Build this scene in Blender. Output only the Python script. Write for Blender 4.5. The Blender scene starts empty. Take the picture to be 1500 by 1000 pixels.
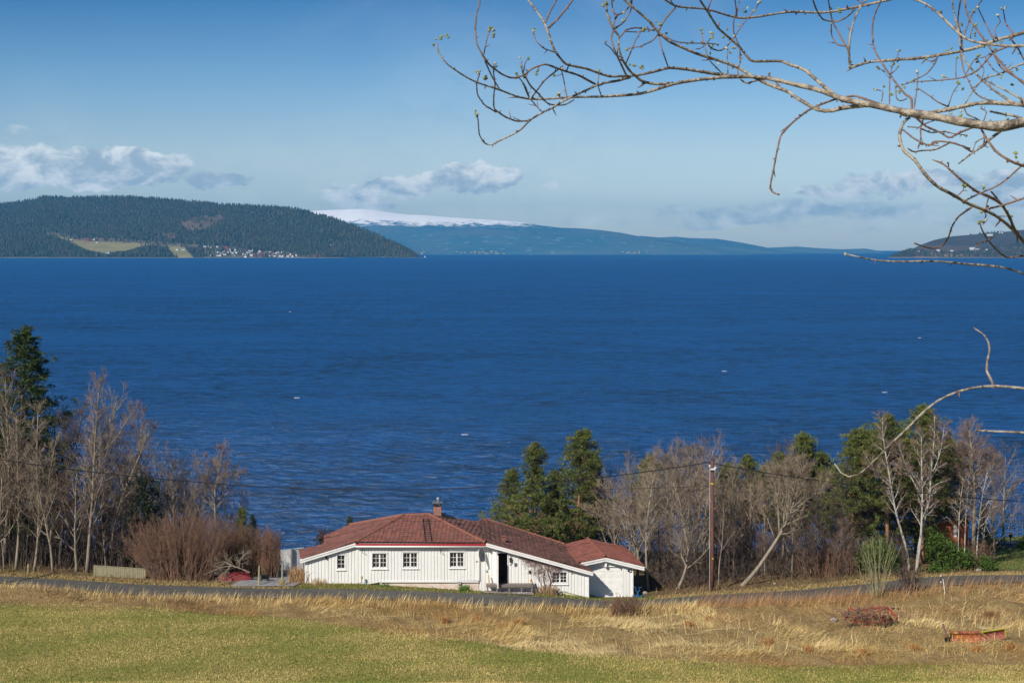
import bpy, math, random
import numpy as np
from mathutils import Vector
R = math.radians
scn = bpy.context.scene
col = scn.collection
F = 2083.3; H = 23.6; HZ = 366.0; SEA = -12.0          # focal length in photo pixels, camera height, horizon row

# ------------------------------------------------------------------ camera
cd = bpy.data.cameras.new("camera"); cam = bpy.data.objects.new("camera", cd); col.objects.link(cam)
cam.location = (0, 0, H); cam.rotation_euler = (R(90), 0, 0)
cd.lens = 50.0; cd.sensor_width = 36.0; cd.shift_y = -(500 - HZ) / 1500.0
cd.clip_start = 0.1; cd.clip_end = 90000
cd.dof.use_dof = True; cd.dof.focus_distance = 95.0; cd.dof.aperture_fstop = 13.0
scn.camera = cam
scn.view_settings.view_transform = 'Standard'; scn.view_settings.look = 'None'
scn.view_settings.exposure = 0.35; scn.view_settings.gamma = 1.0
scn.cycles.use_denoising = True
scn.cycles.max_bounces = 8
scn.cycles.volume_bounces = 0
SUN_EL, SUN_AZ = 38.0, 37.0     # sun behind the camera, to the left
# ------------------------------------------------------------------ world
world = bpy.data.worlds.new("World"); scn.world = world; world.use_nodes = True
nt = world.node_tree; nt.nodes.clear()
def WN(t, **k):
    n = nt.nodes.new(t)
    for a, b in k.items(): setattr(n, a, b)
    return n
def WM(op, a, b=None, c=None, clamp=False):
    n = nt.nodes.new('ShaderNodeMath'); n.operation = op; n.use_clamp = clamp
    for i, v in enumerate((a, b, c)):
        if v is None: continue
        if isinstance(v, (int, float)): n.inputs[i].default_value = v
        else: nt.links.new(v, n.inputs[i])
    return n.outputs[0]
sky = WN('ShaderNodeTexSky', sky_type='NISHITA'); sky.sun_disc = False
sky.sun_elevation = R(SUN_EL); sky.sun_rotation = R(180 + SUN_AZ)
sky.altitude = 50; sky.air_density = 1.0; sky.dust_density = 0.6; sky.ozone_density = 2.5
tc = WN('ShaderNodeTexCoord'); sep = WN('ShaderNodeSeparateXYZ'); nt.links.new(tc.outputs['Generated'], sep.inputs[0])
yy = WM('MAXIMUM', sep.outputs[1], 0.05)
U = WM('DIVIDE', sep.outputs[0], yy); V = WM('DIVIDE', sep.outputs[2], yy)      # tangent of azimuth and of elevation
cv = WN('ShaderNodeCombineXYZ'); nt.links.new(U, cv.inputs[0]); nt.links.new(WM('MULTIPLY', V, 1.6), cv.inputs[1])
def noise(scale, detail, rough, off=0.0, dist=0.0):
    mp = WN('ShaderNodeMapping'); nt.links.new(cv.outputs[0], mp.inputs[0]); mp.inputs[1].default_value = (off, off * .7, off * .3)
    n = WN('ShaderNodeTexNoise'); nt.links.new(mp.outputs[0], n.inputs[0])
    n.inputs['Scale'].default_value = scale; n.inputs['Detail'].default_value = detail; n.inputs['Roughness'].default_value = rough
    n.inputs['Distortion'].default_value = dist
    return n.outputs['Fac']
wx = WM('MULTIPLY', WM('SUBTRACT', noise(26, 4, .6, 3.1), .5), .035); wy = WM('MULTIPLY', WM('SUBTRACT', noise(30, 4, .6, 8.7), .5), .022)
Ud = WM('ADD', U, wx); Vd = WM('ADD', V, wy)
def blobs(lst):
    tot = None
    for (px, py, rx, ry, w) in lst:
        a = WM('DIVIDE', WM('SUBTRACT', Ud, (px - 750) / F), rx / F)
        b = WM('DIVIDE', WM('SUBTRACT', Vd, (HZ - py) / F), ry / F)
        e = WM('SUBTRACT', 1.0, WM('ADD', WM('MULTIPLY', a, a), WM('MULTIPLY', b, b)))
        e = WM('MULTIPLY', WM('MAXIMUM', e, 0.0), w)
        tot = e if tot is None else WM('MAXIMUM', tot, e)
    return tot
heavy = [(0,240,70,32,1),(55,243,80,32,1),(120,242,70,26,1),(180,240,60,32,1),(232,244,50,24,.9),(60,262,150,17,.9),(180,264,90,12,.8),
         (305,262,60,13,.62),(352,262,34,10,.6),(-60,236,120,40,1),
         (700,256,62,24,.95),(745,256,36,20,1),(650,268,62,16,.85),(590,274,66,14,.75),(515,284,60,15,.55),(540,297,55,9,.5),(815,272,22,9,.4),
         (1225,277,80,15,.62),(1300,270,110,22,.72),(1375,262,66,22,.85),(1465,272,70,24,.75),(1540,290,90,26,.7)]
light = [(1250,308,260,20,.62),(1420,318,140,20,.55),(1010,312,120,18,.45),(890,322,110,14,.42),(1090,318,150,16,.5),(25,192,30,10,.3),(1300,246,30,7,.45),(1120,330,260,10,.35)]
n1 = noise(22, 9, .62, 1.3, .25); n2 = noise(70, 7, .65, 5.0)
nn = WM('ADD', WM('MULTIPLY', n1, .66), WM('MULTIPLY', n2, .34))
def smooth(x, a, b):
    m = WN('ShaderNodeMapRange', interpolation_type='SMOOTHSTEP'); nt.links.new(x, m.inputs[0])
    m.inputs[1].default_value = a; m.inputs[2].default_value = b
    return m.outputs[0]
bh = blobs(heavy); bl = blobs(light)
mh = smooth(WM('ADD', bh, WM('MULTIPLY', WM('SUBTRACT', nn, .5), 1.9)), -.02, .46)
mh = WM('MULTIPLY', mh, smooth(bh, .0, .25))
ml = WM('MULTIPLY', smooth(WM('ADD', bl, WM('MULTIPLY', WM('SUBTRACT', nn, .5), 1.8)), .0, .72), .9)
ml = WM('MULTIPLY', ml, smooth(bl, .0, .2))
mask = WM('MAXIMUM', mh, ml)
# thin high veil streaks
veil = WM('MULTIPLY', smooth(noise(3.2, 5, .55, 2.2, .6), .46, .75), .16)
mask2 = WM('MAXIMUM', mask, veil)
# white lumps against blue-grey undersides
lum = smooth(WM('ADD', noise(30, 7, .62, 4.4, .3), WM('ADD', WM('MULTIPLY', WM('SUBTRACT', V, .05), 1.3), WM('MULTIPLY', smooth(U, -.20, -.12), .05))), .41, .66)
crgb = WN('ShaderNodeMix', data_type='RGBA'); nt.links.new(lum, crgb.inputs[0])
crgb.inputs[6].default_value = (3.3, 4.3, 5.1, 1); crgb.inputs[7].default_value = (7.2, 7.7, 7.7, 1)
tint = WN('ShaderNodeMix', data_type='RGBA', blend_type='MULTIPLY'); tint.inputs[0].default_value = 1.0
ramp = WN('ShaderNodeValToRGB'); nt.links.new(WM('MULTIPLY', V, 3.0), ramp.inputs[0])      # deep, clear spring air: the blue darkens quickly upwards
e = ramp.color_ramp.elements; e[0].position = 0.0; e[0].color = (.98, 1.06, 1.20, 1); e[1].position = .56; e[1].color = (.14, .375, .60, 1)
for p_, c_ in ((.10, (.92, .98, 1.08, 1)), (.2, (.84, .86, .92, 1)), (.38, (.46, .64, .80, 1))): q_ = e.new(p_); q_.color = c_
nt.links.new(sky.outputs[0], tint.inputs[6]); nt.links.new(ramp.outputs[0], tint.inputs[7])
mx = WN('ShaderNodeMix', data_type='RGBA'); nt.links.new(mask2, mx.inputs[0]); nt.links.new(tint.outputs[2], mx.inputs[6]); nt.links.new(crgb.outputs[2], mx.inputs[7])
bg = WN('ShaderNodeBackground'); bg.inputs[1].default_value = 0.10; nt.links.new(mx.outputs[2], bg.inputs[0])
wo = WN('ShaderNodeOutputWorld'); nt.links.new(bg.outputs[0], wo.inputs[0])
# ------------------------------------------------------------------ sun
sd = bpy.data.lights.new("sun", 'SUN'); sd.energy = 4.0; sd.angle = R(0.53); sd.color = (1.0, .93, .82)
sun = bpy.data.objects.new("sun", sd); col.objects.link(sun)
tosun = Vector((-math.sin(R(SUN_AZ)) * math.cos(R(SUN_EL)), -math.cos(R(SUN_AZ)) * math.cos(R(SUN_EL)), math.sin(R(SUN_EL))))
sun.rotation_euler = tosun.to_track_quat('Z', 'Y').to_euler(); sun.location = (-40, -40, 80)

# ================================================================== helpers
def at(px, py, Y): return np.array([(px - 750) / F * Y, Y, H - (py - HZ) / F * Y])
def lerp(a, b, t): return a + (b - a) * t
def nrm(v):
    v = np.asarray(v, float); return v / (np.linalg.norm(v) + 1e-12)
def tag(o, label=None, cat=None, group=None, kind=None):
    if label: o['label'] = label
    if cat: o['category'] = cat
    if group: o['group'] = group
    if kind: o['kind'] = kind
    return o
def thing(name, label, cat, loc, group=None):
    o = bpy.data.objects.new(name, None); col.objects.link(o); o.location = tuple(float(v) for v in loc); o.empty_display_size = .3
    return tag(o, label, cat, group)
def world_loc(o):
    l = np.zeros(3)
    while o is not None: l += np.array(o.location); o = o.parent
    return l
def copy_tree(o, parent=None):
    c = o.copy(); col.objects.link(c); c.parent = parent
    for ch in list(o.children): copy_tree(ch, c)
    return c
class MB:
    def __init__(s): s.V = []; s.F = []; s.M = []; s.C = []; s.n = 0; s.smooth = False; s.uv = None
    def add(s, v, f, m=0, c=None):
        v = np.asarray(v, float).reshape(-1, 3)
        if isinstance(f, np.ndarray): s.F.append(f + s.n); s.M.append(np.full(len(f), m))
        else:
            for g in f: s.F.append(np.array([g]) + s.n)
            s.M.append(np.full(len(f), m))
        s.V.append(v); s.n += len(v)
        cc = np.ones((len(v), 3)) * (np.array(c) if c is not None else 1.0)
        s.C.append(cc); return s
    def box(s, x0, x1, y0, y1, z0, z1, m=0):
        v = [(x0,y0,z0),(x1,y0,z0),(x1,y1,z0),(x0,y1,z0),(x0,y0,z1),(x1,y0,z1),(x1,y1,z1),(x0,y1,z1)]
        return s.add(v, BOXF, m)
    def hexa(s, v, m=0): return s.add(v, BOXF, m)
    def beam(s, p, q, w, h, m=0, up=(0, 0, 1)):
        p = np.array(p, float); q = np.array(q, float); d = nrm(q - p); u = np.cross(d, up)
        if np.linalg.norm(u) < 1e-4: u = np.cross(d, (1, 0, 0))
        u = nrm(u); t = nrm(np.cross(u, d)); u = u * w / 2; t = t * h / 2
        return s.add([p-u-t, p+u-t, q+u-t, q-u-t, p-u+t, p+u+t, q+u+t, q-u+t], BOXF, m)
    def tube(s, P, rad, k=6, m=0, c=None, cap=True):
        P = np.asarray(P, float); n = len(P); rad = np.broadcast_to(np.asarray(rad, float), (n,))
        T = np.gradient(P, axis=0); T /= (np.linalg.norm(T, axis=1, keepdims=True) + 1e-12)
        d0 = P[-1] - P[0]; ref = np.array([0, 0, 1.]) if abs(d0[2]) < .8 * np.linalg.norm(d0) else np.array([1., 0, 0])
        A = np.cross(T, ref); A /= (np.linalg.norm(A, axis=1, keepdims=True) + 1e-9); B = np.cross(T, A)
        a = np.arange(k) * 2 * math.pi / k
        ring = P[:, None, :] + rad[:, None, None] * (np.cos(a)[None, :, None] * A[:, None, :] + np.sin(a)[None, :, None] * B[:, None, :])
        i = np.arange(n - 1)[:, None] * k; j = np.arange(k)[None, :]; j2 = (j + 1) % k
        f = np.stack([i + j, i + j2, i + k + j2, i + k + j], -1).reshape(-1, 4)
        s.add(ring.reshape(-1, 3), f, m, c)
        if cap and k > 4:
            s.F.append(np.array([list(range(k))[::-1]]) + s.n - n * k); s.F.append(np.array([list(range((n-1)*k, n*k))]) + s.n - n * k); s.M.append(np.full(2, m))
        return s
    def ball(s, c, r, k=8, n=6, m=0, col_=None):
        c = np.array(c, float); r = np.broadcast_to(np.asarray(r, float), (3,))
        th = np.linspace(0.02, math.pi - .02, n); a = np.arange(k) * 2 * math.pi / k
        v = np.stack([np.sin(th)[:, None] * np.cos(a), np.sin(th)[:, None] * np.sin(a), np.cos(th)[:, None] + 0 * a], -1) * r + c
        i = np.arange(n - 1)[:, None] * k; j = np.arange(k)[None, :]; j2 = (j + 1) % k
        f = np.stack([i + j, i + k + j, i + k + j2, i + j2], -1).reshape(-1, 4)
        return s.add(v.reshape(-1, 3), f, m, col_)
    def build(s, name, mats, parent=None, loc=None, smooth=False, colors=False):
        if not isinstance(mats, (list, tuple)): mats = [mats]
        V = np.concatenate(s.V); off = world_loc(parent) if parent is not None else (np.array(loc, float) if loc is not None else np.zeros(3))
        V = V - off
        me = bpy.data.meshes.new(name)
        tot = np.concatenate([np.full(len(f), f.shape[1]) for f in s.F]); loops = np.concatenate([f.ravel() for f in s.F])
        mi = np.concatenate(s.M)
        me.vertices.add(len(V)); me.vertices.foreach_set('co', V.astype(np.float32).ravel())
        me.loops.add(len(loops)); me.loops.foreach_set('vertex_index', loops.astype(np.int32))
        me.polygons.add(len(tot)); st = np.concatenate([[0], np.cumsum(tot)[:-1]])
        me.polygons.foreach_set('loop_start', st.astype(np.int32)); me.polygons.foreach_set('loop_total', tot.astype(np.int32))
        me.polygons.foreach_set('material_index', mi.astype(np.int32))
        me.polygons.foreach_set('use_smooth', np.full(len(tot), smooth))
        me.update(calc_edges=True)
        if colors:
            C = np.concatenate(s.C); at_ = me.color_attributes.new('tone', 'FLOAT_COLOR', 'POINT')
            at_.data.foreach_set('color', np.concatenate([C, np.ones((len(C), 1))], 1).astype(np.float32).ravel())
        for m in mats: me.materials.append(m)
        o = bpy.data.objects.new(name, me); col.objects.link(o)
        if parent is not None: o.parent = parent
        elif loc is not None: o.location = tuple(off)
        return o
BOXF = np.array([[0,3,2,1],[4,5,6,7],[0,1,5,4],[1,2,6,5],[2,3,7,6],[3,0,4,7]])

def mat(name, base, rough=.8, base2=None, scale=4.0, detail=4, bump=0.0, bscale=20.0, attr=False, spec=.5, metal=0.0, mix=(.4, .6), stretch=(1, 1, 1), emit=None, trans=0):
    m = bpy.data.materials.new(name); m.use_nodes = True; t = m.node_tree; b = t.nodes['Principled BSDF']
    b.inputs['Roughness'].default_value = rough; b.inputs['Metallic'].default_value = metal; b.inputs['Specular IOR Level'].default_value = spec
    b.inputs['Base Color'].default_value = (*base, 1)
    c = t.nodes.new('ShaderNodeTexCoord'); mp = t.nodes.new('ShaderNodeMapping'); t.links.new(c.outputs['Object'], mp.inputs[0]); mp.inputs['Scale'].default_value = stretch
    out = None
    n = t.nodes.new('ShaderNodeTexNoise'); t.links.new(mp.outputs[0], n.inputs[0]); n.inputs['Scale'].default_value = scale; n.inputs['Detail'].default_value = detail; n.inputs['Roughness'].default_value = .6
    r = t.nodes.new('ShaderNodeMapRange'); t.links.new(n.outputs['Fac'], r.inputs[0]); r.inputs[1].default_value = mix[0]; r.inputs[2].default_value = mix[1]
    x = t.nodes.new('ShaderNodeMix'); x.data_type = 'RGBA'; t.links.new(r.outputs[0], x.inputs[0])
    b2 = base2 if base2 is not None else tuple(v * .82 for v in base)
    x.inputs[6].default_value = (*base, 1); x.inputs[7].default_value = (*b2, 1); out = x.outputs[2]
    if attr:
        a = t.nodes.new('ShaderNodeVertexColor'); a.layer_name = 'tone'
        y = t.nodes.new('ShaderNodeMix'); y.data_type = 'RGBA'; y.blend_type = 'MULTIPLY'; y.inputs[0].default_value = 1
        t.links.new(out, y.inputs[6]); t.links.new(a.outputs[0], y.inputs[7]); out = y.outputs[2]
    t.links.new(out, b.inputs['Base Color'])
    if bump:
        n2 = t.nodes.new('ShaderNodeTexNoise'); t.links.new(mp.outputs[0], n2.inputs[0]); n2.inputs['Scale'].default_value = bscale; n2.inputs['Detail'].default_value = 4
        bp = t.nodes.new('ShaderNodeBump'); bp.inputs['Strength'].default_value = bump; bp.inputs['Distance'].default_value = .05
        t.links.new(n2.outputs['Fac'], bp.inputs['Height']); t.links.new(bp.outputs[0], b.inputs['Normal'])
    if emit: b.inputs['Emission Color'].default_value = (*emit, 1); b.inputs['Emission Strength'].default_value = 1
    return m
rng = np.random.default_rng(7)
def sines(seed, n, lo, hi):
    r = np.random.default_rng(seed); a = r.uniform(0, 2*math.pi, n); k = np.exp(r.uniform(math.log(lo), math.log(hi), n)); ph = r.uniform(0, 6.28, n); am = 1 / k; am = am / am.sum()
    kx = np.cos(a) * k; ky = np.sin(a) * k
    def f(X, Y):
        X = np.asarray(X, float); Y = np.asarray(Y, float); o = np.zeros(np.broadcast(X, Y).shape)
        for i in range(n): o = o + am[i] * np.sin(kx[i] * X + ky[i] * Y + ph[i])
        return o * 2
    return f

# ================================================================== ground
PX  = np.array([-500,   0, 210, 400, 450, 520, 600, 700, 780, 815, 862, 880, 935, 960,1040,1160,1280,1340,1400,1500,2000.])
def tab(xs, ys): return np.interp(PX, xs, ys)
FE_ROW = tab([0,200,280,400,560,693,773,913,1047,1127,1500],[884,890,896,904,922,939,951,961,971,978,979])
FE_Y   = tab([0,400,800,1127,1500],[92,88,80,76,76])
NR_ROW = tab([0,100,210,400,520,600,700,800,880,940,1040,1160,1280,1340,1400,1500,1700],[855,865,873,876,877,879,886,887,890,888,884,880,870,861,857,853,850])
NR_Y   = tab([0,210,400,800,1040,1160,1280,1500],[101,97,95.5,95.7,97,97.8,98.5,102.5])
FR_ROW = tab([0,100,210,400,520,600,700,800,880,940,1040,1160,1280,1340,1400,1500,1700],[844,849,857,863,863.5,866,870,875,879.5,880,872,866,855,847,843.5,842.5,840])
FR_Y   = tab([0,210,400,800,1040,1160,1280,1500],[104,100.5,99,99,100.5,101.5,103,106])
PD_Y   = np.array([107,106,102.5,101.3,101.2,101.2,101.2,101.2,101.2,101.3,101.8,102.7,102.8,102.6,103,104,106,107,108,109,110.])
PD_Z   = np.array([-.3,-.3,-.15,-.05,0,0,-.25,-.55,-.64,-.79,-1.15,-1.43,-1.45,-1.3,-1.0,-.8,-.5,-.6,-.7,-.8,-.9])
Z112   = tab([0,400,700,900,1000,1160,1250,1300,1400,1500],[-.8,-1.5,-1.8,-2.2,-1.8,-.9,-.6,-.8,-1.1,-1.2])
Z126   = tab([0,1300,1430,1500,2000],[-3.2,-3.2,-2.2,-2.0,-2.0])
def rowz(row, Y): return H - (row - HZ) / F * Y
one = np.ones_like(PX)
KN = [(-80*one, 25*one), (-15*one, 22.4*one), (0*one, 21.9*one), (15*one, 17.7*one), (30*one, 12.5*one), (74*one, rowz(1000, 74)*one),
      (FE_Y, rowz(FE_ROW, FE_Y)), (NR_Y, rowz(NR_ROW, NR_Y)), (FR_Y, rowz(FR_ROW, FR_Y)), (PD_Y, PD_Z), (113*one, Z112), (127*one, Z126), (150*one, -11.3*one), (172*one, -15.0*one), (400*one, -25*one)]
und = sines(3, 9, .12, .9); und2 = sines(5, 10, 1.5, 5)
def pxof(X, Y): return np.clip(750 + F * X / np.maximum(Y, 55.), -500, 2000)
def edgeY(tabY, px): return np.interp(px, PX, tabY)
def ground(X, Y, rough=True):
    X = np.asarray(X, float); Y = np.asarray(Y, float); X, Y = np.broadcast_arrays(X, Y); p = pxof(X, Y); z = np.full(X.shape, -25.)
    ys = [np.interp(p, PX, k[0]) for k in KN]; zs = [np.interp(p, PX, k[1]) for k in KN]
    z = np.where(Y < ys[0], zs[0], z)
    for i in range(len(KN) - 1):
        m = (Y >= ys[i]) & (Y <= ys[i+1]); t = (Y - ys[i]) / (ys[i+1] - ys[i]); z = np.where(m, zs[i] + (zs[i+1] - zs[i]) * t, z)
    if rough:
        nr, fr = ys[7], ys[8]
        d = np.maximum(nr - Y, Y - fr); w = np.clip((d - .3) / 3, 0, 1)
        hump = np.clip((nr - Y) / 3, 0, 1) * np.clip((Y - ys[6]) / 2, 0, 1)
        z = z + w * (.10 * und(X, Y)) + hump * (.16 * und2(X, Y) + .12 * und(X*3, Y*3))
    return z
def gpt(px, Y):
    X = (px - 750) / F * Y; return np.array([X, Y, float(ground(X, Y))])
def hit(px, row, y0=60, y1=140):
    for Y in np.arange(y0, y1, .1):
        if H - (row - HZ) / F * Y <= ground((px - 750) / F * Y, Y): return gpt(px, Y)
    return gpt(px, y1)
xs = np.concatenate([np.arange(-400, -60, 10), np.arange(-60, -42, 1), np.arange(-42, 46, .3), np.arange(46, 62, 1), np.arange(62, 401, 10)])
ysg = np.concatenate([np.arange(-80, 0, 5), np.arange(0, 66, 1.5), np.arange(66, 116, .3), np.arange(116, 130, .6), np.arange(130, 180, 2), np.arange(180, 401, 20)])
GX, GY = np.meshgrid(xs, ysg); GZ = ground(GX, GY)
nx, ny = len(xs), len(ysg)
ii = (np.arange(ny - 1)[:, None] * nx + np.arange(nx - 1)[None, :])
gf = np.stack([ii, ii + 1, ii + nx + 1, ii + nx], -1).reshape(-1, 4)
P_ = pxof(GX, GY); fe = edgeY(FE_Y, P_); nr = edgeY(NR_Y, P_); fr = edgeY(FR_Y, P_); pd = edgeY(PD_Y, P_)
wob = .7 * und(GX * 2, GY * 2) + .25 * und2(GX, GY)
field = np.clip((fe + wob - GY) / .5, 0, 1)
dry = np.clip((nr + .3 - GY) / .5, 0, 1) * (1 - field)
lawn = ((P_ > 430) & (P_ < 945) & (GY > fr - .6) & (GY < 104)).astype(float)
rl = np.clip((P_ - 1435 + 14 * und2(GX, GY)) / 8, 0, 1) * ((GY > 108) & (GY < 130)); lawn = np.maximum(lawn, rl)
g = MB(); g.add(np.stack([GX, GY, GZ], -1).reshape(-1, 3), gf)
g.C = [np.stack([field, dry, lawn], -1).reshape(-1, 3)]
gm = bpy.data.materials.new('ground_soil'); gm.use_nodes = True; t = gm.node_tree; bs = t.nodes['Principled BSDF']; bs.inputs['Roughness'].default_value = .95; bs.inputs['Specular IOR Level'].default_value = .15
tcn = t.nodes.new('ShaderNodeTexCoord')
def gnoise(scale, detail, rough=.6, st=(1, 1, 1), lo=.4, hi=.6):
    mp = t.nodes.new('ShaderNodeMapping'); t.links.new(tcn.outputs['Object'], mp.inputs[0]); mp.inputs['Scale'].default_value = st
    n = t.nodes.new('ShaderNodeTexNoise'); t.links.new(mp.outputs[0], n.inputs[0]); n.inputs['Scale'].default_value = scale; n.inputs['Detail'].default_value = detail; n.inputs['Roughness'].default_value = rough
    r = t.nodes.new('ShaderNodeMapRange'); t.links.new(n.outputs['Fac'], r.inputs[0]); r.inputs[1].default_value = lo; r.inputs[2].default_value = hi
    return r.outputs[0]
def gmix(f, a, b):
    x = t.nodes.new('ShaderNodeMix'); x.data_type = 'RGBA'
    for s, v in ((0, f), (6, a), (7, b)):
        if isinstance(v, tuple): x.inputs[s].default_value = (*v, 1)
        elif isinstance(v, float): x.inputs[s].default_value = v
        else: t.links.new(v, x.inputs[s])
    return x.outputs[2]
litter = gmix(gnoise(.5, 6), gmix(gnoise(9, 4), (.10, .06, .03), (.22, .14, .075)), gmix(gnoise(6, 4), (.075, .07, .025), (.20, .15, .07)))
dryc = gmix(gnoise(.6, 5), gmix(gnoise(12, 3), (.18, .115, .05), (.48, .34, .14)), gmix(gnoise(8, 3), (.16, .10, .04), (.36, .24, .09)))
fieldc = gmix(gnoise(1.3, 6, .75, (1, 1.6, 1), .42, .62), gmix(gnoise(5, 5, .7), (.14, .155, .03), (.33, .26, .08)), gmix(gnoise(4, 5, .7), (.19, .18, .04), (.46, .34, .12)))
lawnc = gmix(gnoise(.8, 5), gmix(gnoise(9, 3), (.07, .10, .02), (.13, .13, .04)), (.19, .15, .06))
vc = t.nodes.new('ShaderNodeVertexColor'); vc.layer_name = 'tone'; sp = t.nodes.new('ShaderNodeSeparateColor'); t.links.new(vc.outputs[0], sp.inputs[0])
c_ = gmix(sp.outputs[1], litter, dryc); c_ = gmix(sp.outputs[0], c_, fieldc); c_ = gmix(sp.outputs[2], c_, lawnc)
t.links.new(c_, bs.inputs['Base Color'])
bn = t.nodes.new('ShaderNodeBump'); bn.inputs['Strength'].default_value = .7; bn.inputs['Distance'].default_value = .12; t.links.new(gnoise(7, 6, .7, (1, 1, 1), 0., 1.), bn.inputs['Height']); t.links.new(bn.outputs[0], bs.inputs['Normal'])
go = g.build('ground', gm, smooth=True, colors=True); tag(go, kind='structure')

# ---- road, driveway
def strip(name, pxs, yn, yf, nacross, dz, m, label=None):
    b = MB(); V_ = []
    for p, a, c in zip(pxs, yn, yf):
        for j in range(nacross + 1):
            Y = lerp(a, c, j / nacross); X = (p - 750) / F * (a if False else Y); V_.append((X, Y, float(ground(X, Y)) + dz))
    n = nacross + 1; i = np.arange(len(pxs) - 1)[:, None] * n + np.arange(nacross)[None, :]
    b.add(V_, np.stack([i, i + n, i + n + 1, i + 1], -1).reshape(-1, 4)); o = b.build(name, m, smooth=True); tag(o, kind='structure'); return o
M_road = mat('asphalt', (.070, .066, .056), .85, (.115, .108, .092), 1.1, 7, .5, 30, mix=(.35, .7), stretch=(.5, 1.6, 1))
pr = np.linspace(-480, 1990, 420); wv = .12 * und2(pr * .05, pr * 0)
strip('road', pr, edgeY(NR_Y, pr) - .1 + wv, edgeY(FR_Y, pr) + .05 - wv * .6, 6, .05, M_road)
M_gravel = mat('driveway_gravel', (.30, .285, .28), .9, (.20, .19, .185), 2.0, 6, .4, 18)
def strip_rows(name, rows, dz, m, n=10):
    b = MB(); V_ = []
    for (Y, a, c) in rows:
        for j in range(n + 1):
            p = lerp(a, c, j / n); X = (p - 750) / F * Y; V_.append((X, Y, float(ground(X, Y)) + dz))
    k = n + 1; i = np.arange(len(rows) - 1)[:, None] * k + np.arange(n)[None, :]
    b.add(V_, np.stack([i, i + 1, i + k + 1, i + k], -1).reshape(-1, 4)); o = b.build(name, m, smooth=True); tag(o, kind='structure'); return o
dr = [(Y, float(np.interp(Y, [99.8, 101, 104, 108, 112], [335, 345, 380, 400, 402])), float(np.interp(Y, [99.8, 100.6, 101.1, 104, 112], [430, 440, 452, 466, 470]))) for Y in np.arange(99.8, 112.3, .35)]
strip_rows('driveway', dr, .06, M_gravel)

# ---- water
WAVE_A = 3.0
wm = bpy.data.materials.new('sea_water'); wm.use_nodes = True; t = wm.node_tree; b = t.nodes['Principled BSDF']
b.inputs['Roughness'].default_value = .22; b.inputs['IOR'].default_value = 1.33; b.inputs['Specular IOR Level'].default_value = .0
tcn = t.nodes.new('ShaderNodeTexCoord')
n_a = gnoise(.055, 9, .78, (.42, 1, 1), 0., 1.); n_b = gnoise(.9, 4, .6, (.5, 1, 1), 0., 1.); n_s = gnoise(.011, 4, .6, (.22, 1, 1), 0., 1.)
def gm_(op, a, bb):
    n = t.nodes.new('ShaderNodeMath'); n.operation = op
    for i, v in enumerate((a, bb)):
        if isinstance(v, (int, float)): n.inputs[i].default_value = v
        else: t.links.new(v, n.inputs[i])
    return n.outputs[0]
hh = gm_('ADD', gm_('MULTIPLY', n_a, WAVE_A), gm_('MULTIPLY', n_b, .5))
bp = t.nodes.new('ShaderNodeBump'); bp.inputs['Strength'].default_value = 1.0; bp.inputs['Distance'].default_value = 1.0; t.links.new(hh, bp.inputs['Height']); t.links.new(bp.outputs[0], b.inputs['Normal'])
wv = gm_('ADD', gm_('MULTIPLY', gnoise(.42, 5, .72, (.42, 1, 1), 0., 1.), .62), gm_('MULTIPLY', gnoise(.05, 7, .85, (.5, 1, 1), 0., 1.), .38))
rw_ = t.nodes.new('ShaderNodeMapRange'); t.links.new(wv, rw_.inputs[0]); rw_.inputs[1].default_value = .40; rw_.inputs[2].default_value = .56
wc = gmix(rw_.outputs[0], (.010, .038, .085), (.015, .110, .318))  # dark wave troughs and lighter crests painted as noise streaks into the base colour
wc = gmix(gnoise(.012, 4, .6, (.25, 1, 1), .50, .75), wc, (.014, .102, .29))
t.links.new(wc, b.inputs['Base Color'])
gl = t.nodes.new('ShaderNodeBsdfGlossy'); gl.inputs['Roughness'].default_value = .22; t.links.new(bp.outputs[0], gl.inputs['Normal'])   # a rough sea reflects far less at grazing angles than flat water
ms = t.nodes.new('ShaderNodeMixShader'); ms.inputs[0].default_value = .078; t.links.new(b.outputs[0], ms.inputs[1]); t.links.new(gl.outputs[0], ms.inputs[2])
t.links.new(ms.outputs[0], t.nodes['Material Output'].inputs['Surface'])
def waves(X, Y, dy):
    r = np.random.default_rng(12); Z = np.zeros(X.shape)
    grp = .75 + .5 * sines(17, 8, .02, .12)(X, Y)
    for i in range(54):
        L = math.exp(r.uniform(math.log(.9), math.log(4.5))); k = 2 * math.pi / L; th = R(72 + r.normal() * 34); sl = .060 * (L / 3) ** -.1
        att = np.clip((L / np.maximum(dy, .01) - 2.4) / 2.5, 0, 1)
        ph = k * (math.cos(th) * X + math.sin(th) * Y) + r.uniform(0, 6.28)
        Z += att * sl / k * np.sin(ph + .35 * np.sin(ph))
    return Z * grp * .8
rows_ = np.arange(842, 398, -.8); Yr_ = (H - SEA) * F / (rows_ - HZ); pxw = np.arange(-160, 1661, 2.2)
WP, WYY = np.meshgrid(pxw, Yr_); WX = (WP - 750) / F * WYY; dy = np.abs(np.gradient(Yr_))[:, None] * np.ones_like(WX)
edge = np.clip((WP + 160) / 30, 0, 1) * np.clip((1660 - WP) / 30, 0, 1) * np.clip((rows_[:, None] - 399) / 10, 0, 1)
WZ_ = SEA + (waves(WX, WYY, dy)) * edge
w = MB(); n0 = len(pxw); i = np.arange(len(rows_) - 1)[:, None] * n0 + np.arange(n0 - 1)[None, :]
w.add(np.stack([WX, WYY, WZ_], -1).reshape(-1, 3), np.stack([i, i + 1, i + n0 + 1, i + n0], -1).reshape(-1, 4))
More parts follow.
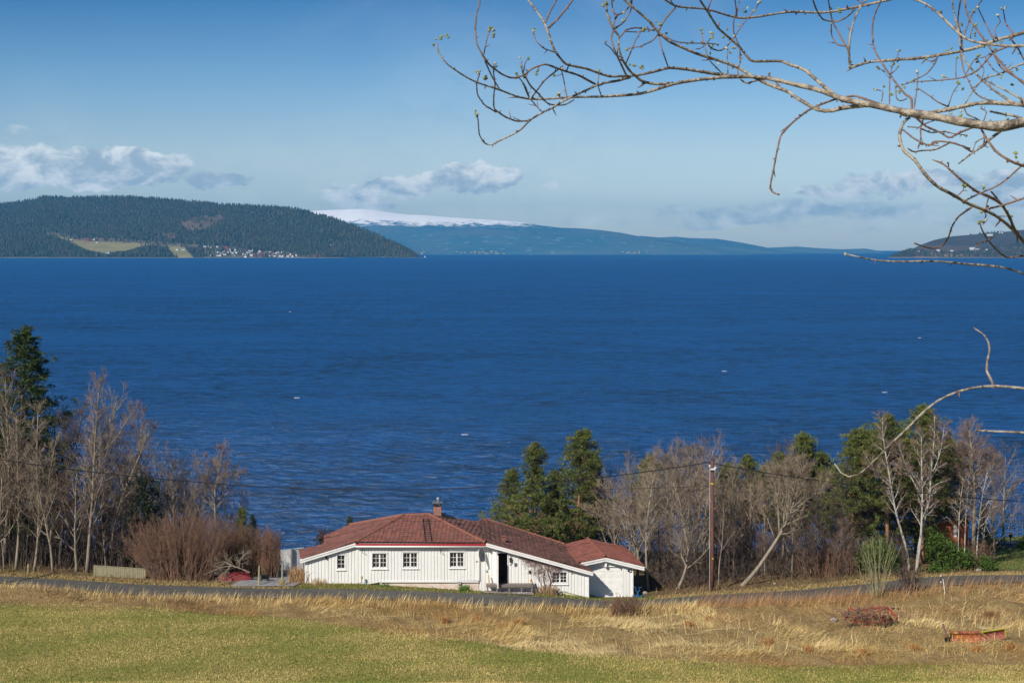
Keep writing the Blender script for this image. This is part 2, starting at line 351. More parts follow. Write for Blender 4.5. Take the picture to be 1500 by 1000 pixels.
ya, yb = float(Yr_[0]), float(Yr_[-1]); xl0, xl1, xr0, xr1 = WX[0, 0], WX[-1, 0], WX[0, -1], WX[-1, -1]
w.add([(-45000, 60, SEA), (45000, 60, SEA), (45000, ya, SEA), (-45000, ya, SEA), (-45000, yb, SEA), (45000, yb, SEA), (45000, 60000, SEA), (-45000, 60000, SEA)], [(0, 1, 2, 3), (4, 5, 6, 7)])
w.add([(-45000, ya, SEA), (xl0, ya, SEA), (xl1, yb, SEA), (-45000, yb, SEA), (xr0, ya, SEA), (45000, ya, SEA), (45000, yb, SEA), (xr1, yb, SEA)], [(0, 1, 2, 3), (4, 5, 6, 7)])
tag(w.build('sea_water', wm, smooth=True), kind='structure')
# whitecaps
M_foam = mat('foam', (.8, .82, .84), .9)
for (px, row) in ((1061, 544), (435, 583), (425, 457), (1296, 575), (681, 637), (1347, 495)):
    Y = (H - SEA) * F / (row - HZ); c = at(px, row, Y); fb = MB()
    for k in range(4): fb.ball((c[0] - .45 + .3 * k, c[1] + rng.uniform(-.15, .15), SEA + .10), (rng.uniform(.2, .3), .2, .08), 6, 4)
    tag(fb.build('whitecap', M_foam, loc=c, smooth=True), 'tiny white wave crest breaking on the open blue water', 'whitecap', 'scattered whitecaps on the fjord')

# ================================================================== far shores
def hill(name, sky_pts, Ys, Yr, m, npx=2, ns=40, bumps=(0, 0, 0), seed=1, ease=1.0, zone=None, lower=0, rw=None):
    pa = np.array(sky_pts, float); px = np.arange(pa[0, 0], pa[-1, 0] + .1, npx); row = np.interp(px, pa[:, 0], pa[:, 1]) + lower
    s = np.concatenate([np.linspace(0, 1, ns), np.linspace(1.08, 1.6, 8)]); ph, ss = np.meshgrid(px, s)
    rr = np.broadcast_to(row, ph.shape); ys_ = np.interp(px, *Ys) if isinstance(Ys, tuple) else np.full(px.shape, float(Ys)); yr_ = np.interp(px, *Yr) if isinstance(Yr, tuple) else np.full(px.shape, float(Yr))
    Y = ys_ + (yr_ - ys_) * ss; zr = H - (rr - HZ) / F * yr_; zr = np.maximum(zr, SEA - 3)
    f = sines(seed, 14, bumps[1], bumps[2]) if bumps[0] else None
    X = (ph - 750) / F * Y
    e = np.where(ss <= 1, ss ** ease, 1 - (ss - 1) * 1.3)
    Z = SEA - 2 + (zr - SEA + 2) * e
    if f is not None: Z = Z + f(X, Y) * bumps[0] * np.clip((zr - SEA) / 100, 0, 1) * np.sin(np.clip(ss, 0, 1) * math.pi)
    b = MB(); n0 = len(px); i = np.arange(len(s) - 1)[:, None] * n0 + np.arange(n0 - 1)[None, :]
    b.add(np.stack([X, Y, Z], -1).reshape(-1, 3), np.stack([i, i + 1, i + n0 + 1, i + n0], -1).reshape(-1, 4))
    prow = HZ + (H - Z) * F / Y
    if zone is not None: b.C = [zone(ph, prow, X, Y).reshape(-1, 3)]
    o = b.build(name, m, smooth=True, colors=zone is not None); tag(o, kind='structure'); return X, Y, Z, ph, prow
SK_L = [(-420, 318), (-200, 305), (0, 297), (40, 292), (65, 286), (110, 287), (170, 285.5), (220, 288), (290, 294), (330, 298), (400, 301), (440, 305), (470, 313), (500, 322), (540, 337), (575, 352), (600, 366), (618, 376.4), (640, 379)]
def insidepoly(px, py, poly):
    r = np.zeros(np.shape(px), bool); n = len(poly)
    for i in range(n):
        x1, y1 = poly[i]; x2, y2 = poly[(i + 1) % n]
        if y1 == y2: continue
        c = ((y1 > py) != (y2 > py)) & (px < (x2 - x1) * (py - y1) / (y2 - y1) + x1); r ^= c
    return r
FIELD = [(62, 340), (100, 349), (125, 353), (200, 356), (270, 362), (284, 377), (262, 378), (255, 372), (247, 364), (230, 360), (205, 361), (185, 367), (150, 370), (128, 366), (112, 358), (80, 346)]
CLEAR = [(262, 324), (285, 317), (322, 314), (330, 321), (300, 336), (275, 338)]; CLEAR2 = [(242, 342), (256, 340), (256, 352), (246, 352)]
SCRUB = [(45, 333), (70, 338), (110, 346), (200, 351), (290, 358), (292, 364), (200, 357), (110, 354), (70, 346)]
TOWN = [(295, 360), (345, 361), (372, 367), (430, 370), (470, 376), (300, 377.5)]
def zone_l(px, py, X, Y):
    C = np.ones(px.shape + (3,)) * np.array([.030, .050, .026])
    C[insidepoly(px, py, SCRUB)] = (.15, .125, .09); m = insidepoly(px, py, FIELD); C[m] = (.27, .235, .10)
    for P2 in (CLEAR, CLEAR2): C[insidepoly(px, py, P2)] = (.15, .11, .075)
    C[insidepoly(px, py, TOWN)] = (.13, .12, .08)
    C[(py > 376.9)] = (.30, .27, .24)
    return C
M_hill = mat('hillside', (1, 1, 1), .95, (.78, .78, .78), .012, 5, attr=True, spec=.1)
lx, ly, lz, lp, lrow = hill('hill', SK_L, 6350, ([-420, 0, 300, 500, 640], [8400, 8400, 8000, 7300, 6500]), M_hill, npx=1.5, ns=90, bumps=(120, .002, .007), seed=11, ease=.9, zone=zone_l, lower=2.6)
# conifer wood covering it: one mass
def cones(n, X, Y, Z, P, rowp, avoid, seed, hmin, hmax, wratio, tones, keep=None, frontonly=None):
    r = np.random.default_rng(seed); ns_, np_ = X.shape; fi = r.uniform(0, ns_ - 9.01, n) if frontonly is None else r.uniform(*frontonly, n); fj = r.uniform(0, np_ - 1.01, n)
    i = fi.astype(int); j = fj.astype(int); a = fi - i; c = fj - j
    def S(A): return A[i, j]*(1-a)*(1-c) + A[i+1, j]*a*(1-c) + A[i, j+1]*(1-a)*c + A[i+1, j+1]*a*c
    x, y, z, p, q = S(X), S(Y), S(Z), S(P), S(rowp)
    k = (z > SEA + 4) & ~avoid(p, q, r); x, y, z = x[k], y[k], z[k]; n = len(x)
    h = r.uniform(hmin, hmax, n); wd = h * wratio * r.uniform(.8, 1.3, n)
    ang = np.arange(5) * 2 * math.pi / 5; a0 = r.uniform(0, 6.28, n)
    base = np.stack([x[:, None] + wd[:, None] * np.cos(ang + a0[:, None]), y[:, None] + wd[:, None] * np.sin(ang + a0[:, None]), np.repeat((z + h * .05)[:, None], 5, 1)], -1)
    tip = np.stack([x, y, z + h], -1)[:, None, :]; V_ = np.concatenate([base, tip], 1).reshape(-1, 3)
    o = np.arange(n)[:, None, None] * 6; f = np.stack([np.arange(5), (np.arange(5) + 1) % 5, np.full(5, 5)], -1)[None] + o
    b = MB(); b.add(V_, f.reshape(-1, 3)); tn = np.array(tones)[r.integers(0, len(tones), n)] * r.uniform(.75, 1.3, (n, 1)); b.C = [np.repeat(tn, 6, 0)]
    return b
M_wood = mat('far_conifers', (1, 1, 1), .95, (.8, .8, .8), .02, 3, attr=True, spec=.05)
def avoid_l(p, q, r):
    big = insidepoly(p, q, FIELD) | (insidepoly(p, q - 5, FIELD) & (q < 376)) | (insidepoly(p, q, SCRUB) & (r.uniform(size=len(p)) < .8)) | (insidepoly(p, q - 3, CLEAR) & (r.uniform(size=len(p)) < .75)) | (insidepoly(p, q, TOWN) & (r.uniform(size=len(p)) < .72)) | ((insidepoly(p, q, CLEAR) | insidepoly(p, q, CLEAR2)) & (r.uniform(size=len(p)) < .80)) | (q > 377)
    return big
tones = [(.052, .068, .040), (.062, .078, .044), (.044, .058, .036), (.072, .082, .048), (.040, .052, .034), (.105, .088, .062)]
cb = cones(62000, lx, ly, lz, lp, lrow, avoid_l, 21, 11, 21, .25, tones)
tag(cb.build('conifer_forest', M_wood, colors=True), 'dark green conifer wood covering the long headland hill across the water', 'forest', kind='stuff')
# snowy mountain and ranges behind
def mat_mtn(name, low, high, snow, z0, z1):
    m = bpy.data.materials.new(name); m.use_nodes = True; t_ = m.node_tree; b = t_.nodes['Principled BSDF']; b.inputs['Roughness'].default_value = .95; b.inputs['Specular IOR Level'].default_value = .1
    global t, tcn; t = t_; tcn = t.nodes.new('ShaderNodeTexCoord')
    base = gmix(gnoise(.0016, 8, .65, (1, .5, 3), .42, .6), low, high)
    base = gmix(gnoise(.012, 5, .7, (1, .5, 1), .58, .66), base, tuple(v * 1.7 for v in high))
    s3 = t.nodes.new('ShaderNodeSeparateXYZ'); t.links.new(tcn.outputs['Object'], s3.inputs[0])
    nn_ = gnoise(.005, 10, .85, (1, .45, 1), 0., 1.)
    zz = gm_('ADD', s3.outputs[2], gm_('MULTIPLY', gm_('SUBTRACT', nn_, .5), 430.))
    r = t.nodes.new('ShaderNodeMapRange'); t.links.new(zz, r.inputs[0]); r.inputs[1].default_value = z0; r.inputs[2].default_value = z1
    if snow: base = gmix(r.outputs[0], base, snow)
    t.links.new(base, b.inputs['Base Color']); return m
M_snow = mat_mtn('snowy_mountain', (.045, .145, .22), (.09, .165, .225), (.99, .98, .97), 262, 300)  # some of the distance haze's blue is painted into both ridge materials
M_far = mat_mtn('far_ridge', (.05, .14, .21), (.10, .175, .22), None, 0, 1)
SK_S = [(330, 320), (400, 312), (455, 309), (480, 307.6), (500, 307.2), (515, 306.2), (532, 306), (550, 308), (580, 312.5), (600, 314.5), (625, 315.5), (660, 318.5), (700, 321), (740, 323.5), (775, 326.5), (790, 330), (820, 333.5), (850, 334.5), (880, 337), (910, 341), (935, 346), (965, 350), (1000, 356), (1040, 362), (1080, 368), (1110, 373), (1140, 376)]
def zone_none(px, py, X, Y): return np.ones(px.shape + (3,))
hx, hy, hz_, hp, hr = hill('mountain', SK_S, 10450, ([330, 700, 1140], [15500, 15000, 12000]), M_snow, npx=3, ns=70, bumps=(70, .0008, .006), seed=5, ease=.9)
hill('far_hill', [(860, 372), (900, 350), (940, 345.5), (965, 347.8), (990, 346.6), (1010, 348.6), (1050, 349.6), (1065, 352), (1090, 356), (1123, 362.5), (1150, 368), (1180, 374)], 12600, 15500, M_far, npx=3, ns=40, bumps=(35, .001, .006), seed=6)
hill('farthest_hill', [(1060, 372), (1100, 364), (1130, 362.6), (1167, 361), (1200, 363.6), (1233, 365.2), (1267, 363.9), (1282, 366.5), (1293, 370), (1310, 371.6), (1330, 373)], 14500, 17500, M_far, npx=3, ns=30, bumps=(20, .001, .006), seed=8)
SK_R = [(1296, 377.6), (1310, 372.4), (1333, 364.5), (1350, 357), (1367, 350.8), (1385, 346.5), (1400, 344.4), (1425, 342.5), (1450, 340.2), (1475, 338), (1500, 335.3), (1600, 327), (1750, 322), (1980, 318)]
def zone_r(px, py, X, Y):
    C = np.ones(px.shape + (3,)) * np.array([.075, .070, .055]); f = sines(9, 8, .002, .01); k = f(X, Y * .6)
    C[k > .15] = (.035, .055, .035); C[k < -.45] = (.12, .095, .07)
    C[insidepoly(px, py, [(1335, 377), (1360, 370), (1385, 371.5), (1420, 373), (1400, 376)])] = (.26, .19, .12)
    C[py > 377.1] = (.34, .30, .26); return C
rx, ry, rz_, rp, rr_ = hill('right_hill', SK_R, 6350, ([1296, 1400, 1980], [6500, 7600, 8300]), M_hill, npx=2, ns=60, bumps=(22, .002, .012), seed=15, zone=zone_r, lower=1.2)
cb = cones(9000, rx, ry, rz_, rp, rr_, lambda p, q, r: (q > 376.5) | (sines(9, 8, .002, .01)(((p - 750) / F * 7000), 7000 * .6 + q * 30) < .0), 31, 7, 14, .3, [(.03, .05, .03), (.04, .055, .035), (.07, .06, .045)])
tag(cb.build('scattered_wood', M_wood, colors=True), 'thin dark wood scattered over the hill on the far right shore', 'forest', kind='stuff')

# far houses, placed on the hillside grids
def on_grid(G, px, row):
    X, Y, Z, P, Q = G; ns_ = X.shape[0] - 8; d = (P[:ns_] - px) ** 2 + ((Q[:ns_] - row) * 1.5) ** 2; i, j = np.unravel_index(np.argmin(d), d.shape)
    return np.array([X[i, j], Y[i, j], Z[i, j]])
M_w = mat('white_paint_far', (.78, .77, .74), .8, spec=.2); M_r = mat('red_paint_far', (.36, .05, .04), .8, spec=.2); M_g = mat('grey_roof_far', (.10, .095, .10), .8, spec=.2); M_y = mat('cream_paint_far', (.62, .52, .36), .8, spec=.2)
M_rr = mat('red_roof_far', (.28, .10, .07), .8); M_lr = mat('pale_roof_far', (.5, .5, .52), .8)
def far_house(loc, w_, d_, h_, wall, roof, rot, name='far_house', parts=True, label=None, cat='house', group=None):
    r = thing(name, label, cat, loc, group); c, s = math.cos(rot), math.sin(rot)
    def T(v): return [(loc[0] + x * c - y * s, loc[1] + x * s + y * c, loc[2] + z) for x, y, z in v]
    b = MB(); a = w_ / 2; e = d_ / 2
    b.hexa(T([(-a,-e,-4),(a,-e,-4),(a,e,-4),(-a,e,-4),(-a,-e,h_),(a,-e,h_),(a,e,h_),(-a,e,h_)])); b.add(T([(-a,-e,h_),(-a,e,h_),(-a,0,h_+d_*.38),(a,-e,h_),(a,e,h_),(a,0,h_+d_*.38)]), [(0,1,2)]); b.add(T([(a,-e,h_),(a,e,h_),(a,0,h_+d_*.38)]), [(0,1,2)])
    b.build('wall', wall, r)
    b = MB(); k = .4; t2 = h_ + d_ * .38
    b.hexa(T([(-a-k,-e-k,h_-.2),(a+k,-e-k,h_-.2),(a+k,0,t2),(-a-k,0,t2),(-a-k,-e-k,h_+.1),(a+k,-e-k,h_+.1),(a+k,0,t2+.3),(-a-k,0,t2+.3)]))
    b.hexa(T([(-a-k,0,t2),(a+k,0,t2),(a+k,e+k,h_-.2),(-a-k,e+k,h_-.2),(-a-k,0,t2+.3),(a+k,0,t2+.3),(a+k,e+k,h_+.1),(-a-k,e+k,h_+.1)]))
    b.build('roof', roof, r); return r
GL = (lx, ly, lz, lp, lrow); GR = (rx, ry, rz_, rp, rr_); GS = (hx, hy, hz_, hp, hr)
farm = [((128, 352.5), 22, 12, 7, M_r, M_g, 'large red barn at the top of the pale field on the headland'),
        ((137.5, 351.5), 11, 9, 7, M_w, M_g, 'white farmhouse just right of the large red barn on the headland'),
        ((104, 353), 15, 9, 4, M_r, M_lr, 'low red shed with pale roof at the left tip of the headland field'),
        ((98, 352.5), 8, 7, 4, M_w, M_g, 'small white cabin at the leftmost end of the headland field'),
        ((143, 355), 12, 7, 3, M_w, M_rr, 'low white shed with red roof standing inside the headland field'),
        ((151, 352), 12, 8, 5, M_r, M_rr, 'red farm shed with red roof right of the white farmhouse'),
        ((114, 351.5), 10, 7, 4, M_r, M_g, 'small dark red shed between two sheds above the headland field'),
        ((260, 365.8), 13, 6, 3, M_w, M_lr, 'long low white shed alone on the lower right of the headland field'),
        ((268, 366.8), 16, 6, 2.5, M_w, M_lr, 'second low white shed, nearer the water on the headland field'),
        ((482, 368), 20, 9, 5, M_w, M_g, 'single white house in the wood near the right end of the headland'),
        ((485, 359.5), 22, 9, 4, M_w, M_lr, 'pale building highest up in the wood near the headland tip'),
        ((158, 371.8), 16, 8, 3, M_w, M_lr, 'pale boathouse between trees close to the headland shoreline')]
for (p, w_, d_, h_, a, b_, lab) in farm: far_house(on_grid(GL, *p), w_, d_, h_, a, b_, rng.uniform(-.5, .5), 'farm_building', label=lab)
r2 = np.random.default_rng(4); protos = []
for k, (wa, ro, nm) in enumerate([(M_w, M_g, 'tiny white house in the village strip along the far shore'), (M_w, M_rr, 'tiny white house with reddish roof in the village strip on the far shore'), (M_r, M_g, 'tiny red house in the village strip along the far shore'), (M_y, M_lr, 'tiny cream house with pale roof in the village strip on the far shore')]):
    protos.append([far_house(np.zeros(3), 12, 9, 5, wa, ro, 0, 'village_house', label=nm, group='houses of the far shoreline village'), 0])
spots = []
for k in range(95):
    u = r2.uniform(0, 1) ** .8; px = lerp(300, 440, u); top = np.interp(px, [295, 345, 375, 430, 470], [361, 362.5, 369, 371, 376]); spots.append((px, r2.uniform(top, 376.2), r2.choice([0, 0, 0, 1, 3, 2], p=[.3, .2, .1, .15, .15, .1])))
for px in np.linspace(300, 332, 8): spots.append((px, 362.5 + r2.uniform(-.4, .4), 2 if r2.uniform() < .6 else 0))
for px in (455, 462, 469, 471): spots.append((px, 376, 2))
for px, row, k in spots:
    pr_ = protos[int(k)]; o = pr_[0] if pr_[1] == 0 else copy_tree(pr_[0]); pr_[1] += 1
    o.location = tuple(on_grid(GL, px, row)); o.rotation_euler.z = r2.uniform(-.7, .7)
white = [((1425, 365.8), 26, 12, 7, 'largest white farm building halfway up the right-hand hill'), ((1432, 366.5), 16, 9, 5, 'smaller white farm building touching the largest one on the right-hand hill'), ((1374, 368.4), 16, 9, 5, 'white house at the left foot of the right-hand hill'),
         ((1346, 369), 12, 9, 5, 'leftmost small house near the tip of the right-hand hill'), ((1395, 368), 13, 9, 5, 'white house between the tip and the farm on the right-hand hill'), ((1450, 345), 30, 10, 5, 'long white building high on the crest of the right-hand hill'), ((1467, 342.5), 20, 9, 5, 'white house highest on the crest of the right-hand hill'),
         ((1446, 366), 12, 9, 5, 'small white house right of the farm on the right-hand hill')]
for p, w_, d_, h_, lab in white: far_house(on_grid(GR, *p), w_, d_, h_, M_w, M_lr if w_ > 14 else M_g, rng.uniform(-.3, .3), 'farm_building', label=lab)
far_proto = None
for k in range(34):
    px = r2.choice([r2.uniform(665, 745), r2.uniform(910, 935), r2.uniform(600, 650)], p=[.7, .15, .15]); loc = on_grid(GS, px, r2.uniform(368.5, 372)); 
    if far_proto is None: far_proto = o = far_house(np.zeros(3), 15, 9, 4, M_y, M_g, 0, 'distant_house', label='pale speck of a house at the foot of the snowy mountain', group='settlement below the snowy mountain')
    else: o = copy_tree(far_proto)
    o.location = tuple(loc)
# harbour light on the tip of the headland
c = at(622.5, 377, 6500); c[2] = SEA; hl = thing('lighthouse', 'small white harbour light on the tip of the wooded headland', 'lighthouse', c)
b = MB(); b.tube([c + (0, 0, -2), c + (0, 0, 3), c + (0, 0, 8)], [2.6, 2.2, 1.4], 10); b.build('tower', M_w, hl, smooth=True)
b = MB(); b.tube([c + (0, 0, 8), c + (0, 0, 10.5), c + (0, 0, 11.5)], [1.5, 1.5, .2], 10); b.build('lamp_room', M_r, hl, smooth=True)
b = MB(); b.tube([c + (0, 0, 8), c + (0, 0, 8.3)], [2.1, 2.1], 10); b.build('gallery', M_g, hl)
b = MB(); 
for k in range(14): b.ball((c[0] + rng.uniform(-22, 12), c[1] + rng.uniform(-8, 8), SEA), (rng.uniform(2, 5), 3, rng.uniform(.5, 1.3)), 7, 5)
tag(b.build('skerry', mat('shore_rock', (.20, .18, .16), .9), loc=c, smooth=True), 'low rocky skerry under the harbour light at the headland tip', 'rock')
# haze: one closed box of even air round everything
hzm = bpy.data.materials.new('haze'); hzm.use_nodes = True; t = hzm.node_tree; t.nodes.clear()
pv = t.nodes.new('ShaderNodeVolumePrincipled'); pv.inputs['Color'].default_value = (.10, .50, 1.0, 1); pv.inputs['Density'].default_value = 4.4e-5; pv.inputs['Anisotropy'].default_value = .0
mo = t.nodes.new('ShaderNodeOutputMaterial'); t.links.new(pv.outputs[0], mo.inputs['Volume'])
b = MB(); b.box(-19000, 19000, -300, 19500, -27, 640); tag(b.build('haze', hzm), kind='stuff')

# ================================================================== house materials
def mat_siding():
    return mat('white_boards', (.83, .82, .79), .55, (.75, .74, .70), 1.2, 6, .15, 25, spec=.35, mix=(.45, .75), stretch=(1.5, 1, .35))
M_side = mat_siding(); M_trim = mat('white_trim', (.85, .84, .82), .5, (.78, .77, .74), 2, 4, spec=.35)
M_found = mat('foundation_plaster', (.66, .50, .42), .9, (.74, .64, .55), 3, 5, .3, 14); M_yel = mat('yellow_foundation', (.72, .68, .44), .9, (.62, .58, .36), 3, 5, .3, 12)
M_glass = mat('window_glass', (.02, .02, .022), .06, (.05, .045, .045), 3, 3, spec=.7); M_dark = mat('dark_interior', (.26, .17, .14), .9, (.20, .13, .11), 2)
M_redf = mat('red_fascia', (.36, .03, .028), .5, (.30, .026, .026), 4, spec=.4); M_gut = mat('gutter_metal', (.55, .56, .56), .4, (.45, .46, .47), 5, metal=.3)
M_blk = mat('black_metal', (.015, .015, .017), .5, spec=.4); M_greym = mat('grey_metal', (.20, .20, .21), .45, (.16, .16, .17), 8, metal=.4)
M_cap = mat('ridge_tiles', (.27, .098, .062), .8, (.20, .08, .055), 2.2, 6, .3, 18, mix=(.35, .65))
M_wd = mat('grey_timber', (.24, .20, .17), .85, (.16, .135, .115), 6, 5, .3, 20, stretch=(1, 6, 6))
def mat_tiles(name, c1, c2, moss, mossamt):
    m = bpy.data.materials.new(name); m.use_nodes = True
    global t, tcn; t = m.node_tree; b = t.nodes['Principled BSDF']; b.inputs['Roughness'].default_value = .85; b.inputs['Specular IOR Level'].default_value = .25
    tcn = t.nodes.new('ShaderNodeTexCoord')
    a = t.nodes.new('ShaderNodeVertexColor'); a.layer_name = 'tone'
    base = gmix(gnoise(1.1, 6, .6, (1, 1, 1), .35, .65), c1, c2)
    y = t.nodes.new('ShaderNodeMix'); y.data_type = 'RGBA'; y.blend_type = 'MULTIPLY'; y.inputs[0].default_value = 1; t.links.new(base, y.inputs[6]); t.links.new(a.outputs[0], y.inputs[7])
    o = gmix(gnoise(2.2, 7, .7, (1, 1, 1), mossamt, mossamt + .07), y.outputs[2], moss)
    o = gmix(gnoise(9, 3, .6, (1, 1, 1), .69, .72), o, (.36, .35, .31))
    t.links.new(o, b.inputs['Base Color']); return m
M_tile = mat_tiles('roof_tiles', (.235, .092, .070), (.18, .083, .066), (.055, .045, .028), .60)
M_tiler = mat_tiles('mossy_roof_tiles', (.175, .08, .062), (.12, .06, .05), (.045, .034, .022), .53)
M_tile2 = mat_tiles('garage_roof_tiles', (.27, .095, .07), (.21, .08, .06), (.075, .07, .025), .63)

def siding(x0, x1, Y, zb, zt, openings=(), pitch=.235, bw=.172, proud=.040, b=None):
    """vertical boards in front of a base slab; zb and zt are functions of x"""
    b = b or MB()
    def seg(xa, xb, ya, yb):
        xm = (xa + xb) / 2; ivs = [(zb(xa), zb(xb), zt(xa), zt(xb))]
        cuts = sorted([(o[2], o[3]) for o in openings if o[0] < xm < o[1]])
        lo = (zb(xa), zb(xb)); out = []
        for c0, c1 in cuts: out.append((lo[0], lo[1], c0, c0)); lo = (c1, c1)
        out.append((lo[0], lo[1], zt(xa), zt(xb)))
        for a0, a1, t0, t1 in out:
            if t0 > a0 + .01 and t1 > a1 + .01 or (t0 > a0 + .01) or (t1 > a1 + .01):
                b.hexa([(xa, ya, a0), (xb, ya, a1), (xb, yb, a1), (xa, yb, a0), (xa, ya, t0), (xb, ya, t1), (xb, yb, t1), (xa, yb, t0)])
    br = sorted(set([x0, x1] + [v for o in openings for v in o[:2] if x0 < v < x1] + list(np.arange(x0, x1, 1.5))))
    for a, c in zip(br[:-1], br[1:]): seg(a, c, Y, Y + .14)
    x = x0
    while x < x1 - .05:
        xa, xb = x, min(x + bw, x1); cuts = sorted(set([xa, xb] + [v for o in openings for v in o[:2] if xa < v < xb]))
        for a, c in zip(cuts[:-1], cuts[1:]): seg(a, c, Y - proud, Y - .001)
        x += pitch
    return b
def clip_poly2(poly, test): pass
def tile_roof(name, poly, m, parent, per=.30, course=.34, res=.06, amp=.038, step=.045, thick=.10, frame=None, seed=0):
    import bmesh
    P = np.array(poly, float); c = P.mean(0); PF = np.array(frame if frame is not None else poly, float)
    nrm_ = np.zeros(3)
    for i in range(len(PF)): nrm_ += np.cross(PF[i] - PF.mean(0), PF[(i + 1) % len(PF)] - PF.mean(0))
    n = nrm(nrm_);
    if n[2] < 0: n = -n
    up = nrm(np.array([0, 0, 1.]) - n * n[2]); u = nrm(np.cross(up, n))
    uv = np.stack([(P - c) @ u, (P - c) @ up, (P - c) @ n], -1)
    u0, u1, v0, v1 = uv[:, 0].min(), uv[:, 0].max(), uv[:, 1].min(), uv[:, 1].max()
    us = np.arange(u0 - .1, u1 + .1, res); nc = int((v1 - v0) / course) + 2; vs = []; hs = []
    for k in range(nc):
        a = v0 - .02 + k * course; vs += [a, a + .012, a + course * .5]; hs += [k and 0.0 or 0.0, step, step * .5]
    vs = np.array(vs); hs = np.array(hs)
    UU, VV = np.meshgrid(us, vs); ck = np.floor((VV - v0 + .021) / course)
    hh_ = np.repeat(hs[:, None], len(us), 1) + amp * np.abs(np.sin(math.pi * UU / per)) ** .8
    # height offset of the polygon off the mean plane: inverse-distance blend keeps edges where they belong
    def WF(UU, VV):
        D = np.stack([(UU - a) ** 2 + (VV - b_) ** 2 + .01 for a, b_ in uv[:, :2]], 0) ** -1.5; return (D * uv[:, 2][:, None, None]).sum(0) / D.sum(0)
    W = WF(UU, VV)
    pts = c + UU[..., None] * u + VV[..., None] * up + (hh_ + W)[..., None] * n
    me = bpy.data.meshes.new('tmp'); bm = bmesh.new(); lay = bm.verts.layers.float_color.new('tone')
    r = np.random.default_rng(seed + 3); nu = len(us); tonev = r.uniform(.78, 1.18, (nc + 2, int((u1 - u0) / per) + 5))
    vv = []
    for i in range(len(vs)):
        for j in range(nu):
            v = bm.verts.new(pts[i, j]); q = tonev[int(max(0, ck[i, j])), int((us[j] - us[0]) / per)]; v[lay] = (q, q, q, 1); vv.append(v)
    for i in range(len(vs) - 1):
        for j in range(nu - 1): bm.faces.new((vv[i*nu+j], vv[i*nu+j+1], vv[(i+1)*nu+j+1], vv[(i+1)*nu+j]))
    U2, V2_ = np.meshgrid(np.linspace(u0 - .2, u1 + .2, 24), np.linspace(v0 - .2, v1 + .2, 16)); p2 = c + U2[..., None] * u + V2_[..., None] * up + (WF(U2, V2_) - thick)[..., None] * n
    g2 = [[bm.verts.new(p2[i, j]) for j in range(24)] for i in range(16)]
    for i in range(15):
        for j in range(23): bm.faces.new((g2[i][j], g2[i+1][j], g2[i+1][j+1], g2[i][j+1])).material_index = 1
    area = sum(uv[i, 0] * uv[(i+1) % len(P), 1] - uv[(i+1) % len(P), 0] * uv[i, 1] for i in range(len(P))); sg = 1 if area > 0 else -1
    for i in range(len(P)):
        a, b_ = P[i], P[(i + 1) % len(P)]
        if np.linalg.norm(b_ - a) < .01: continue
        e = (b_ - a) - n * ((b_ - a) @ n); out = nrm(np.cross(e, n)) * sg
        bmesh.ops.bisect_plane(bm, geom=bm.verts[:] + bm.edges[:] + bm.faces[:], plane_co=a, plane_no=out, clear_outer=True)
    off = world_loc(parent)
    for v in bm.verts: v.co = v.co - Vector(off)
    bm.to_mesh(me); bm.free(); me.name = name
    me.materials.append(m); me.materials.append(M_side); o = bpy.data.objects.new(name, me); col.objects.link(o); o.parent = parent; return o
def ridge_cap(b, p, q, r0=.115, L=.36):
    p = np.array(p, float); q = np.array(q, float); n = max(1, int(np.linalg.norm(q - p) / L)); d = (q - p) / n
    for k in range(n): b.tube([p + d * k, p + d * (k + 1.08)], [r0 * .9, r0 * 1.08], 8, cap=False)

house = thing('house', 'white wooden house with brown-red tiled roof, brick chimney and open front door beside the road', 'house', (-5, 104, -.3))
hp_ = house
EY = 100.5
B1 = at(521, 794.5, EY); B2 = at(440, 819, EY); B2b = at(438, 806.5, 103.8); P475b = at(474, 796, 104.9); P475 = at(475, 784, 106.3); P513 = at(513, 768.5, 107.2); R1 = at(592, 754.5, 105.5); R2 = at(629, 753.5, 105.5)
Cc = at(711, 794.5, EY); E_ = at(869, 837.5, EY); T_ = at(709, 760, 109); V2 = at(826, 797, 108.6); V1 = at(852, 824, 101.9); N_ = at(699, 765, 106.5)
tile_roof('roof', [B1, Cc, R2, R1], M_tile, house, seed=1)
FRM = [B2, B1, R1, P513]; tile_roof('roof', [B1, R1, P513, P475, P475b], M_tile, house, frame=FRM, seed=2); tile_roof('roof', [B2, B1, P475b, B2b], M_tile, house, frame=FRM, seed=8)
tile_roof('roof', [Cc, R2, N_], M_tiler, house, seed=3)
tile_roof('roof', [Cc, E_, V2, T_, N_], M_tiler, house, seed=4)
bk = at(690, 762, 113); tile_roof('roof', [N_, T_, at(700, 764, 114), at(690, 768, 112)], M_tile, house, seed=5)
b = MB()
for p, q in ((B1, R1), (R1, R2), (R2, Cc), (R1, P513), (T_, V2), (T_, at(718, 772, 106.8))): b = MB(); ridge_cap(b, p + (0, 0, .03), q + (0, 0, .03)); b.build('ridge_tiles', M_cap, house, smooth=True)
b = MB(); ridge_cap(b, R2 + (.3, .1, -.06), N_ + (0, 0, .02), .07); b.build('ridge_tiles', M_cap, house, smooth=True)
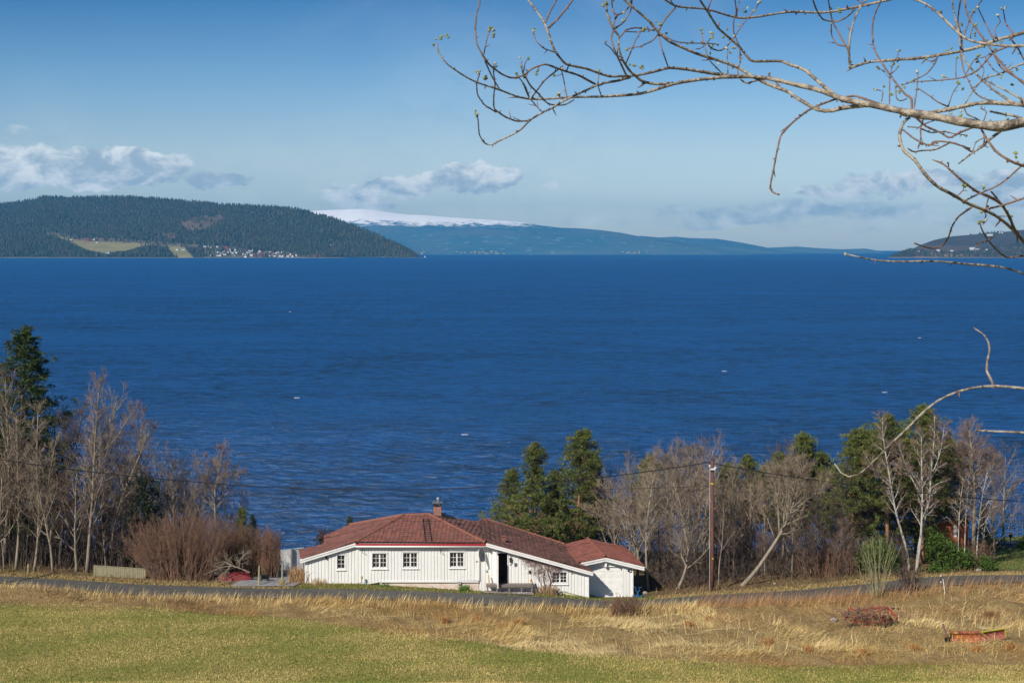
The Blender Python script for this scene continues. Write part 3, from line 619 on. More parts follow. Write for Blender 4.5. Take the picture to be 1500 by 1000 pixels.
# fascia, gutter, bargeboards
b = MB(); b.beam(B1 + (0, -.03, -.14), Cc + (.05, -.03, -.14), .03, .17); b.build('eave_fascia', M_redf, house)
b = MB(); b.tube([B1 + (0, -.09, -.25), Cc + (.02, -.09, -.27)], .06, 8); b.build('gutter', M_trim, house, smooth=True)
def barge(P, Q, nm='bargeboard'):
    b = MB(); P = P + (0, -.03, 0); Q = Q + (0, -.03, 0); b.beam(P + (0, 0, -.16), Q + (0, 0, -.16), .035, .20); b.beam(P + (0, -.04, -.05), Q + (0, -.04, -.05), .035, .10); return b.build(nm, M_trim, house)
barge(B2, B1); barge(Cc + (.05, 0, 0), E_)
# red edge strip above the right-hand bargeboard
b = MB(); b.beam(Cc + (.1, -.04, .02), E_ + (0, -.04, .02), .06, .03); b.build('verge_flashing', M_cap, house)
# soffit boards
b = MB(); b.box(B1[0], Cc[0], EY + .02, 101, B1[2] - .26, B1[2] - .24); b.build('soffit', M_side, house)
WY = 100.75; gx = lambda px, Y=WY: (px - 750) / F * Y
zr_ = lambda row, Y=WY: H - (row - HZ) / F * Y
Lx0 = gx(448); Lx1 = gx(701.5); Rx1 = gx(862)
slL = (B1[2] - B2[2]) / (B1[0] - B2[0]); ztL = lambda x: min(B1[2] - .22, B1[2] - .16 + (x - B1[0]) * slL - .02) if x < B1[0] + .3 else B1[2] - .22
bot = lambda x: float(np.interp(x, [gx(448), gx(520), gx(560), gx(701)], [-.35, -.2, zr_(851.5), zr_(849.5)]))
def win_rect(x0, x1, y0, y1, Y=WY): return (gx(x0, Y), gx(x1, Y), zr_(y1, Y), zr_(y0, Y))
WINS = [(494, 505.5, 812.5, 832.5, 1), (545.5, 566.5, 810, 831, 2), (590.5, 611.5, 809, 830.5, 2), (659, 679.5, 808.5, 830, 2)]
WINR = (809.5, 830.5, 837.5, 853.5, 2)
ops = [win_rect(*w_[:4]) for w_ in WINS]
b = siding(Lx0, Lx1, WY, bot, ztL, ops); b.build('wall', M_side, house)
# wing wall under the long sloping eave
WZ = 100.85
slR = (E_[2] - Cc[2]) / (E_[0] - Cc[0]); ztR = lambda x: Cc[2] - .12 + (x - Cc[0]) * slR
botR = lambda x: float(np.interp(x, [gx(702, WZ), gx(815, WZ), gx(822, WZ), gx(862, WZ)], [-.66, -.72, zr_(864.5, WZ), zr_(875, WZ)]))
DO = (gx(731.2, WZ), gx(743.2, WZ), zr_(857.5, WZ), zr_(809.5, WZ)); WR = win_rect(*WINR[:4], Y=WZ)
DOo = (gx(726.5, WZ), gx(743.2, WZ), zr_(858, WZ), zr_(809.5, WZ))
b = siding(gx(702.2, WZ), gx(862, WZ), WZ, botR, ztR, [DOo, WR]); b.build('wall', M_side, house)
# foundation, back and side walls
b = MB(); b.box(gx(556), gx(701), WY + .03, WY + .2, -1.2, .12); b.build('foundation', M_found, house)
b = MB(); b.box(gx(818, WZ), gx(861.5, WZ), WZ + .05, WZ + .2, -2, -.42); b.build('foundation', M_yel, house)
b = MB()
for (p, q, zt0, zt1) in (((Lx0, 101.14), (at(446,0,103.6)[0], 103.6), 1.35, 1.4), ((Rx1, 101.24), (Rx1, 106.5), .75, .9), ((Rx1, 106.5), (-2.2, 109), .95, 2.6), ((-2.2, 109), (-8, 109), 2.6, 2.9), ((-8, 109), (-8.4, 107), 2.9, 3.1), ((-8.4, 106.9), (-13.9, 105.9), 3.0, 1.9), ((-13.9, 105.9), (-15., 103.6), 1.9, 1.45)):
    zt0 -= .38; zt1 -= .38; b.hexa([(p[0], p[1], -2.4), (q[0], q[1], -2.4), (q[0] + .12, q[1] + .12, -2.4), (p[0] + .12, p[1] + .12, -2.4), (p[0], p[1], zt0), (q[0], q[1], zt1), (q[0] + .12, q[1] + .12, zt1), (p[0] + .12, p[1] + .12, zt0)])
b.build('wall', M_side, house)
b = MB(); b.box(Lx0 - .06, Lx0 + .09, WY - .065, WY - .042, -.3, ztL(Lx0) - .02); b.box(Lx1 - .10, Lx1 + .04, WY - .065, WY - .042, bot(Lx1), 2.4); b.box(Rx1 - .09, Rx1 + .03, WZ - .07, WZ - .042, botR(Rx1), ztR(Rx1) - .02); b.build('corner_board', M_trim, house)
b = MB(); b.box(gx(558), gx(701), WY - .08, WY - .042, zr_(851.5) - .03, zr_(850.2)); b.build('drip_board', M_trim, house)
def window(rect, Y, nsash, parent, rows=3, cols=2):
    x0, x1, z0, z1 = rect; f = MB(); tw = .075; Yf = Y - .07
    f.box(x0 - tw, x1 + tw, Yf, Y + .02, z1, z1 + tw); f.box(x0 - tw, x1 + tw, Yf, Y + .02, z0 - tw, z0)
    f.box(x0 - tw, x0, Yf, Y + .02, z0, z1); f.box(x1, x1 + tw, Yf, Y + .02, z0, z1)
    fo = f.build('window', M_trim, parent)
    s = MB(); s.box(x0 - tw - .03, x1 + tw + .03, Yf - .05, Yf - .001, z0 - tw - .035, z0 - tw + .005); s.box(x0 - tw - .02, x1 + tw + .02, Yf - .03, Yf - .001, z1 + tw, z1 + tw + .03); s.build('sill', M_trim, fo)
    m_ = MB(); w_ = (x1 - x0) / nsash; st = .05
    for k in range(nsash):
        a = x0 + k * w_; c = a + w_; Ys_ = Y + .025
        m_.box(a, a + st, Ys_, Ys_ + .04, z0, z1); m_.box(c - st, c, Ys_, Ys_ + .04, z0, z1); m_.box(a + st, c - st, Ys_, Ys_ + .04, z0, z0 + st); m_.box(a + st, c - st, Ys_, Ys_ + .04, z1 - st, z1)
        for i in range(1, cols): xx = lerp(a + st, c - st, i / cols); m_.box(xx - .012, xx + .012, Ys_ + .003, Ys_ + .03, z0 + st, z1 - st)
        for j in range(1, rows): zz = lerp(z0 + st, z1 - st, j / rows); m_.box(a + st, c - st, Ys_ + .005, Ys_ + .028, zz - .012, zz + .012)
    m_.build('sash', M_trim, fo)
    p = MB(); p.box(x0, x1, Y + .06, Y + .07, z0, z1); p.build('pane', M_pane, fo); return fo
M_pane = mat('window_glass_view', (.022, .020, .020), .08, (.14, .12, .115), 2.3, 3, spec=.6, mix=(.52, .66))
for w_, o_ in zip(WINS, ops): window(o_, WY, w_[4], house)
window(WR, WZ, 2, house)
# door
b = MB(); dx0, dx1, dz0, dz1 = DO[0], DO[1], DO[2], DO[3]; ox0 = DOo[0]
b.box(ox0 - .08, ox0, WZ - .05, WZ + .1, dz0, dz1 + .08); b.box(dx1, dx1 + .08, WZ - .05, WZ + .1, dz0, dz1 + .08); b.box(ox0, dx1, WZ - .05, WZ + .1, dz1, dz1 + .08); fr_ = b.build('door_frame', M_trim, house)
b = MB(); b.box(ox0 - .1, dx1 + .6, WZ + 2.4, WZ + 2.45, dz0 - .1, dz1 + .2); b.box(ox0 - .15, ox0 - .1, WZ + .15, WZ + 2.4, dz0 - .1, dz1 + .2); b.box(dx1 + .6, dx1 + .65, WZ + .15, WZ + 2.4, dz0 - .1, dz1 + .2); b.box(ox0 - .1, dx1 + .6, WZ + .15, WZ + 2.4, dz1 + .15, dz1 + .2); b.box(ox0 - .1, dx1 + .6, WZ + .13, WZ + 2.4, dz0 - .1, dz0 - .02); b.build('hallway', M_dark, house)
lf = Vector((ox0 + .01, WZ - .06, 0)); ang = R(-82); dl = .93; ld = Vector((math.cos(ang), math.sin(ang), 0)); ln = Vector((-ld.y, ld.x, 0)) * .045
b = MB(); q = [lf, lf + ld * dl, lf + ld * dl + ln, lf + ln]; b.hexa([(v.x, v.y, dz0 + .03) for v in q] + [(v.x, v.y, dz1 - .01) for v in q]); door = b.build('door', M_trim, house)
b = MB()
for k in range(3):
    q = [lf + ld * .15 + ln * 1.05, lf + ld * (dl - .15) + ln * 1.05, lf + ld * (dl - .15) + ln * 1.3, lf + ld * .15 + ln * 1.3]; za = dz0 + .15 + k * .66; b.hexa([(v.x, v.y, za) for v in q] + [(v.x, v.y, za + .5) for v in q])
b.build('door_panel', M_trim, door)
b = MB(); pz = dz0 + 1.0; k0 = lf + ld * (dl - .09) + ln * 1.1; b.tube([(k0.x, k0.y, pz), (k0.x + ln.x * 1.5, k0.y + ln.y * 1.5, pz), (k0.x + ln.x * 1.5 - ld.x * .12, k0.y + ln.y * 1.5 - ld.y * .12, pz)], .014, 6); b.build('door_handle', M_gut, door)
b = MB(); b.tube([(lf.x + ln.x * 2 + .45, WZ + .8, dz0), (lf.x + .7, WZ + .5, dz0 + .35), (dx1 - .1, WZ + .4, dz0 + .75)], .02, 5); tag(b.build('broom', mat('broom_handle', (.45, .28, .18), .7), loc=(dx0, WZ + .6, dz0)), 'wooden broom leaning inside the open front door', 'broom')
# wooden porch step in front of the door
po = thing('wooden_porch', 'low grey timber porch deck with a loose step under the open front door', 'porch', (gx(745), 100.5, -.66), None)
Yp = 100.15; pa, pb_ = gx(712, Yp), gx(781, Yp); zt_ = zr_(856.5, Yp)
b = MB()
for k in range(4): b.box(pa, pb_, Yp + k * .155, Yp + k * .155 + .145, zt_ - .04, zt_)
b.build('deck', M_wd, po)
b = MB(); b.box(pa, pb_, Yp + .02, Yp + .06, zt_ - .15, zt_ - .041); b.build('rim_board', M_wd, po)
for xx in (pa + .05, gx(727, Yp), gx(745, Yp), gx(763, Yp), pb_ - .15):
    b = MB(); b.box(xx, xx + .1, Yp + .08, Yp + .18, -.95, zt_ - .042); b.build('post', M_wd, po)
b = MB(); sx0, sx1 = gx(725, 99.75), gx(749, 99.75); b.box(sx0, sx1, 99.6, 99.9, -.46, -.41); b.box(sx0 + .1, sx0 + .2, 99.63, 99.88, -.9, -.461); b.box(sx1 - .2, sx1 - .1, 99.63, 99.88, -.9, -.461); b.build('step', M_wd, po)
M_slab = mat('concrete_slab', (.33, .27, .23), .9, (.26, .21, .19), 4, 5, .3, 20)
b = MB(); V_ = []
for i in range(13):
    for j in range(5): X = lerp(gx(709, 99.6), gx(782, 99.6), i / 12); Y = lerp(99.5, 101, j / 4); V_.append((X, Y, float(ground(X, Y)) + .07))
i = np.arange(12)[:, None] * 5 + np.arange(4)[None, :]; b.add(V_, np.stack([i, i + 5, i + 6, i + 1], -1).reshape(-1, 4)); tag(b.build('paving', M_slab), kind='structure')
# downspout
b = MB(); xx = gx(701.7, 100.9); b.tube([(xx, 100.45, B1[2] - .3), (xx, 100.85, 2.0), (xx, 100.88, -.4), (xx + .02, 100.7, -.5)], .045, 8); b.build('downspout', M_gut, house, smooth=True)
# chimney
ch = at(641, 756, 105.9); b = MB(); cw = .29; zt0 = zr_(733.8, 105.9)
M_brick = bpy.data.materials.new('chimney_brick'); M_brick.use_nodes = True; t = M_brick.node_tree; bq = t.nodes['Principled BSDF']; bq.inputs['Roughness'].default_value = .9
br_ = t.nodes.new('ShaderNodeTexBrick'); tcn = t.nodes.new('ShaderNodeTexCoord'); mp_ = t.nodes.new('ShaderNodeMapping'); mp_.inputs['Rotation'].default_value = (R(90), 0, 0); t.links.new(tcn.outputs['Object'], mp_.inputs[0]); t.links.new(mp_.outputs[0], br_.inputs[0])
br_.inputs['Color1'].default_value = (.36, .10, .045, 1); br_.inputs['Color2'].default_value = (.20, .06, .035, 1); br_.inputs['Mortar'].default_value = (.38, .33, .28, 1); br_.inputs['Scale'].default_value = 1; br_.inputs['Brick Width'].default_value = .22; br_.inputs['Row Height'].default_value = .075; br_.inputs['Mortar Size'].default_value = .008
t.links.new(br_.outputs[0], bq.inputs['Base Color'])
b.box(ch[0] - cw, ch[0] + cw, 105.6, 106.2, 3.2, zt0 - .36); ch_o = b.build('chimney', M_brick, house)
b = MB()
for sx in (-1, 1):
    for yy_ in (105.6, 106.05): b.box(ch[0] + sx * cw - (.15 if sx > 0 else 0), ch[0] + sx * cw + (.15 if sx < 0 else 0), yy_, yy_ + .15, zt0 - .36, zt0 - .11)
b.box(ch[0] - cw + .002, ch[0] + cw - .002, 105.602, 106.198, zt0 - .50, zt0 - .358); b.build('sooty_crown', mat('sooty_brick', (.05, .035, .03), .95), ch_o)
b = MB(); b.box(ch[0] - .38, ch[0] + .38, 105.5, 106.3, zt0 - .11, zt0 - .03); b.build('cap_slab', M_greym, ch_o)
b = MB(); b.tube([(ch[0] + .03, 105.9, zt0 - .03), (ch[0] + .03, 105.9, zt0 + .16)], .05, 8); b.tube([(ch[0] + .03, 105.9, zt0 + .13), (ch[0] + .03, 105.9, zt0 + .28)], .10, 8); b.build('chimney_pot', M_gut, ch_o, smooth=True)
b = MB(); b.box(ch[0] - cw - .03, ch[0] + cw + .03, 105.57, 106.23, 3.25, zr_(755, 105.9) + .05); b.hexa([(ch[0]+.3, 105.5, 3.5), (ch[0]+1.3, 105.6, 3.4), (ch[0]+1.3, 106.1, 3.4), (ch[0]+.3, 106.3, 3.5), (ch[0]+.3, 105.5, 3.97), (ch[0]+1.3, 105.6, 3.70), (ch[0]+1.3, 106.1, 3.70), (ch[0]+.3, 106.3, 4.0)]); b.build('flashing', M_blk, ch_o)
# roof ladder
def on_front(px, row):   # point on the front roof plane
    n = nrm(np.cross(Cc - B1, R2 - B1)); o = np.array([0, 0, H]); d = at(px, row, 100.) - o; tt = ((B1 - o) @ n) / (d @ n); return o + d * tt
b = MB(); a0, a1 = on_front(619, 760.5), on_front(623, 794); c0, c1 = on_front(627.5, 760.5), on_front(632, 794); up_ = np.array([0, -.03, .12])
b.tube([a0 + up_, a1 + up_], .022, 5); b.tube([c0 + up_, c1 + up_], .022, 5)
for k in range(12): tt = (k + .5) / 12; b.tube([lerp(a0, a1, tt) + up_, lerp(c0, c1, tt) + up_], .016, 5)
for tt in (.05, .35, .65, .95):
    for p, q in ((a0, a1), (c0, c1)): b.tube([lerp(p, q, tt) + up_, lerp(p, q, tt)], .015, 4)
b.build('roof_ladder', M_blk, house)
b = MB(); vp = at(737.5, 791, 102.5); b.box(vp[0] - .14, vp[0] + .14, 102.4, 102.62, vp[2] - .15, vp[2] + .28); b.box(vp[0] - .17, vp[0] + .17, 102.35, 102.67, vp[2] + .28, vp[2] + .33); b.build('roof_vent', M_cap, house)
# wall fittings (parts of the house)
def small_box(nm, px, row, w_, h_, m, Y=WZ, d=.07, parent=house):
    b = MB(); x = gx(px, Y); z = zr_(row, Y); b.box(x - w_/2, x + w_/2, Y - .042 - d, Y - .041, z - h_/2, z + h_/2); b.box(x - w_/2 - .02, x + w_/2 + .02, Y - .055 - d, Y - .0425 - d, z + h_/2 - .03, z + h_/2 + .01); return b.build(nm, m, parent)
small_box('wall_vent', 719, 807, .10, .20, M_greym); small_box('wall_vent', 755, 826, .17, .20, M_greym); small_box('wall_vent', 837.5, 837, .10, .2, mat('ochre_metal', (.42, .36, .2), .7)); small_box('meter_box', 776, 837, .12, .2, M_blk)
b = MB(); x, z = gx(748, WZ), zr_(819, WZ); b.tube([(x, WZ - .02, z + .3), (x, WZ - .14, z + .28), (x, WZ - .14, z + .12)], .018, 5); b.tube([(x, WZ - .14, z + .16), (x, WZ - .14, z + .13), (x, WZ - .14, z - .12), (x, WZ - .14, z - .2)], [.03, .10, .075, .03], 8); b.ball((x - .0, WZ - .06, z - .36), (.05, .03, .06), 6, 5); b.build('wall_lantern', mat('aged_brass', (.10, .075, .045), .5, metal=.5), house)
b = MB(); x, z = gx(732.7, WZ), zr_(804.5, WZ); b.tube([(x + .11 * math.sin(a), WZ - .04, z - .13 * math.cos(a)) for a in np.linspace(-2.5, 2.5, 14)], .025, 6); tag(b.build('horseshoe', M_greym, loc=(x, WZ, z)), 'grey iron horseshoe hung above the open front door', 'horseshoe')
for px, row in ((531, 807), (645, 807)):
    b = MB(); x, z = gx(px), zr_(row); b.tube([(x, WY - .03, z + .22), (x, WY - .03, z - .15)], .016, 5); b.tube([(x, WY - .03, z + .2), (x + .05, WY - .38, z + .05)], .014, 5); b.tube([(x, WY - .03, z - .1), (x + .05, WY - .38, z + .05)], .014, 5); b.build('hanging_bracket', M_blk, house)
small_box('wall_lamp', 478.5, 816, .1, .22, M_blk, WY, .1); small_box('inlet_box', 673, 853, .22, .18, M_gut, WY, .06)
# satellite dish
dish = thing('satellite_dish', 'dark grey satellite dish on an arm by the downspout left of the door', 'satellite dish', (gx(706, 100.4), 100.5, zr_(814, 100.5)))
dc = np.array([gx(706, 100.3), 100.3, zr_(813.5, 100.3)]); dn = nrm([.80, -.52, .22]); ax = nrm(np.cross(dn, [0, 0, 1])); ay = nrm(np.cross(ax, dn))
b = MB(); rg = []; 
for rr_i, dd in ((0.02, -.07), (.18, -.06), (.33, -.02), (.42, .03)): rg.append([dc + dn * dd + (ax * math.cos(a) * .92 + ay * math.sin(a) * 1.05) * rr_i for a in np.arange(20) * 2 * math.pi / 20])
for rg_off in (0, -.02):
    V_ = np.array(rg).reshape(-1, 3) + dn * rg_off; i = np.arange(3)[:, None] * 20; j = np.arange(20)[None, :]; b.add(V_, np.stack([i + j, i + (j + 1) % 20, i + 20 + (j + 1) % 20, i + 20 + j], -1).reshape(-1, 4))
b.build('dish', M_greym, dish, smooth=True)
b = MB(); b.tube([dc - dn * .08, dc - dn * .08 + (-.1, .25, -.2), (dc[0] - .12, WZ - .02, dc[2] - .55)], .025, 6); b.build('mount', M_gut, dish)
fe_ = dc + np.array([-.36, -.42, -.33]); b = MB(); b.tube([dc - ay * .40, fe_], .016, 5); b.build('arm', M_gut, dish); b = MB(); b.ball(fe_, (.07, .09, .06), 8, 6); b.build('receiver', M_greym, dish, smooth=True)

# ---- garage
gar = thing('garage', 'white garage with low red tiled gable roof and white panelled door', 'garage', (7.2, 104.5, -1.45))
GP = at(887, 816, 102.1); GR_ = at(944, 829.5, 102.1); GL_ = at(851, 823.5, 101.95); RB = at(861, 789, 108.6); RE = at(915, 801, 108.6); LB = at(826, 797, 108.6) - (0, 0, .04)
tile_roof('roof', [GP, GR_, RE, RB], M_tile2, gar, seed=6); SH_ = np.array([-.8, 0, -.15]); tile_roof('roof', [GL_ + SH_, GP, RB, LB + SH_], M_tile2, gar, seed=7)
b = MB(); ridge_cap(b, GP + (0, 0, .03), RB + (0, 0, .03)); b.build('ridge_tiles', M_cap, gar, smooth=True)
def barge2(P, Q):
    b = MB(); P = P + (0, -.03, 0); Q = Q + (0, -.03, 0); b.beam(P + (0, 0, -.17), Q + (0, 0, -.17), .035, .22); b.beam(P + (0, -.04, -.06), Q + (0, -.04, -.06), .035, .11); b.build('bargeboard', M_trim, gar)
barge2(GL_, GP + (.0, 0, 0)); barge2(GP + (.01, .0, 0), GR_)
b = MB(); b.beam(GL_ + (0, -.05, .015), GP + (0, -.05, .015), .06, .03); b.beam(GP + (0.02, -.05, .015), GR_ + (0, -.05, .015), .06, .03); b.build('verge_flashing', M_cap, gar)
GYf = 102.45; gX = lambda px: (px - 750) / F * GYf; gZ = lambda row: H - (row - HZ) / F * GYf
ztG = lambda x: (GP[2] - .14 + (x - GP[0]) * (GR_[2] - GP[2]) / (GR_[0] - GP[0])) if x > GP[0] else (GP[2] - .14 - (GP[0] - x) * (GP[2] - GL_[2]) / (GP[0] - GL_[0]))
DG = (gX(863.5), gX(911.5), gZ(872.5), gZ(829.5))
b = siding(gX(861), gX(927), GYf, lambda x: -1.62, ztG, [DG]); b.build('wall', M_side, gar)
b = MB(); xr = gX(927); b.hexa([(xr - .1, 102.62, -2.6), (xr, 102.62, -2.6), (xr - .5, 108.2, -2.6), (xr - .6, 108.2, -2.6), (xr - .1, 102.62, .95), (xr, 102.62, .95), (xr - .5, 108.2, .95), (xr - .6, 108.2, .95)]); b.box(3.8, xr - .5, 108.2, 108.3, -2.6, .95); b.box(gX(861), xr - .1, 102.62, 102.8, -2.2, -1.621); b.build('wall', M_side, gar)
b = MB(); b.box(DG[0], DG[1], GYf + .05, GYf + .09, DG[2], DG[3]); gd = b.build('garage_door', M_trim, gar)
b = MB(); dw = (DG[1] - DG[0]) / 4; dh = (DG[3] - DG[2]) / 5
for i in range(4):
    for j in range(5): b.box(DG[0] + i * dw + .07, DG[0] + (i + 1) * dw - .07, GYf + .040, GYf + .0495, DG[2] + j * dh + .09, DG[2] + (j + 1) * dh - .07)
b.build('door_panel', M_trim, gd)
b = MB(); b.box(DG[0] - .02, DG[1] + .09, GYf - .06, GYf + .04, DG[3], DG[3] + .10); b.box(DG[1], DG[1] + .09, GYf - .06, GYf + .04, DG[2], DG[3]); b.build('door_frame', M_trim, gar)
b = MB(); b.box(gX(887) - .08, gX(887) + .08, 102.2, GYf - .03, gZ(829), gZ(820)); b.build('ridge_beam', M_trim, gar)
b = MB(); b.box(gX(912.5), gX(926), GYf - .08, GYf - .042, -1.5, -1.4); b.box(xr - .07, xr + .03, GYf - .07, GYf - .042, -1.6, ztG(xr) - .05); b.build('corner_board', M_trim, gar)
b = MB(); b.box(gX(909.3), gX(910.3), GYf + .0, GYf + .03, gZ(834.2), gZ(832)); b.build('door_lock', M_blk, gd)
def text_obj(body, x, y, z, size, m, parent, name='house_number'):
    cu = bpy.data.curves.new(name, 'FONT'); cu.body = body; cu.size = size; cu.extrude = .012; cu.align_x = 'CENTER'; cu.align_y = 'CENTER'
    tmp = bpy.data.objects.new('tmp', cu); col.objects.link(tmp); bpy.context.view_layer.update(); me = bpy.data.meshes.new_from_object(tmp.evaluated_get(bpy.context.evaluated_depsgraph_get())); bpy.data.objects.remove(tmp)
    o = bpy.data.objects.new(name, me); col.objects.link(o); me.materials.clear(); me.materials.append(m); o.rotation_euler = (R(90), 0, 0); o.parent = parent; off = world_loc(parent); o.location = (x - off[0], y - off[1], z - off[2]); return o
text_obj('421', gX(924), GYf - .075, gZ(835.2), .36, M_blk, gar)

# ================================================================== vegetation generators
def rvec(r): v = r.normal(size=3); return v / np.linalg.norm(v)
def perp_dir(d, ang, az):
    d = nrm(d); a = np.cross(d, (0, 0, 1)) if abs(d[2]) < .95 else np.cross(d, (1, 0, 0)); a = nrm(a); b = np.cross(d, a)
    return d * math.cos(ang) + (a * math.cos(az) + b * math.sin(az)) * math.sin(ang)
def limb(B, r, p, d, L, r0, r1, n, wob, trop, k, m=0):
    P = [np.array(p, float)]; d = nrm(d); s = L / n; D = [d]
    for i in range(n):
        d = nrm(d + r.normal(size=3) * wob + np.array([0, 0, trop])); P.append(P[-1] + d * s); D.append(d)
    B.tube(P, np.linspace(r0, r1, n + 1), k, m); return P, D
def sample(P, t):
    x = t * (len(P) - 1); i = min(int(x), len(P) - 2); return P[i] + (P[i+1] - P[i]) * (x - i)
def bare_crown(B, r, P, R0, Hh, nl=20, t0=.3, ang=(32, 60), l1=.34, n2=6, n3=5, up=.10, tw=.011, dens=1.0, shape=None, sprig=True, m2=1):
    """limbs off the trunk polyline P; material 0 = limb bark, material m2 = twigs"""
    az = r.uniform(0, 6.28)
    for i in range(nl):
        t = t0 + (1 - t0) * ((i + r.uniform(.1, .9)) / nl); az += 2.4 + r.normal() * .4
        p = sample(P, t); dd = sample(P, min(1, t + .02)) - sample(P, max(0, t - .03)); rt = lerp(R0, R0 * .15, t)
        a = R(r.uniform(*ang)); d = perp_dir(dd, a, az)
        sh = shape(t) if shape else (1.15 - .75 * ((t - t0) / (1 - t0)))
        L = Hh * l1 * sh * r.uniform(.75, 1.2); rr = min(rt * .62, .009 * L * 2.4 + .012)
        Q, D = limb(B, r, p, d, L, rr, tw * 1.1, 7, .10, up, 4)
        for j in range(max(2, int(n2 * dens))):
            t2 = r.uniform(.2, 1); q = sample(Q, t2); d2 = perp_dir(D[min(7, int(t2 * 7))], R(r.uniform(25, 55)), r.uniform(0, 6.28)); L2 = L * r.uniform(.35, .6) * (1.15 - .5 * t2)
            Q2, D2 = limb(B, r, q, d2, L2, max(tw * 1.15, rr * .4), tw * .8, 5, .13, up * .9, 3, 0 if r.uniform() < .5 else m2)
            for k in range(max(2, int(n3 * dens * 1.05))):
                t3 = r.uniform(.15, 1); q3 = sample(Q2, t3); d3 = perp_dir(D2[min(5, int(t3 * 5))], R(r.uniform(20, 50)), r.uniform(0, 6.28)); L3 = max(.35, L2 * r.uniform(.35, .7))
                limb(B, r, q3, d3, L3, tw * .8, tw * .45, 3, .16, up * .6, 3, m2)
def trunk_path(r, Hh, lean=(0, 0), wob=.035, n=12, base=(0, 0, 0)):
    P = [np.array(base, float) + (0, 0, -.25)]; d = nrm([lean[0], lean[1], 1]); 
    for i in range(n): d = nrm(d + r.normal(size=3) * wob + np.array([0, 0, .03])); P.append(P[-1] + d * (Hh + .25) / n)
    return P
def taper(n, R0, e=.8, end=.12): t = np.linspace(0, 1, n); return R0 * (end + (1 - end) * (1 - t) ** e) * (1 + .35 * np.exp(-t * 18))

M_birch = mat('birch_bark', (.44, .41, .36), .85, (.12, .10, .085), 3.0, 6, .3, 14, mix=(.50, .62), stretch=(3, 3, .9))
M_bark = mat('grey_bark', (.32, .265, .195), .9, (.20, .165, .125), 2.2, 5, .4, 14, mix=(.4, .65), stretch=(2, 2, .6))
M_barkd = mat('dark_bark', (.13, .10, .085), .9, (.075, .06, .05), 2, 5, .3, 14)
M_twig = mat('tan_twigs', (.29, .22, .15), .9, (.21, .155, .11), .8, 3); M_twigr = mat('purple_twigs', (.185, .115, .075), .9, (.235, .165, .12), .8, 3)
M_twigd = mat('dark_twigs', (.12, .082, .068), .9, (.085, .06, .05), .8, 3); M_twigred = mat('red_brown_stems', (.20, .105, .065), .85, (.12, .072, .048), .9, 4)
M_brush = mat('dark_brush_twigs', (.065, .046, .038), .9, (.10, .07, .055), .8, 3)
M_pinebark = mat('pine_bark', (.36, .17, .095), .9, (.20, .12, .085), 1.8, 5, .4, 12)
def mat_needles(name, c1, c2):
    m = mat(name, c1, .75, c2, .9, 3, attr=True, spec=.25, mix=(.35, .65)); m.node_tree.nodes['Principled BSDF'].inputs['Subsurface Weight'].default_value = 0; return m
M_pine = mat_needles('pine_needles', (.155, .185, .045), (.095, .12, .036)); M_spruce = mat_needles('spruce_needles', (.085, .125, .034), (.055, .085, .03)); M_junip = mat_needles('juniper_needles', (.060, .11, .020), (.085, .14, .026))
M_ivy = mat_needles('ivy_leaves', (.018, .030, .012), (.030, .045, .018))
def tufts(B, r, pos, outd, size, wdt, m=6, tone=(.7, 1.3), spread=.8, mat_i=0, warm=None):
    """needle tufts: m narrow blades fanning out from each position"""
    pos = np.asarray(pos); n = len(pos); o = np.asarray(outd); d = o[:, None, :] + r.normal(size=(n, m, 3)) * spread; d /= np.linalg.norm(d, axis=2, keepdims=True) + 1e-9
    s = np.cross(d, r.normal(size=(n, m, 3))); s /= np.linalg.norm(s, axis=2, keepdims=True) + 1e-9
    L = size * r.uniform(.7, 1.3, (n, m, 1)); w_ = wdt * r.uniform(.7, 1.3, (n, m, 1)); b = np.repeat(pos[:, None, :], m, 1)
    V_ = np.stack([b - s * w_ * .5, b + s * w_ * .5, b + d * L + s * w_ * .25, b + d * L - s * w_ * .25], 2).reshape(-1, 3)
    f = np.arange(n * m * 4).reshape(-1, 4); tn = r.uniform(*tone, n); tn = np.repeat(tn, m * 4)[:, None] * np.ones((1, 3))
    if warm is not None: tn = tn * (1 + np.repeat(r.uniform(size=n) < warm, m * 4)[:, None] * np.array([.9, .35, .3]))
    B.add(V_, f, mat_i); B.C[-1] = tn
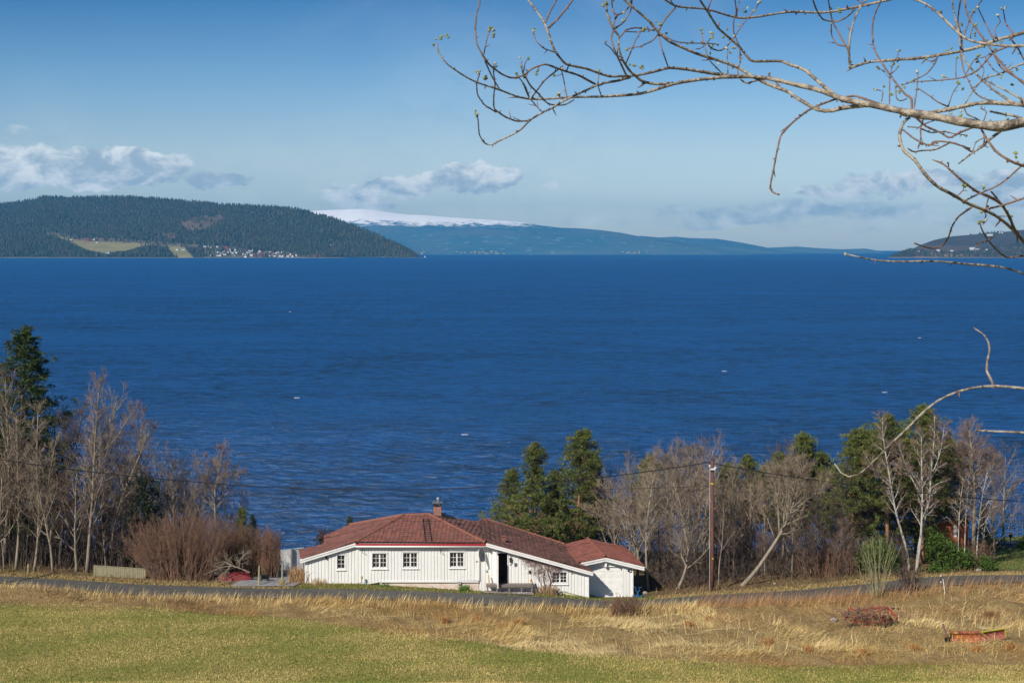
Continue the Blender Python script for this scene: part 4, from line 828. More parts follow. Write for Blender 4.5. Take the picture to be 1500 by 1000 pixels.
def conifer(r, Hh, W, kind='pine', base=.2, nb=95, lean=(0, 0), prof=None, dens=1.0, gap=.12):
    """trunk MB, branch MB (inside crown) and needle MB, base at origin"""
    T = MB(); C = MB(); P = trunk_path(r, Hh, lean, .018); T.tube(P, taper(len(P), .011 * Hh + .06, .9, .08), 7)
    pos = []; od = []; az = 0
    for i in range(nb):
        u = (i + r.uniform(0, 1)) / nb; t = base + (1 - base) * u
        if r.uniform() < gap: continue
        az += 2.4 + r.normal() * .5; p = sample(P, t)
        w_ = (prof(u) if prof else ((1 - u) ** .75 * (.55 + .45 * min(1, u * 3.5)))) * W * r.uniform(.7, 1.2) + .12
        el = {'pine': lerp(.05, .9, u), 'spruce': lerp(-.25, .5, u), 'juniper': lerp(.5, 1.1, u)}[kind] + r.normal() * .12
        d = np.array([math.cos(az) * math.cos(el), math.sin(az) * math.cos(el), math.sin(el)])
        Q, D = limb(C, r, p, d, w_, max(.012, .016 * w_ + .008), .008, 5, .07, {'pine': .06, 'spruce': .02, 'juniper': .1}[kind], 4)
        nc = int((2.6 + w_ * 2.5) * dens)
        for j in range(nc):
            tt = r.uniform(.22 if kind != 'pine' else .38, 1.02); q = sample(Q, min(tt, 1)); sp = (.16 + .17 * w_) * (1.1 - tt * .45)
            c = q + r.normal(size=3) * sp * (1, 1, .55)
            if r.uniform() < .5: C.tube([q, c], [.008, .005], 3)
            k = r.integers(7, 12) if kind == 'pine' else r.integers(8, 12)
            rad = .14 if kind == 'pine' else .13
            pos.append(c + r.normal(size=(k, 3)) * rad * (1, 1, .7)); o = nrm(D[-1] + np.array([0, 0, .5 if kind != 'spruce' else -.1])); od.append(np.repeat(o[None], k, 0))
    pos = np.concatenate(pos); od = np.concatenate(od)
    sz = {'pine': (.19, .032), 'spruce': (.19, .038), 'juniper': (.15, .045)}[kind]
    N = MB(); tufts(N, r, pos, od, sz[0], sz[1], 7, (.4, 1.45), .75, warm=.04)
    return T, C, N
PROTO = {}
def place(root, loc, rz=0, sc=1):
    root.location = tuple(float(v) for v in loc); root.rotation_euler.z = rz; root.scale = (sc,) * 3; return root
def make_conifer(key, seed, Hh, W, kind, nm, label, bark, needle, **kw):
    r = np.random.default_rng(seed); T, C, N = conifer(r, Hh, W, kind, **kw)
    o = thing(nm, label, 'tree', (0, 0, 0)); T.build('trunk', bark, o, smooth=True)
    cr = N.build('crown', needle, o, colors=True); C.build('branches', bark, cr); PROTO[key] = o; return o
def make_bare(key, seed, Hh, R0, nm, label, bark, twig, lean=(0, 0), **kw):
    r = np.random.default_rng(seed); T = MB(); P = trunk_path(r, Hh, lean, kw.pop('twob', .04)); T.tube(P, taper(len(P), R0), 7); C = MB(); bare_crown(C, r, P, R0, Hh, **kw)
    o = thing(nm, label, 'tree', (0, 0, 0)); T.build('trunk', bark, o, smooth=True); C.build('crown', [bark, twig], o); PROTO[key] = o; return o
used = set()
def put(key, px, Y, label=None, group=None, Hh=None, rz=None, sc=None, r=rng, name=None):
    src = PROTO[key]; o = src if key not in used else copy_tree(src); used.add(key)
    if label: o['label'] = label
    if group: o['group'] = group
    g_ = gpt(px, Y); place(o, g_ - (0, 0, .05), r.uniform(0, 6.28) if rz is None else rz, sc if sc else r.uniform(.92, 1.08)); return o
def guided(nm, label, paths, bark, twig, seed, R0, Y, crown_kw, smoothn=3, extra=(), cat='tree'):
    """a tree whose trunk and main stems follow the given picture paths at depth Y"""
    r = np.random.default_rng(seed); b0 = gpt(paths[0][0][0][0], Y); o = thing(nm, label, cat, b0); T = MB(); C = MB()
    for idx, (pts, r0, nl, l1, t0) in enumerate(paths):
        W_ = [at(x, y, Y) for x, y in pts]
        if idx == 0 or pts[0][1] > 835: W_[0] = np.array([W_[0][0], Y, float(ground(W_[0][0], Y)) - .2])
        W_ = np.array(W_); W_[:, 1] += np.cumsum(r.normal(size=len(W_)) * .12) * (0 if len(W_) < 3 else 1); 
        t_ = np.linspace(0, len(W_) - 1, (len(W_) - 1) * smoothn + 1); Q = np.stack([np.interp(t_, np.arange(len(W_)), W_[:, k]) for k in range(3)], -1)
        for _ in range(2): Q[1:-1] = (Q[:-2] + 2 * Q[1:-1] + Q[2:]) / 4
        T.tube(Q, np.linspace(r0, r0 * .28, len(Q)) * (1 + .3 * np.exp(-np.linspace(0, 14, len(Q))) * (idx == 0)), 7)
        Lq = np.linalg.norm(np.diff(Q, axis=0), axis=1).sum(); kw = dict(crown_kw); bare_crown(C, r, list(Q), r0, 1.0, nl=nl, l1=l1, t0=t0, **kw)
    T.build('trunk', bark, o, smooth=True); C.build('crown', [bark, twig], o); return o
def shrub(nm, label, x0, x1, Y0, Y1, top, n, m, seed, tw=.010, spread=.35, cat='bush', lev=3, group=None, fan=.5, lo=.55, n3_=5):
    """a dense thicket of stems rising from a patch of ground; x in picture pixels, top is a function of px giving the picture row"""
    r = np.random.default_rng(seed); c = gpt((x0 + x1) / 2, (Y0 + Y1) / 2); o = thing(nm, label, cat, c, group); B = MB(); T = MB()
    for i in range(n):
        Y = r.uniform(Y0, Y1); px = r.uniform(x0, x1); cx = (x0 + x1) / 2
        g_ = gpt(cx + (px - cx) * fan, Y); topz = H - (top(px) - HZ) / F * Y; h = max(.25, (topz - g_[2])) * r.uniform(lo, 1.0)
        tgt = np.array([(px - 750) / F * Y + r.normal() * spread, Y + r.normal() * spread, g_[2] + h]); mid = lerp(g_, tgt, .5) + np.array([r.normal() * .12, r.normal() * .12, h * .06])
        P = [g_ - (0, 0, .05), mid, lerp(mid, tgt, .55) + r.normal(size=3) * .06, tgt]; (T if lev > 1 else B).tube(P, [tw * 1.9, tw * 1.5, tw, tw * .6], 3)
        for j in range(n3_ + 1):
            t = r.uniform(.12, 1); q = sample(P, t); d = nrm(tgt - g_) + r.normal(size=3) * .8 + np.array([0, 0, .25]); L = r.uniform(.18, .42) * max(.6, h * .45)
            Q, D = limb(B, r, q, d, L, tw * .8, tw * .5, 3, .12, .08, 3)
            for k in range(lev): limb(B, r, sample(Q, r.uniform(.2, 1)), nrm(D[-1] + r.normal(size=3) * .6), L * .55, tw * .55, tw * .4, 2, .15, .08, 3)
    if lev > 1: T.build('stems', m, o)
    B.build('twigs', m, o); return o

# ================================================================== trees
make_bare('tall', 101, 14.5, .17, 'birch_tree', 'x', M_bark, M_twigr, nl=26, t0=.28, ang=(22, 48), l1=.26, up=.16, n2=6, n3=5)
make_bare('mid', 102, 12.5, .14, 'bare_tree', 'x', M_bark, M_twig, (.05, 0), nl=22, t0=.25, ang=(25, 50), l1=.30, up=.14, n2=6, n3=5)
make_bare('wide', 103, 10.5, .16, 'bare_tree', 'x', M_bark, M_twigr, (-.08, 0), nl=20, t0=.22, ang=(30, 62), l1=.42, up=.09, n2=7, n3=5)
make_bare('dark', 104, 11.0, .13, 'bare_tree', 'x', M_barkd, M_twigd, (.1, .03), nl=22, t0=.2, ang=(28, 60), l1=.36, up=.10, n2=7, n3=6, twob=.07)
make_bare('pole', 105, 9.0, .075, 'sapling', 'x', M_bark, M_twigr, (.04, 0), nl=16, t0=.3, ang=(20, 42), l1=.22, up=.14, n2=4, n3=3)
make_bare('bushy', 106, 7.0, .09, 'bare_tree', 'x', M_barkd, M_twigr, (-.05, 0), nl=20, t0=.08, ang=(25, 60), l1=.42, up=.12, n2=7, n3=6)
make_conifer('pineA', 201, 10.2, 4.1, 'pine', 'pine_tree', 'x', M_pinebark, M_pine, base=.10, nb=120, prof=lambda u: (1 - u) ** .62 * (.75 + .35 * math.sin(u * 7)) * .95)
make_conifer('pineB', 202, 11.3, 3.2, 'pine', 'pine_tree', 'x', M_pinebark, M_pine, base=.16, nb=120, prof=lambda u: (1 - u) ** .58 * (.7 + .3 * min(1, u * 3)) )
make_conifer('pineC', 203, 12.0, 2.6, 'pine', 'pine_tree', 'x', M_pinebark, M_pine, base=.38, nb=85, prof=lambda u: math.sin(math.pi * min(1, .25 + u * .78)) ** .8)
make_conifer('spruce', 204, 18.5, 4.6, 'spruce', 'spruce_tree', 'x', M_barkd, M_spruce, base=.08, nb=190, gap=.12)
# ---- left wood
put('spruce', 24, 113, 'tall dark green spruce at the far left edge rising above the bare trees', rz=.5, sc=1.0)
PROTO['spruce'].scale = (1.3, 1.3, .98)
put('spruce', -22, 115, 'second dark green spruce half outside the left edge of the view', rz=2.4, sc=.96)
guided('birch_tree', 'tallest pale bare birch in the left wood, beside the plank wall', [([(128, 830), (133, 780), (138, 720), (140, 660), (143, 600), (147, 556)], .13, 34, 2.4, .22), ([(140, 670), (160, 655), (185, 620), (196, 600)], .06, 12, 1.3, .2)], M_bark, M_twigr, 5, .13, 105.5, dict(ang=(24, 50), up=.12, n2=6, n3=5))
guided('bare_tree', 'pale bare tree at the far left with its trunk standing by the road', [([(22, 836), (26, 780), (27, 720), (25, 660), (24, 612)], .11, 28, 2.0, .25)], M_bark, M_twig, 6, .11, 106.5, dict(ang=(28, 55), up=.1, n2=6, n3=5))
guided('bare_tree', 'pale bare tree forking low between the two tallest left trees', [([(50, 838), (56, 790), (57, 730), (54, 670), (57, 600)], .11, 28, 2.1, .25), ([(56, 790), (68, 745), (72, 700), (84, 640)], .06, 14, 1.3, .3)], M_bark, M_twig, 7, .11, 106, dict(ang=(28, 55), up=.1, n2=6, n3=5))
guided('bare_tree', 'crooked dark bare tree with heavy limbs just left of the tall birch', [([(88, 836), (94, 770), (100, 710), (106, 665), (118, 640), (126, 600)], .12, 26, 2.2, .3), ([(106, 665), (96, 640), (88, 610)], .06, 10, 1.3, .2)], M_barkd, M_twigd, 8, .12, 107.5, dict(ang=(30, 60), up=.08, n2=6, n3=5))
guided('bare_tree', 'round topped pale bare tree over the right end of the left wood', [([(318, 800), (316, 755), (315, 720), (322, 690), (326, 660)], .12, 30, 1.7, .3), ([(316, 750), (304, 735), (296, 700), (290, 670)], .07, 16, 1.3, .2), ([(316, 735), (330, 712), (350, 690)], .06, 14, 1.2, .2)], M_bark, M_twigr, 9, .12, 112, dict(ang=(30, 62), up=.06, n2=6, n3=5))
guided('bare_tree', 'pale bare tree leaning right behind the plank wall', [([(160, 826), (168, 770), (182, 720), (205, 670), (222, 625)], .11, 28, 1.9, .25)], M_bark, M_twig, 10, .11, 110, dict(ang=(26, 55), up=.1, n2=6, n3=5))
guided('ivy_tree', 'dark ivy covered tree among bare ones behind the red-brown thicket', [([(216, 830), (214, 780), (212, 730), (210, 690)], .12, 20, 1.7, .2)], M_barkd, M_twigd, 11, .12, 108, dict(ang=(30, 60), up=.06, n2=5, n3=4))
rI = np.random.default_rng(66)
def ivy(px, Y, z0r, z1r, wid, n, nm='ivy', seed=3, mt=None, parent=None, sz=.16):
    r = np.random.default_rng(seed); B = MB(); pos = []
    for i in range(n):
        row = r.uniform(z1r, z0r); t = (z0r - row) / (z0r - z1r); c = at(px, row, Y) + r.normal(size=3) * (wid * (1.15 - .8 * abs(t - .45)), wid, .2); pos.append(c + r.normal(size=(9, 3)) * .16)
    pos = np.concatenate(pos); tufts(B, r, pos, np.repeat(np.array([[0, -.5, .3]]), len(pos), 0), sz, .09, 3, (.5, 1.5), .8); return B.build(nm, mt or M_ivy, parent, colors=True)
ivy_t = [o for o in col.objects if o.name.startswith('ivy_tree')][0]
ivy(213, 107.8, 815, 700, .7, 150, parent=ivy_t)
gl_ = 'bare trees crowded in the left wood'; lb = 'bare grey-brown tree crowded among others in the left wood'
rr = np.random.default_rng(77); seq = ['mid', 'dark', 'wide', 'tall', 'pole', 'dark', 'mid', 'bushy', 'wide', 'dark']
LW = [(-60, 108, 1), (-30, 105, .9), (-8, 104.8, .8), (8, 110, .95), (38, 109, .95), (70, 109, .9), (78, 105.2, .72), (100, 110, .85), (112, 105.8, .7), (150, 112, .95), (166, 113, .85), (172, 109, .8), (186, 111, .85), (192, 115, .95), (206, 113, .8), (228, 112, .85), (236, 110, .75), (246, 115, .85), (262, 112, .7), (272, 114, .78), (288, 110, .6), (300, 116, .72), (334, 115, .55), (352, 116, .48), (-45, 113, 1), (60, 116, 1.05), (122, 117, 1.05), (212, 118, 1.0), (260, 119, .9), (18, 118, 1.05), (90, 115, .95), (140, 110, .8)]
for i, (px, Y, sc) in enumerate(LW):
    lab = lb; put(seq[i % len(seq)], px, Y, lab, gl_, sc=sc * float(np.interp(px, [150, 200, 280], [1, .88, .9])) * rr.uniform(.93, 1.06), r=rr)
for i, px in enumerate([6, 33, 45, 66, 84, 96, 108, 120, 146, 155, 176, 196, 200, 222, 240, 252, 280, 205, 14, 131, 184]):
    put('bushy' if i % 3 else 'pole', px, 106.5 + rr.uniform(0, 7), 'low bare undergrowth tree between the trunks of the left wood', 'undergrowth trees of the left wood', sc=rr.uniform(.45, .8), r=rr)
# ---- evergreens and bare trees behind and right of the house
def put_top(key, px, Y, top, label, rz=0, H0=10, group=None, name=None):
    g_ = gpt(px, Y); h = (H - (top - HZ) / F * Y) - g_[2]; o = put(key, px, Y, label, group, rz=rz, sc=h / H0); return o
put_top('pineA', 783, 113, 652, 'broad dark green pine behind the roof, left of the taller one', .3, 10.4)
put_top('pineB', 843, 114.5, 631, 'tallest pointed green pine standing behind the garage roof', 1.2, 11.5)
put_top('pineB', 748, 118, 688, 'short leafy pine at the left end behind the house roof', 2.0, 11.5)
put_top('pineA', 812, 119, 690, 'small green pine filling the gap between the two large pines', 4.0, 10.4)
put_top('pineA', 868, 119, 668, 'dark pine behind the bare trees right of the tallest pine', 5, 10.4)
put_top('pineC', 948, 124, 665, 'pine whose round green top shows above the bare trees left of the pole', 1, 12.2)
put_top('pineC', 1094, 120, 665, 'olive green pine with rounded top just right of the utility pole', 2, 12.2)
put_top('pineB', 1186, 117, 636, 'pine behind the crown of the leaning bare tree', 3, 11.5)
put_top('pineC', 1208, 121, 660, 'dark pine partly hidden right of the leaning tree', 4.4, 12.2)
put_top('pineB', 1246, 111, 628, 'slim pine with a bare orange lower trunk left of the big pines', .6, 11.5)
put_top('pineC', 1300, 110.5, 604, 'large dark green pine behind the left white birch', 5.2, 12.2)
put_top('pineB', 1278, 114, 632, 'green pine between the slim pine and the large dark pine', 2.5, 11.5)
put_top('pineC', 1350, 111.5, 592, 'tallest dark pine on the right, behind the forked white birches', 1.7, 12.2)
put_top('pineA', 1326, 114, 640, 'low broad pine filling between the two large dark pines', 3.3, 10.4)
put_top('pineC', 1385, 115, 640, 'dark pine right behind the red shed', .2, 12.2)
put_top('pineA', 1440, 118, 745, 'small bushy dark pine right of the red shed', 2.2, 10.4)
put_top('spruce', 514.5, 116, 754, 'tip of a small dark conifer just above the left roof ridge', 2.2, 18.7)
put_top('pineA', 356, 112, 744, 'small dark green pine peeping over the red-brown thicket', 2.2, 10.4)
put_top('spruce', 370, 113.5, 752, 'small bluish spruce at the right end of the thicket', 1.2, 18.7)
# guided bare trees
guided('bare_tree', 'curved smooth pale tree left of the utility pole, bending at its foot', [([(991, 869), (1001, 848), (1007, 825), (1009, 777), (1011, 712), (1010, 668)], .13, 36, 2.5, .32), ([(1008, 800), (1001, 770), (996, 735), (985, 700), (975, 680)], .075, 22, 1.9, .15), ([(1010, 760), (1024, 730), (1036, 700)], .06, 16, 1.6, .15)], M_bark, M_twig, 21, .13, 104.5, dict(ang=(24, 55), up=.10, n2=7, n3=5))
guided('bare_tree', 'pale tree right of the garage with long limbs sweeping left', [([(932, 868), (934, 835), (934, 802), (925, 765), (905, 735), (885, 712)], .13, 30, 2.0, .25), ([(934, 810), (940, 770), (945, 730), (950, 690)], .07, 20, 1.7, .2), ([(934, 805), (915, 778), (890, 758), (862, 745)], .06, 20, 1.6, .2)], M_bark, M_twig, 22, .13, 107, dict(ang=(22, 55), up=.09, n2=6, n3=5))
guided('bare_tree', 'slim pale tree standing just right of the garage', [([(950, 868), (947, 830), (946, 788), (950, 740), (958, 695), (962, 670)], .095, 28, 2.0, .3)], M_bark, M_twig, 23, .09, 104.6, dict(ang=(24, 52), up=.1, n2=6, n3=5))
guided('leaning_tree', 'grey tree leaning far right with a wide crown, right of the utility pole', [([(1085, 866), (1098, 848), (1112, 830), (1140, 788), (1154, 760), (1167, 723), (1172, 700), (1178, 680)], .17, 40, 1.9, .45), ([(1142, 782), (1141, 743), (1137, 712), (1134, 690)], .085, 24, 1.7, .3), ([(1136, 790), (1125, 762), (1120, 745), (1100, 720)], .06, 14, 1.5, .4), ([(1158, 750), (1180, 735), (1200, 720), (1215, 700)], .06, 16, 1.5, .3), ([(1160, 745), (1162, 715), (1155, 685)], .06, 16, 1.4, .3)], M_bark, M_twig, 24, .17, 104.2, dict(ang=(26, 60), up=.07, n2=6, n3=5))
guided('birch_tree', 'left white birch with a kinked trunk in front of the dark pines', [([(1332, 832), (1329, 806), (1322, 784), (1310, 748), (1305, 718), (1299, 679), (1293, 640), (1292, 612)], .115, 26, 1.5, .35), ([(1303, 712), (1290, 700), (1268, 668)], .045, 10, 1.0, .3)], M_birch, M_twigr, 25, .115, 107.6, dict(ang=(28, 58), up=.05, n2=6, n3=5))
guided('birch_tree', 'middle white birch with a long side limb in front of the dark pines', [([(1340, 834), (1344, 800), (1347, 775), (1350, 724), (1349, 670), (1349, 634)], .115, 22, 1.5, .4), ([(1350, 726), (1335, 700), (1322, 668), (1316, 650)], .06, 14, 1.1, .3), ([(1349, 715), (1335, 690), (1316, 682)], .04, 9, .9, .3)], M_birch, M_twigr, 26, .11, 107.2, dict(ang=(28, 58), up=.05, n2=6, n3=5))
guided('birch_tree', 'right white birch, forking near its top beside the tallest pine', [([(1343, 834), (1347, 800), (1353, 775), (1364, 730), (1365, 694), (1370, 658), (1371, 610)], .115, 24, 1.4, .4), ([(1366, 690), (1374, 672), (1380, 645), (1382, 622)], .05, 12, 1.0, .3)], M_birch, M_twigr, 27, .11, 106.9, dict(ang=(28, 58), up=.05, n2=6, n3=5))
guided('bare_tree', 'large grey bare tree with a broad pinkish crown right of the red shed', [([(1425, 800), (1426, 750), (1427, 715), (1425, 690), (1422, 660), (1420, 630)], .16, 40, 2.3, .38), ([(1427, 718), (1412, 695), (1400, 670), (1392, 655)], .07, 18, 1.7, .3), ([(1427, 712), (1440, 690), (1455, 672)], .07, 18, 1.7, .3)], M_bark, M_twigr, 28, .16, 112.5, dict(ang=(30, 62), up=.05, n2=7, n3=6))
guided('birch_tree', 'thin white birch rising right of the big grey tree', [([(1430, 820), (1431, 795), (1434, 760), (1439, 721), (1446, 691)], .075, 16, 1.5, .35)], M_birch, M_twigr, 29, .075, 109.5, dict(ang=(28, 58), up=.05, n2=5, n3=4))
guided('birch_tree', 'slim leaning birch right of the red shed with low forks', [([(1444, 800), (1442, 775), (1450, 755), (1462, 740)], .05, 14, 1.1, .2)], M_birch, M_twigr, 30, .05, 111, dict(ang=(28, 58), up=.05, n2=5, n3=4))
guided('birch_tree', 'thin pink-barked birch left of two standing before the red shed', [([(1403, 800), (1404, 770), (1407, 735), (1411, 700)], .05, 14, 1.1, .3)], M_birch, M_twigr, 31, .05, 108, dict(ang=(28, 58), up=.05, n2=5, n3=4))
guided('birch_tree', 'thin pink-barked birch right of two standing before the red shed', [([(1413, 800), (1415, 770), (1418, 735), (1421, 700)], .05, 14, 1.1, .3)], M_birch, M_twigr, 32, .05, 108.3, dict(ang=(28, 58), up=.05, n2=5, n3=4))
gr_ = 'bare trees between the garage and the leaning tree'; lr = 'bare pale-barked tree in the belt right of the garage'
RW = [('mid', 892, 115, .78), ('wide', 905, 112, .85), ('wide', 880, 118, .9), ('mid', 918, 112, .80), ('tall', 932, 116, .76), ('mid', 968, 110, .82), ('tall', 978, 115, .80), ('wide', 986, 112, .95), ('tall', 1018, 113, .80), ('mid', 1026, 109, .85), ('wide', 1034, 116, 1.05), ('pole', 1052, 105.4, .95), ('mid', 1062, 111, .82), ('pole', 1074, 108, .9), ('dark', 1088, 113, .85), ('wide', 1102, 110, .85), ('pole', 1120, 108, .95), ('mid', 1146, 112, .82), ('pole', 1160, 106, .7), ('dark', 1170, 113, .9), ('pole', 1187, 106.5, .8), ('pole', 1192, 108, .75), ('dark', 1215, 111, .75), ('dark', 1000, 118, .95), ('dark', 950, 119, .95), ('dark', 1048, 119, .95), ('dark', 1130, 118, .95)]
for k, px, Y, sc in RW: put(k, px, Y, lr, gr_, sc=sc * float(np.interp(px, [890, 930, 1000, 1060, 1100, 1150, 1215], [.80, .80, .86, .82, .78, .86, .9])), r=rr)
put_top('pineB', 1066, 116, 680, 'mid-green pine just behind the utility pole on its right side', 2.2, 11.5); put_top('pineC', 1120, 118, 676, 'olive pine filling the background left of the leaning tree', .7, 12.2); put_top('pineB', 1150, 121, 662, 'pine top behind the left limbs of the leaning tree', 4.1, 11.5)
for i, px in enumerate([945, 958, 966, 975, 983, 1000, 1014, 1022, 1032, 1050, 1058, 1068, 1080, 1096, 1106, 1116, 1128, 1140, 1152, 1166, 1178, 1198, 1226, 1236, 1262, 1280, 1310]):
    put('bushy', px, 105.2 + rr.uniform(0, 8), 'low dark bare tree in the undergrowth right of the garage', 'undergrowth right of the garage', sc=rr.uniform(.38, .72), r=rr)
for px, Y, sc in ((1388, 117.5, .8), (1456, 113, .6), (1470, 122, .75), (1404, 118, .9), (1358, 113, .8)): put('wide', px, Y, 'bare reddish tree in the group around the red shed', 'bare trees around the red shed', sc=sc, r=rr)
for px in (1480, 1490, 1498): put('pole', px, 127, 'small reddish sapling at the far edge of the right lawn', 'saplings at the edge of the right lawn', sc=.32, r=rr)
# ---- junipers and shrubs
def bushy(nm, label, px0, px1, Y0, Y1, topf, n, mt, seed, sz=.14, wd=.05, cat='bush', m=5):
    r = np.random.default_rng(seed); o = thing(nm, label, cat, gpt((px0 + px1) / 2, (Y0 + Y1) / 2)); B = MB(); S = MB(); pos = []; od = []
    for i in range(n):
        px = r.uniform(px0, px1); Y = r.uniform(Y0, Y1); g_ = gpt(px, Y); topz = H - (topf(px) - HZ) / F * Y; t = r.uniform(.02, 1) ** .7; c = g_ + (0, 0, (topz - g_[2]) * t * r.uniform(.75, 1))
        rad = .22; q = c + r.normal(size=(11, 3)) * rad * (1, 1, .8); pos.append(q); od.append(np.repeat(nrm([r.normal() * .4, -.2, .9])[None], 11, 0)); 
        if i % 3 == 0: S.tube([lerp(g_, gpt((px0 + px1) / 2, (Y0 + Y1) / 2), .5), c], [.018, .008], 3)
    tufts(B, r, np.concatenate(pos), np.concatenate(od), sz, wd, m, (.5, 1.5), .6); S.build('stems', M_barkd, o); B.build('foliage', mt, o, colors=True); return o
bushy('juniper_bush', 'large dark green juniper in front of the red shed', 1360, 1420, 107.4, 110.5, lambda p: float(np.interp(p, [1358, 1366, 1378, 1388, 1396, 1420], [800, 774, 775, 792, 800, 808])) + 3 * math.sin(p * .9), 330, M_junip, 41)
bushy('juniper_bush', 'dark green juniper behind the greenish willow shoots', 1256, 1312, 105.5, 108.5, lambda p: 806 - 14 * math.sin((p - 1256) / 56 * 3.14) + 9 * math.sin(p * .5), 230, M_junip, 42)
bushy('juniper_bush', 'small low juniper on the bank below the big grey tree', 1436, 1455, 107.5, 108.6, lambda p: 820 + 5 * math.sin(p), 45, M_junip, 43)
bushy('juniper_bush', 'flat juniper sprig at the roadside left of the large juniper', 1366, 1384, 106.2, 107, lambda p: 834, 26, M_junip, 44)
bushy('garden_bush', 'bright green bush at the right edge of the lawn', 1494, 1515, 120, 121.5, lambda p: 796, 40, M_junip, 45)
bushy('dark_bush', 'round dark brown bush behind the left roof edge', 469, 486, 107.5, 108.6, lambda p: 775 + .06 * (p - 478) ** 2, 60, mat_needles('brown_leaves', (.12, .06, .04), (.07, .045, .03)), 46)
rtop = lambda p: float(np.interp(p, [188, 205, 240, 290, 320, 345, 370, 395, 412, 420], [775, 762, 756, 752, 757, 770, 776, 774, 782, 800])) + 3 * math.sin(p * .5)
shrub('thicket_bush', 'wide red-brown leafless thicket beside the road left of the house', 190, 340, 101.9, 106.2, rtop, 900, M_twigred, 51, tw=.0095, fan=.58, spread=.6, lo=.35, n3_=5)
shrub('thicket_bush', 'denser red-brown bush forming the right part of the thicket', 325, 392, 104.2, 107, rtop, 520, M_twigred, 52, tw=.009, fan=.8, spread=.5, lo=.3)
shrub('clipped_hedge', 'clipped brown hedge with a straight right side by the driveway', 385, 408, 103.4, 105.4, lambda p: 779, 380, M_twigred, 53, tw=.009, fan=1.0, spread=.15, lo=.3)
shrub('willow_shoots', 'fan of pale greenish willow shoots rising in front of the road', 1256, 1312, 96.6, 97.6, lambda p: 776 + .03 * (p - 1288) ** 2 + 6 * math.sin(p * .7), 30, mat('green_stems', (.30, .27, .15), .8, (.22, .21, .11), 2), 54, tw=.011, fan=.22, lev=1, lo=.6, n3_=3)
shrub('dark_shoots', 'dark brown leafless shoots right of the willow shoots at the roadside', 1312, 1350, 97.6, 98.6, lambda p: 828, 60, M_twigd, 55, tw=.012, fan=.4)
shrub('brush', 'dense red-brown brush on the bank behind the road, left of the slim pine', 1166, 1262, 105, 111, lambda p: 798 + 6 * math.sin(p * .2), 330, M_twigred, 56, tw=.011, fan=.95, lo=.3)
shrub('brush', 'tangled brown brush under the pines left of the white birches', 1262, 1330, 107, 112, lambda p: 780, 200, M_brush, 57, tw=.011, fan=.95, lo=.3)
shrub('brush', 'low tangled brush below the trees between garage and utility pole', 945, 1050, 104, 110, lambda p: 826 + 5 * math.sin(p * .3), 240, M_brush, 58, tw=.011, fan=.95, lo=.3)
shrub('brush', 'low tangled brush below the leaning tree', 1050, 1170, 105.5, 111, lambda p: 818 + 5 * math.sin(p * .3), 260, M_brush, 59, tw=.011, fan=.95, lo=.3)
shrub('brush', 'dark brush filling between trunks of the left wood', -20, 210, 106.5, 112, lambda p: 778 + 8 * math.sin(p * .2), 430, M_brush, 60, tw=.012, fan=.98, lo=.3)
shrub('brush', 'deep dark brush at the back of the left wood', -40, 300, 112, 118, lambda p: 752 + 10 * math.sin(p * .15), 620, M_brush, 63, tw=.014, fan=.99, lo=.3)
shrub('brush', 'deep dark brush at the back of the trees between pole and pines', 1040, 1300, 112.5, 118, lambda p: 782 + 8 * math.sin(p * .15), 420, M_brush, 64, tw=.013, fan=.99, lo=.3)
shrub('brush', 'brown brush around the foot of the big grey tree by the shed', 1418, 1450, 108.5, 111, lambda p: 792, 90, M_twigred, 61, tw=.010, fan=.95, lo=.4)
shrub('brush', 'reddish dry shoots in the dry grass in front of the garage', 894, 934, 92.5, 94.2, lambda p: 872, 110, M_twigred, 62, tw=.009, fan=.8, lo=.5)
# climbing vine on the wall
vine = thing('climbing_vine', 'leafless brown climbing vine on the wall left of the small window', 'climbing plant', (gx(800, WZ), WZ - .1, -.7)); B = MB(); r = np.random.default_rng(70)
VP = [[(800, 864), (797, 848), (796, 835), (788, 824), (775, 818), (762, 812)], [(803, 864), (806, 850), (803, 836), (806, 825), (818, 829), (824, 832)], [(798, 864), (790, 852), (788, 840), (794, 830)], [(805, 864), (810, 848), (804, 832), (795, 824), (782, 819)]]
for p_ in VP:
    Q = np.array([at(x + r.normal(), y, WZ - .10) for x, y in p_]); t_ = np.linspace(0, len(Q) - 1, 16); Q = np.stack([np.interp(t_, np.arange(len(Q)), Q[:, k]) for k in range(3)], -1) + r.normal(size=(16, 3)) * .02; B.tube(Q, np.linspace(.03, .012, 16), 4)
for i in range(520):
    u = r.uniform(); px = 762 + 60 * u; top = np.interp(px, [762, 790, 805, 824], [811, 820, 823, 832]); bot_ = np.interp(px, [762, 775, 790, 800, 812, 824], [815, 828, 848, 860, 842, 835]); row = r.uniform(top, bot_) if r.uniform() < .75 else r.uniform(top, (top + bot_) / 2)
    c = at(px, row, WZ - .06 - r.uniform(0, .16)); d = r.normal(size=3) * (.16, .04, .16); B.tube([c, c + d, c + d * 1.5 + r.normal(size=3) * .06], [.009, .007, .004], 3)
B.build('stems', mat('vine_stems', (.17, .085, .07), .9, (.26, .15, .12), 3), vine)

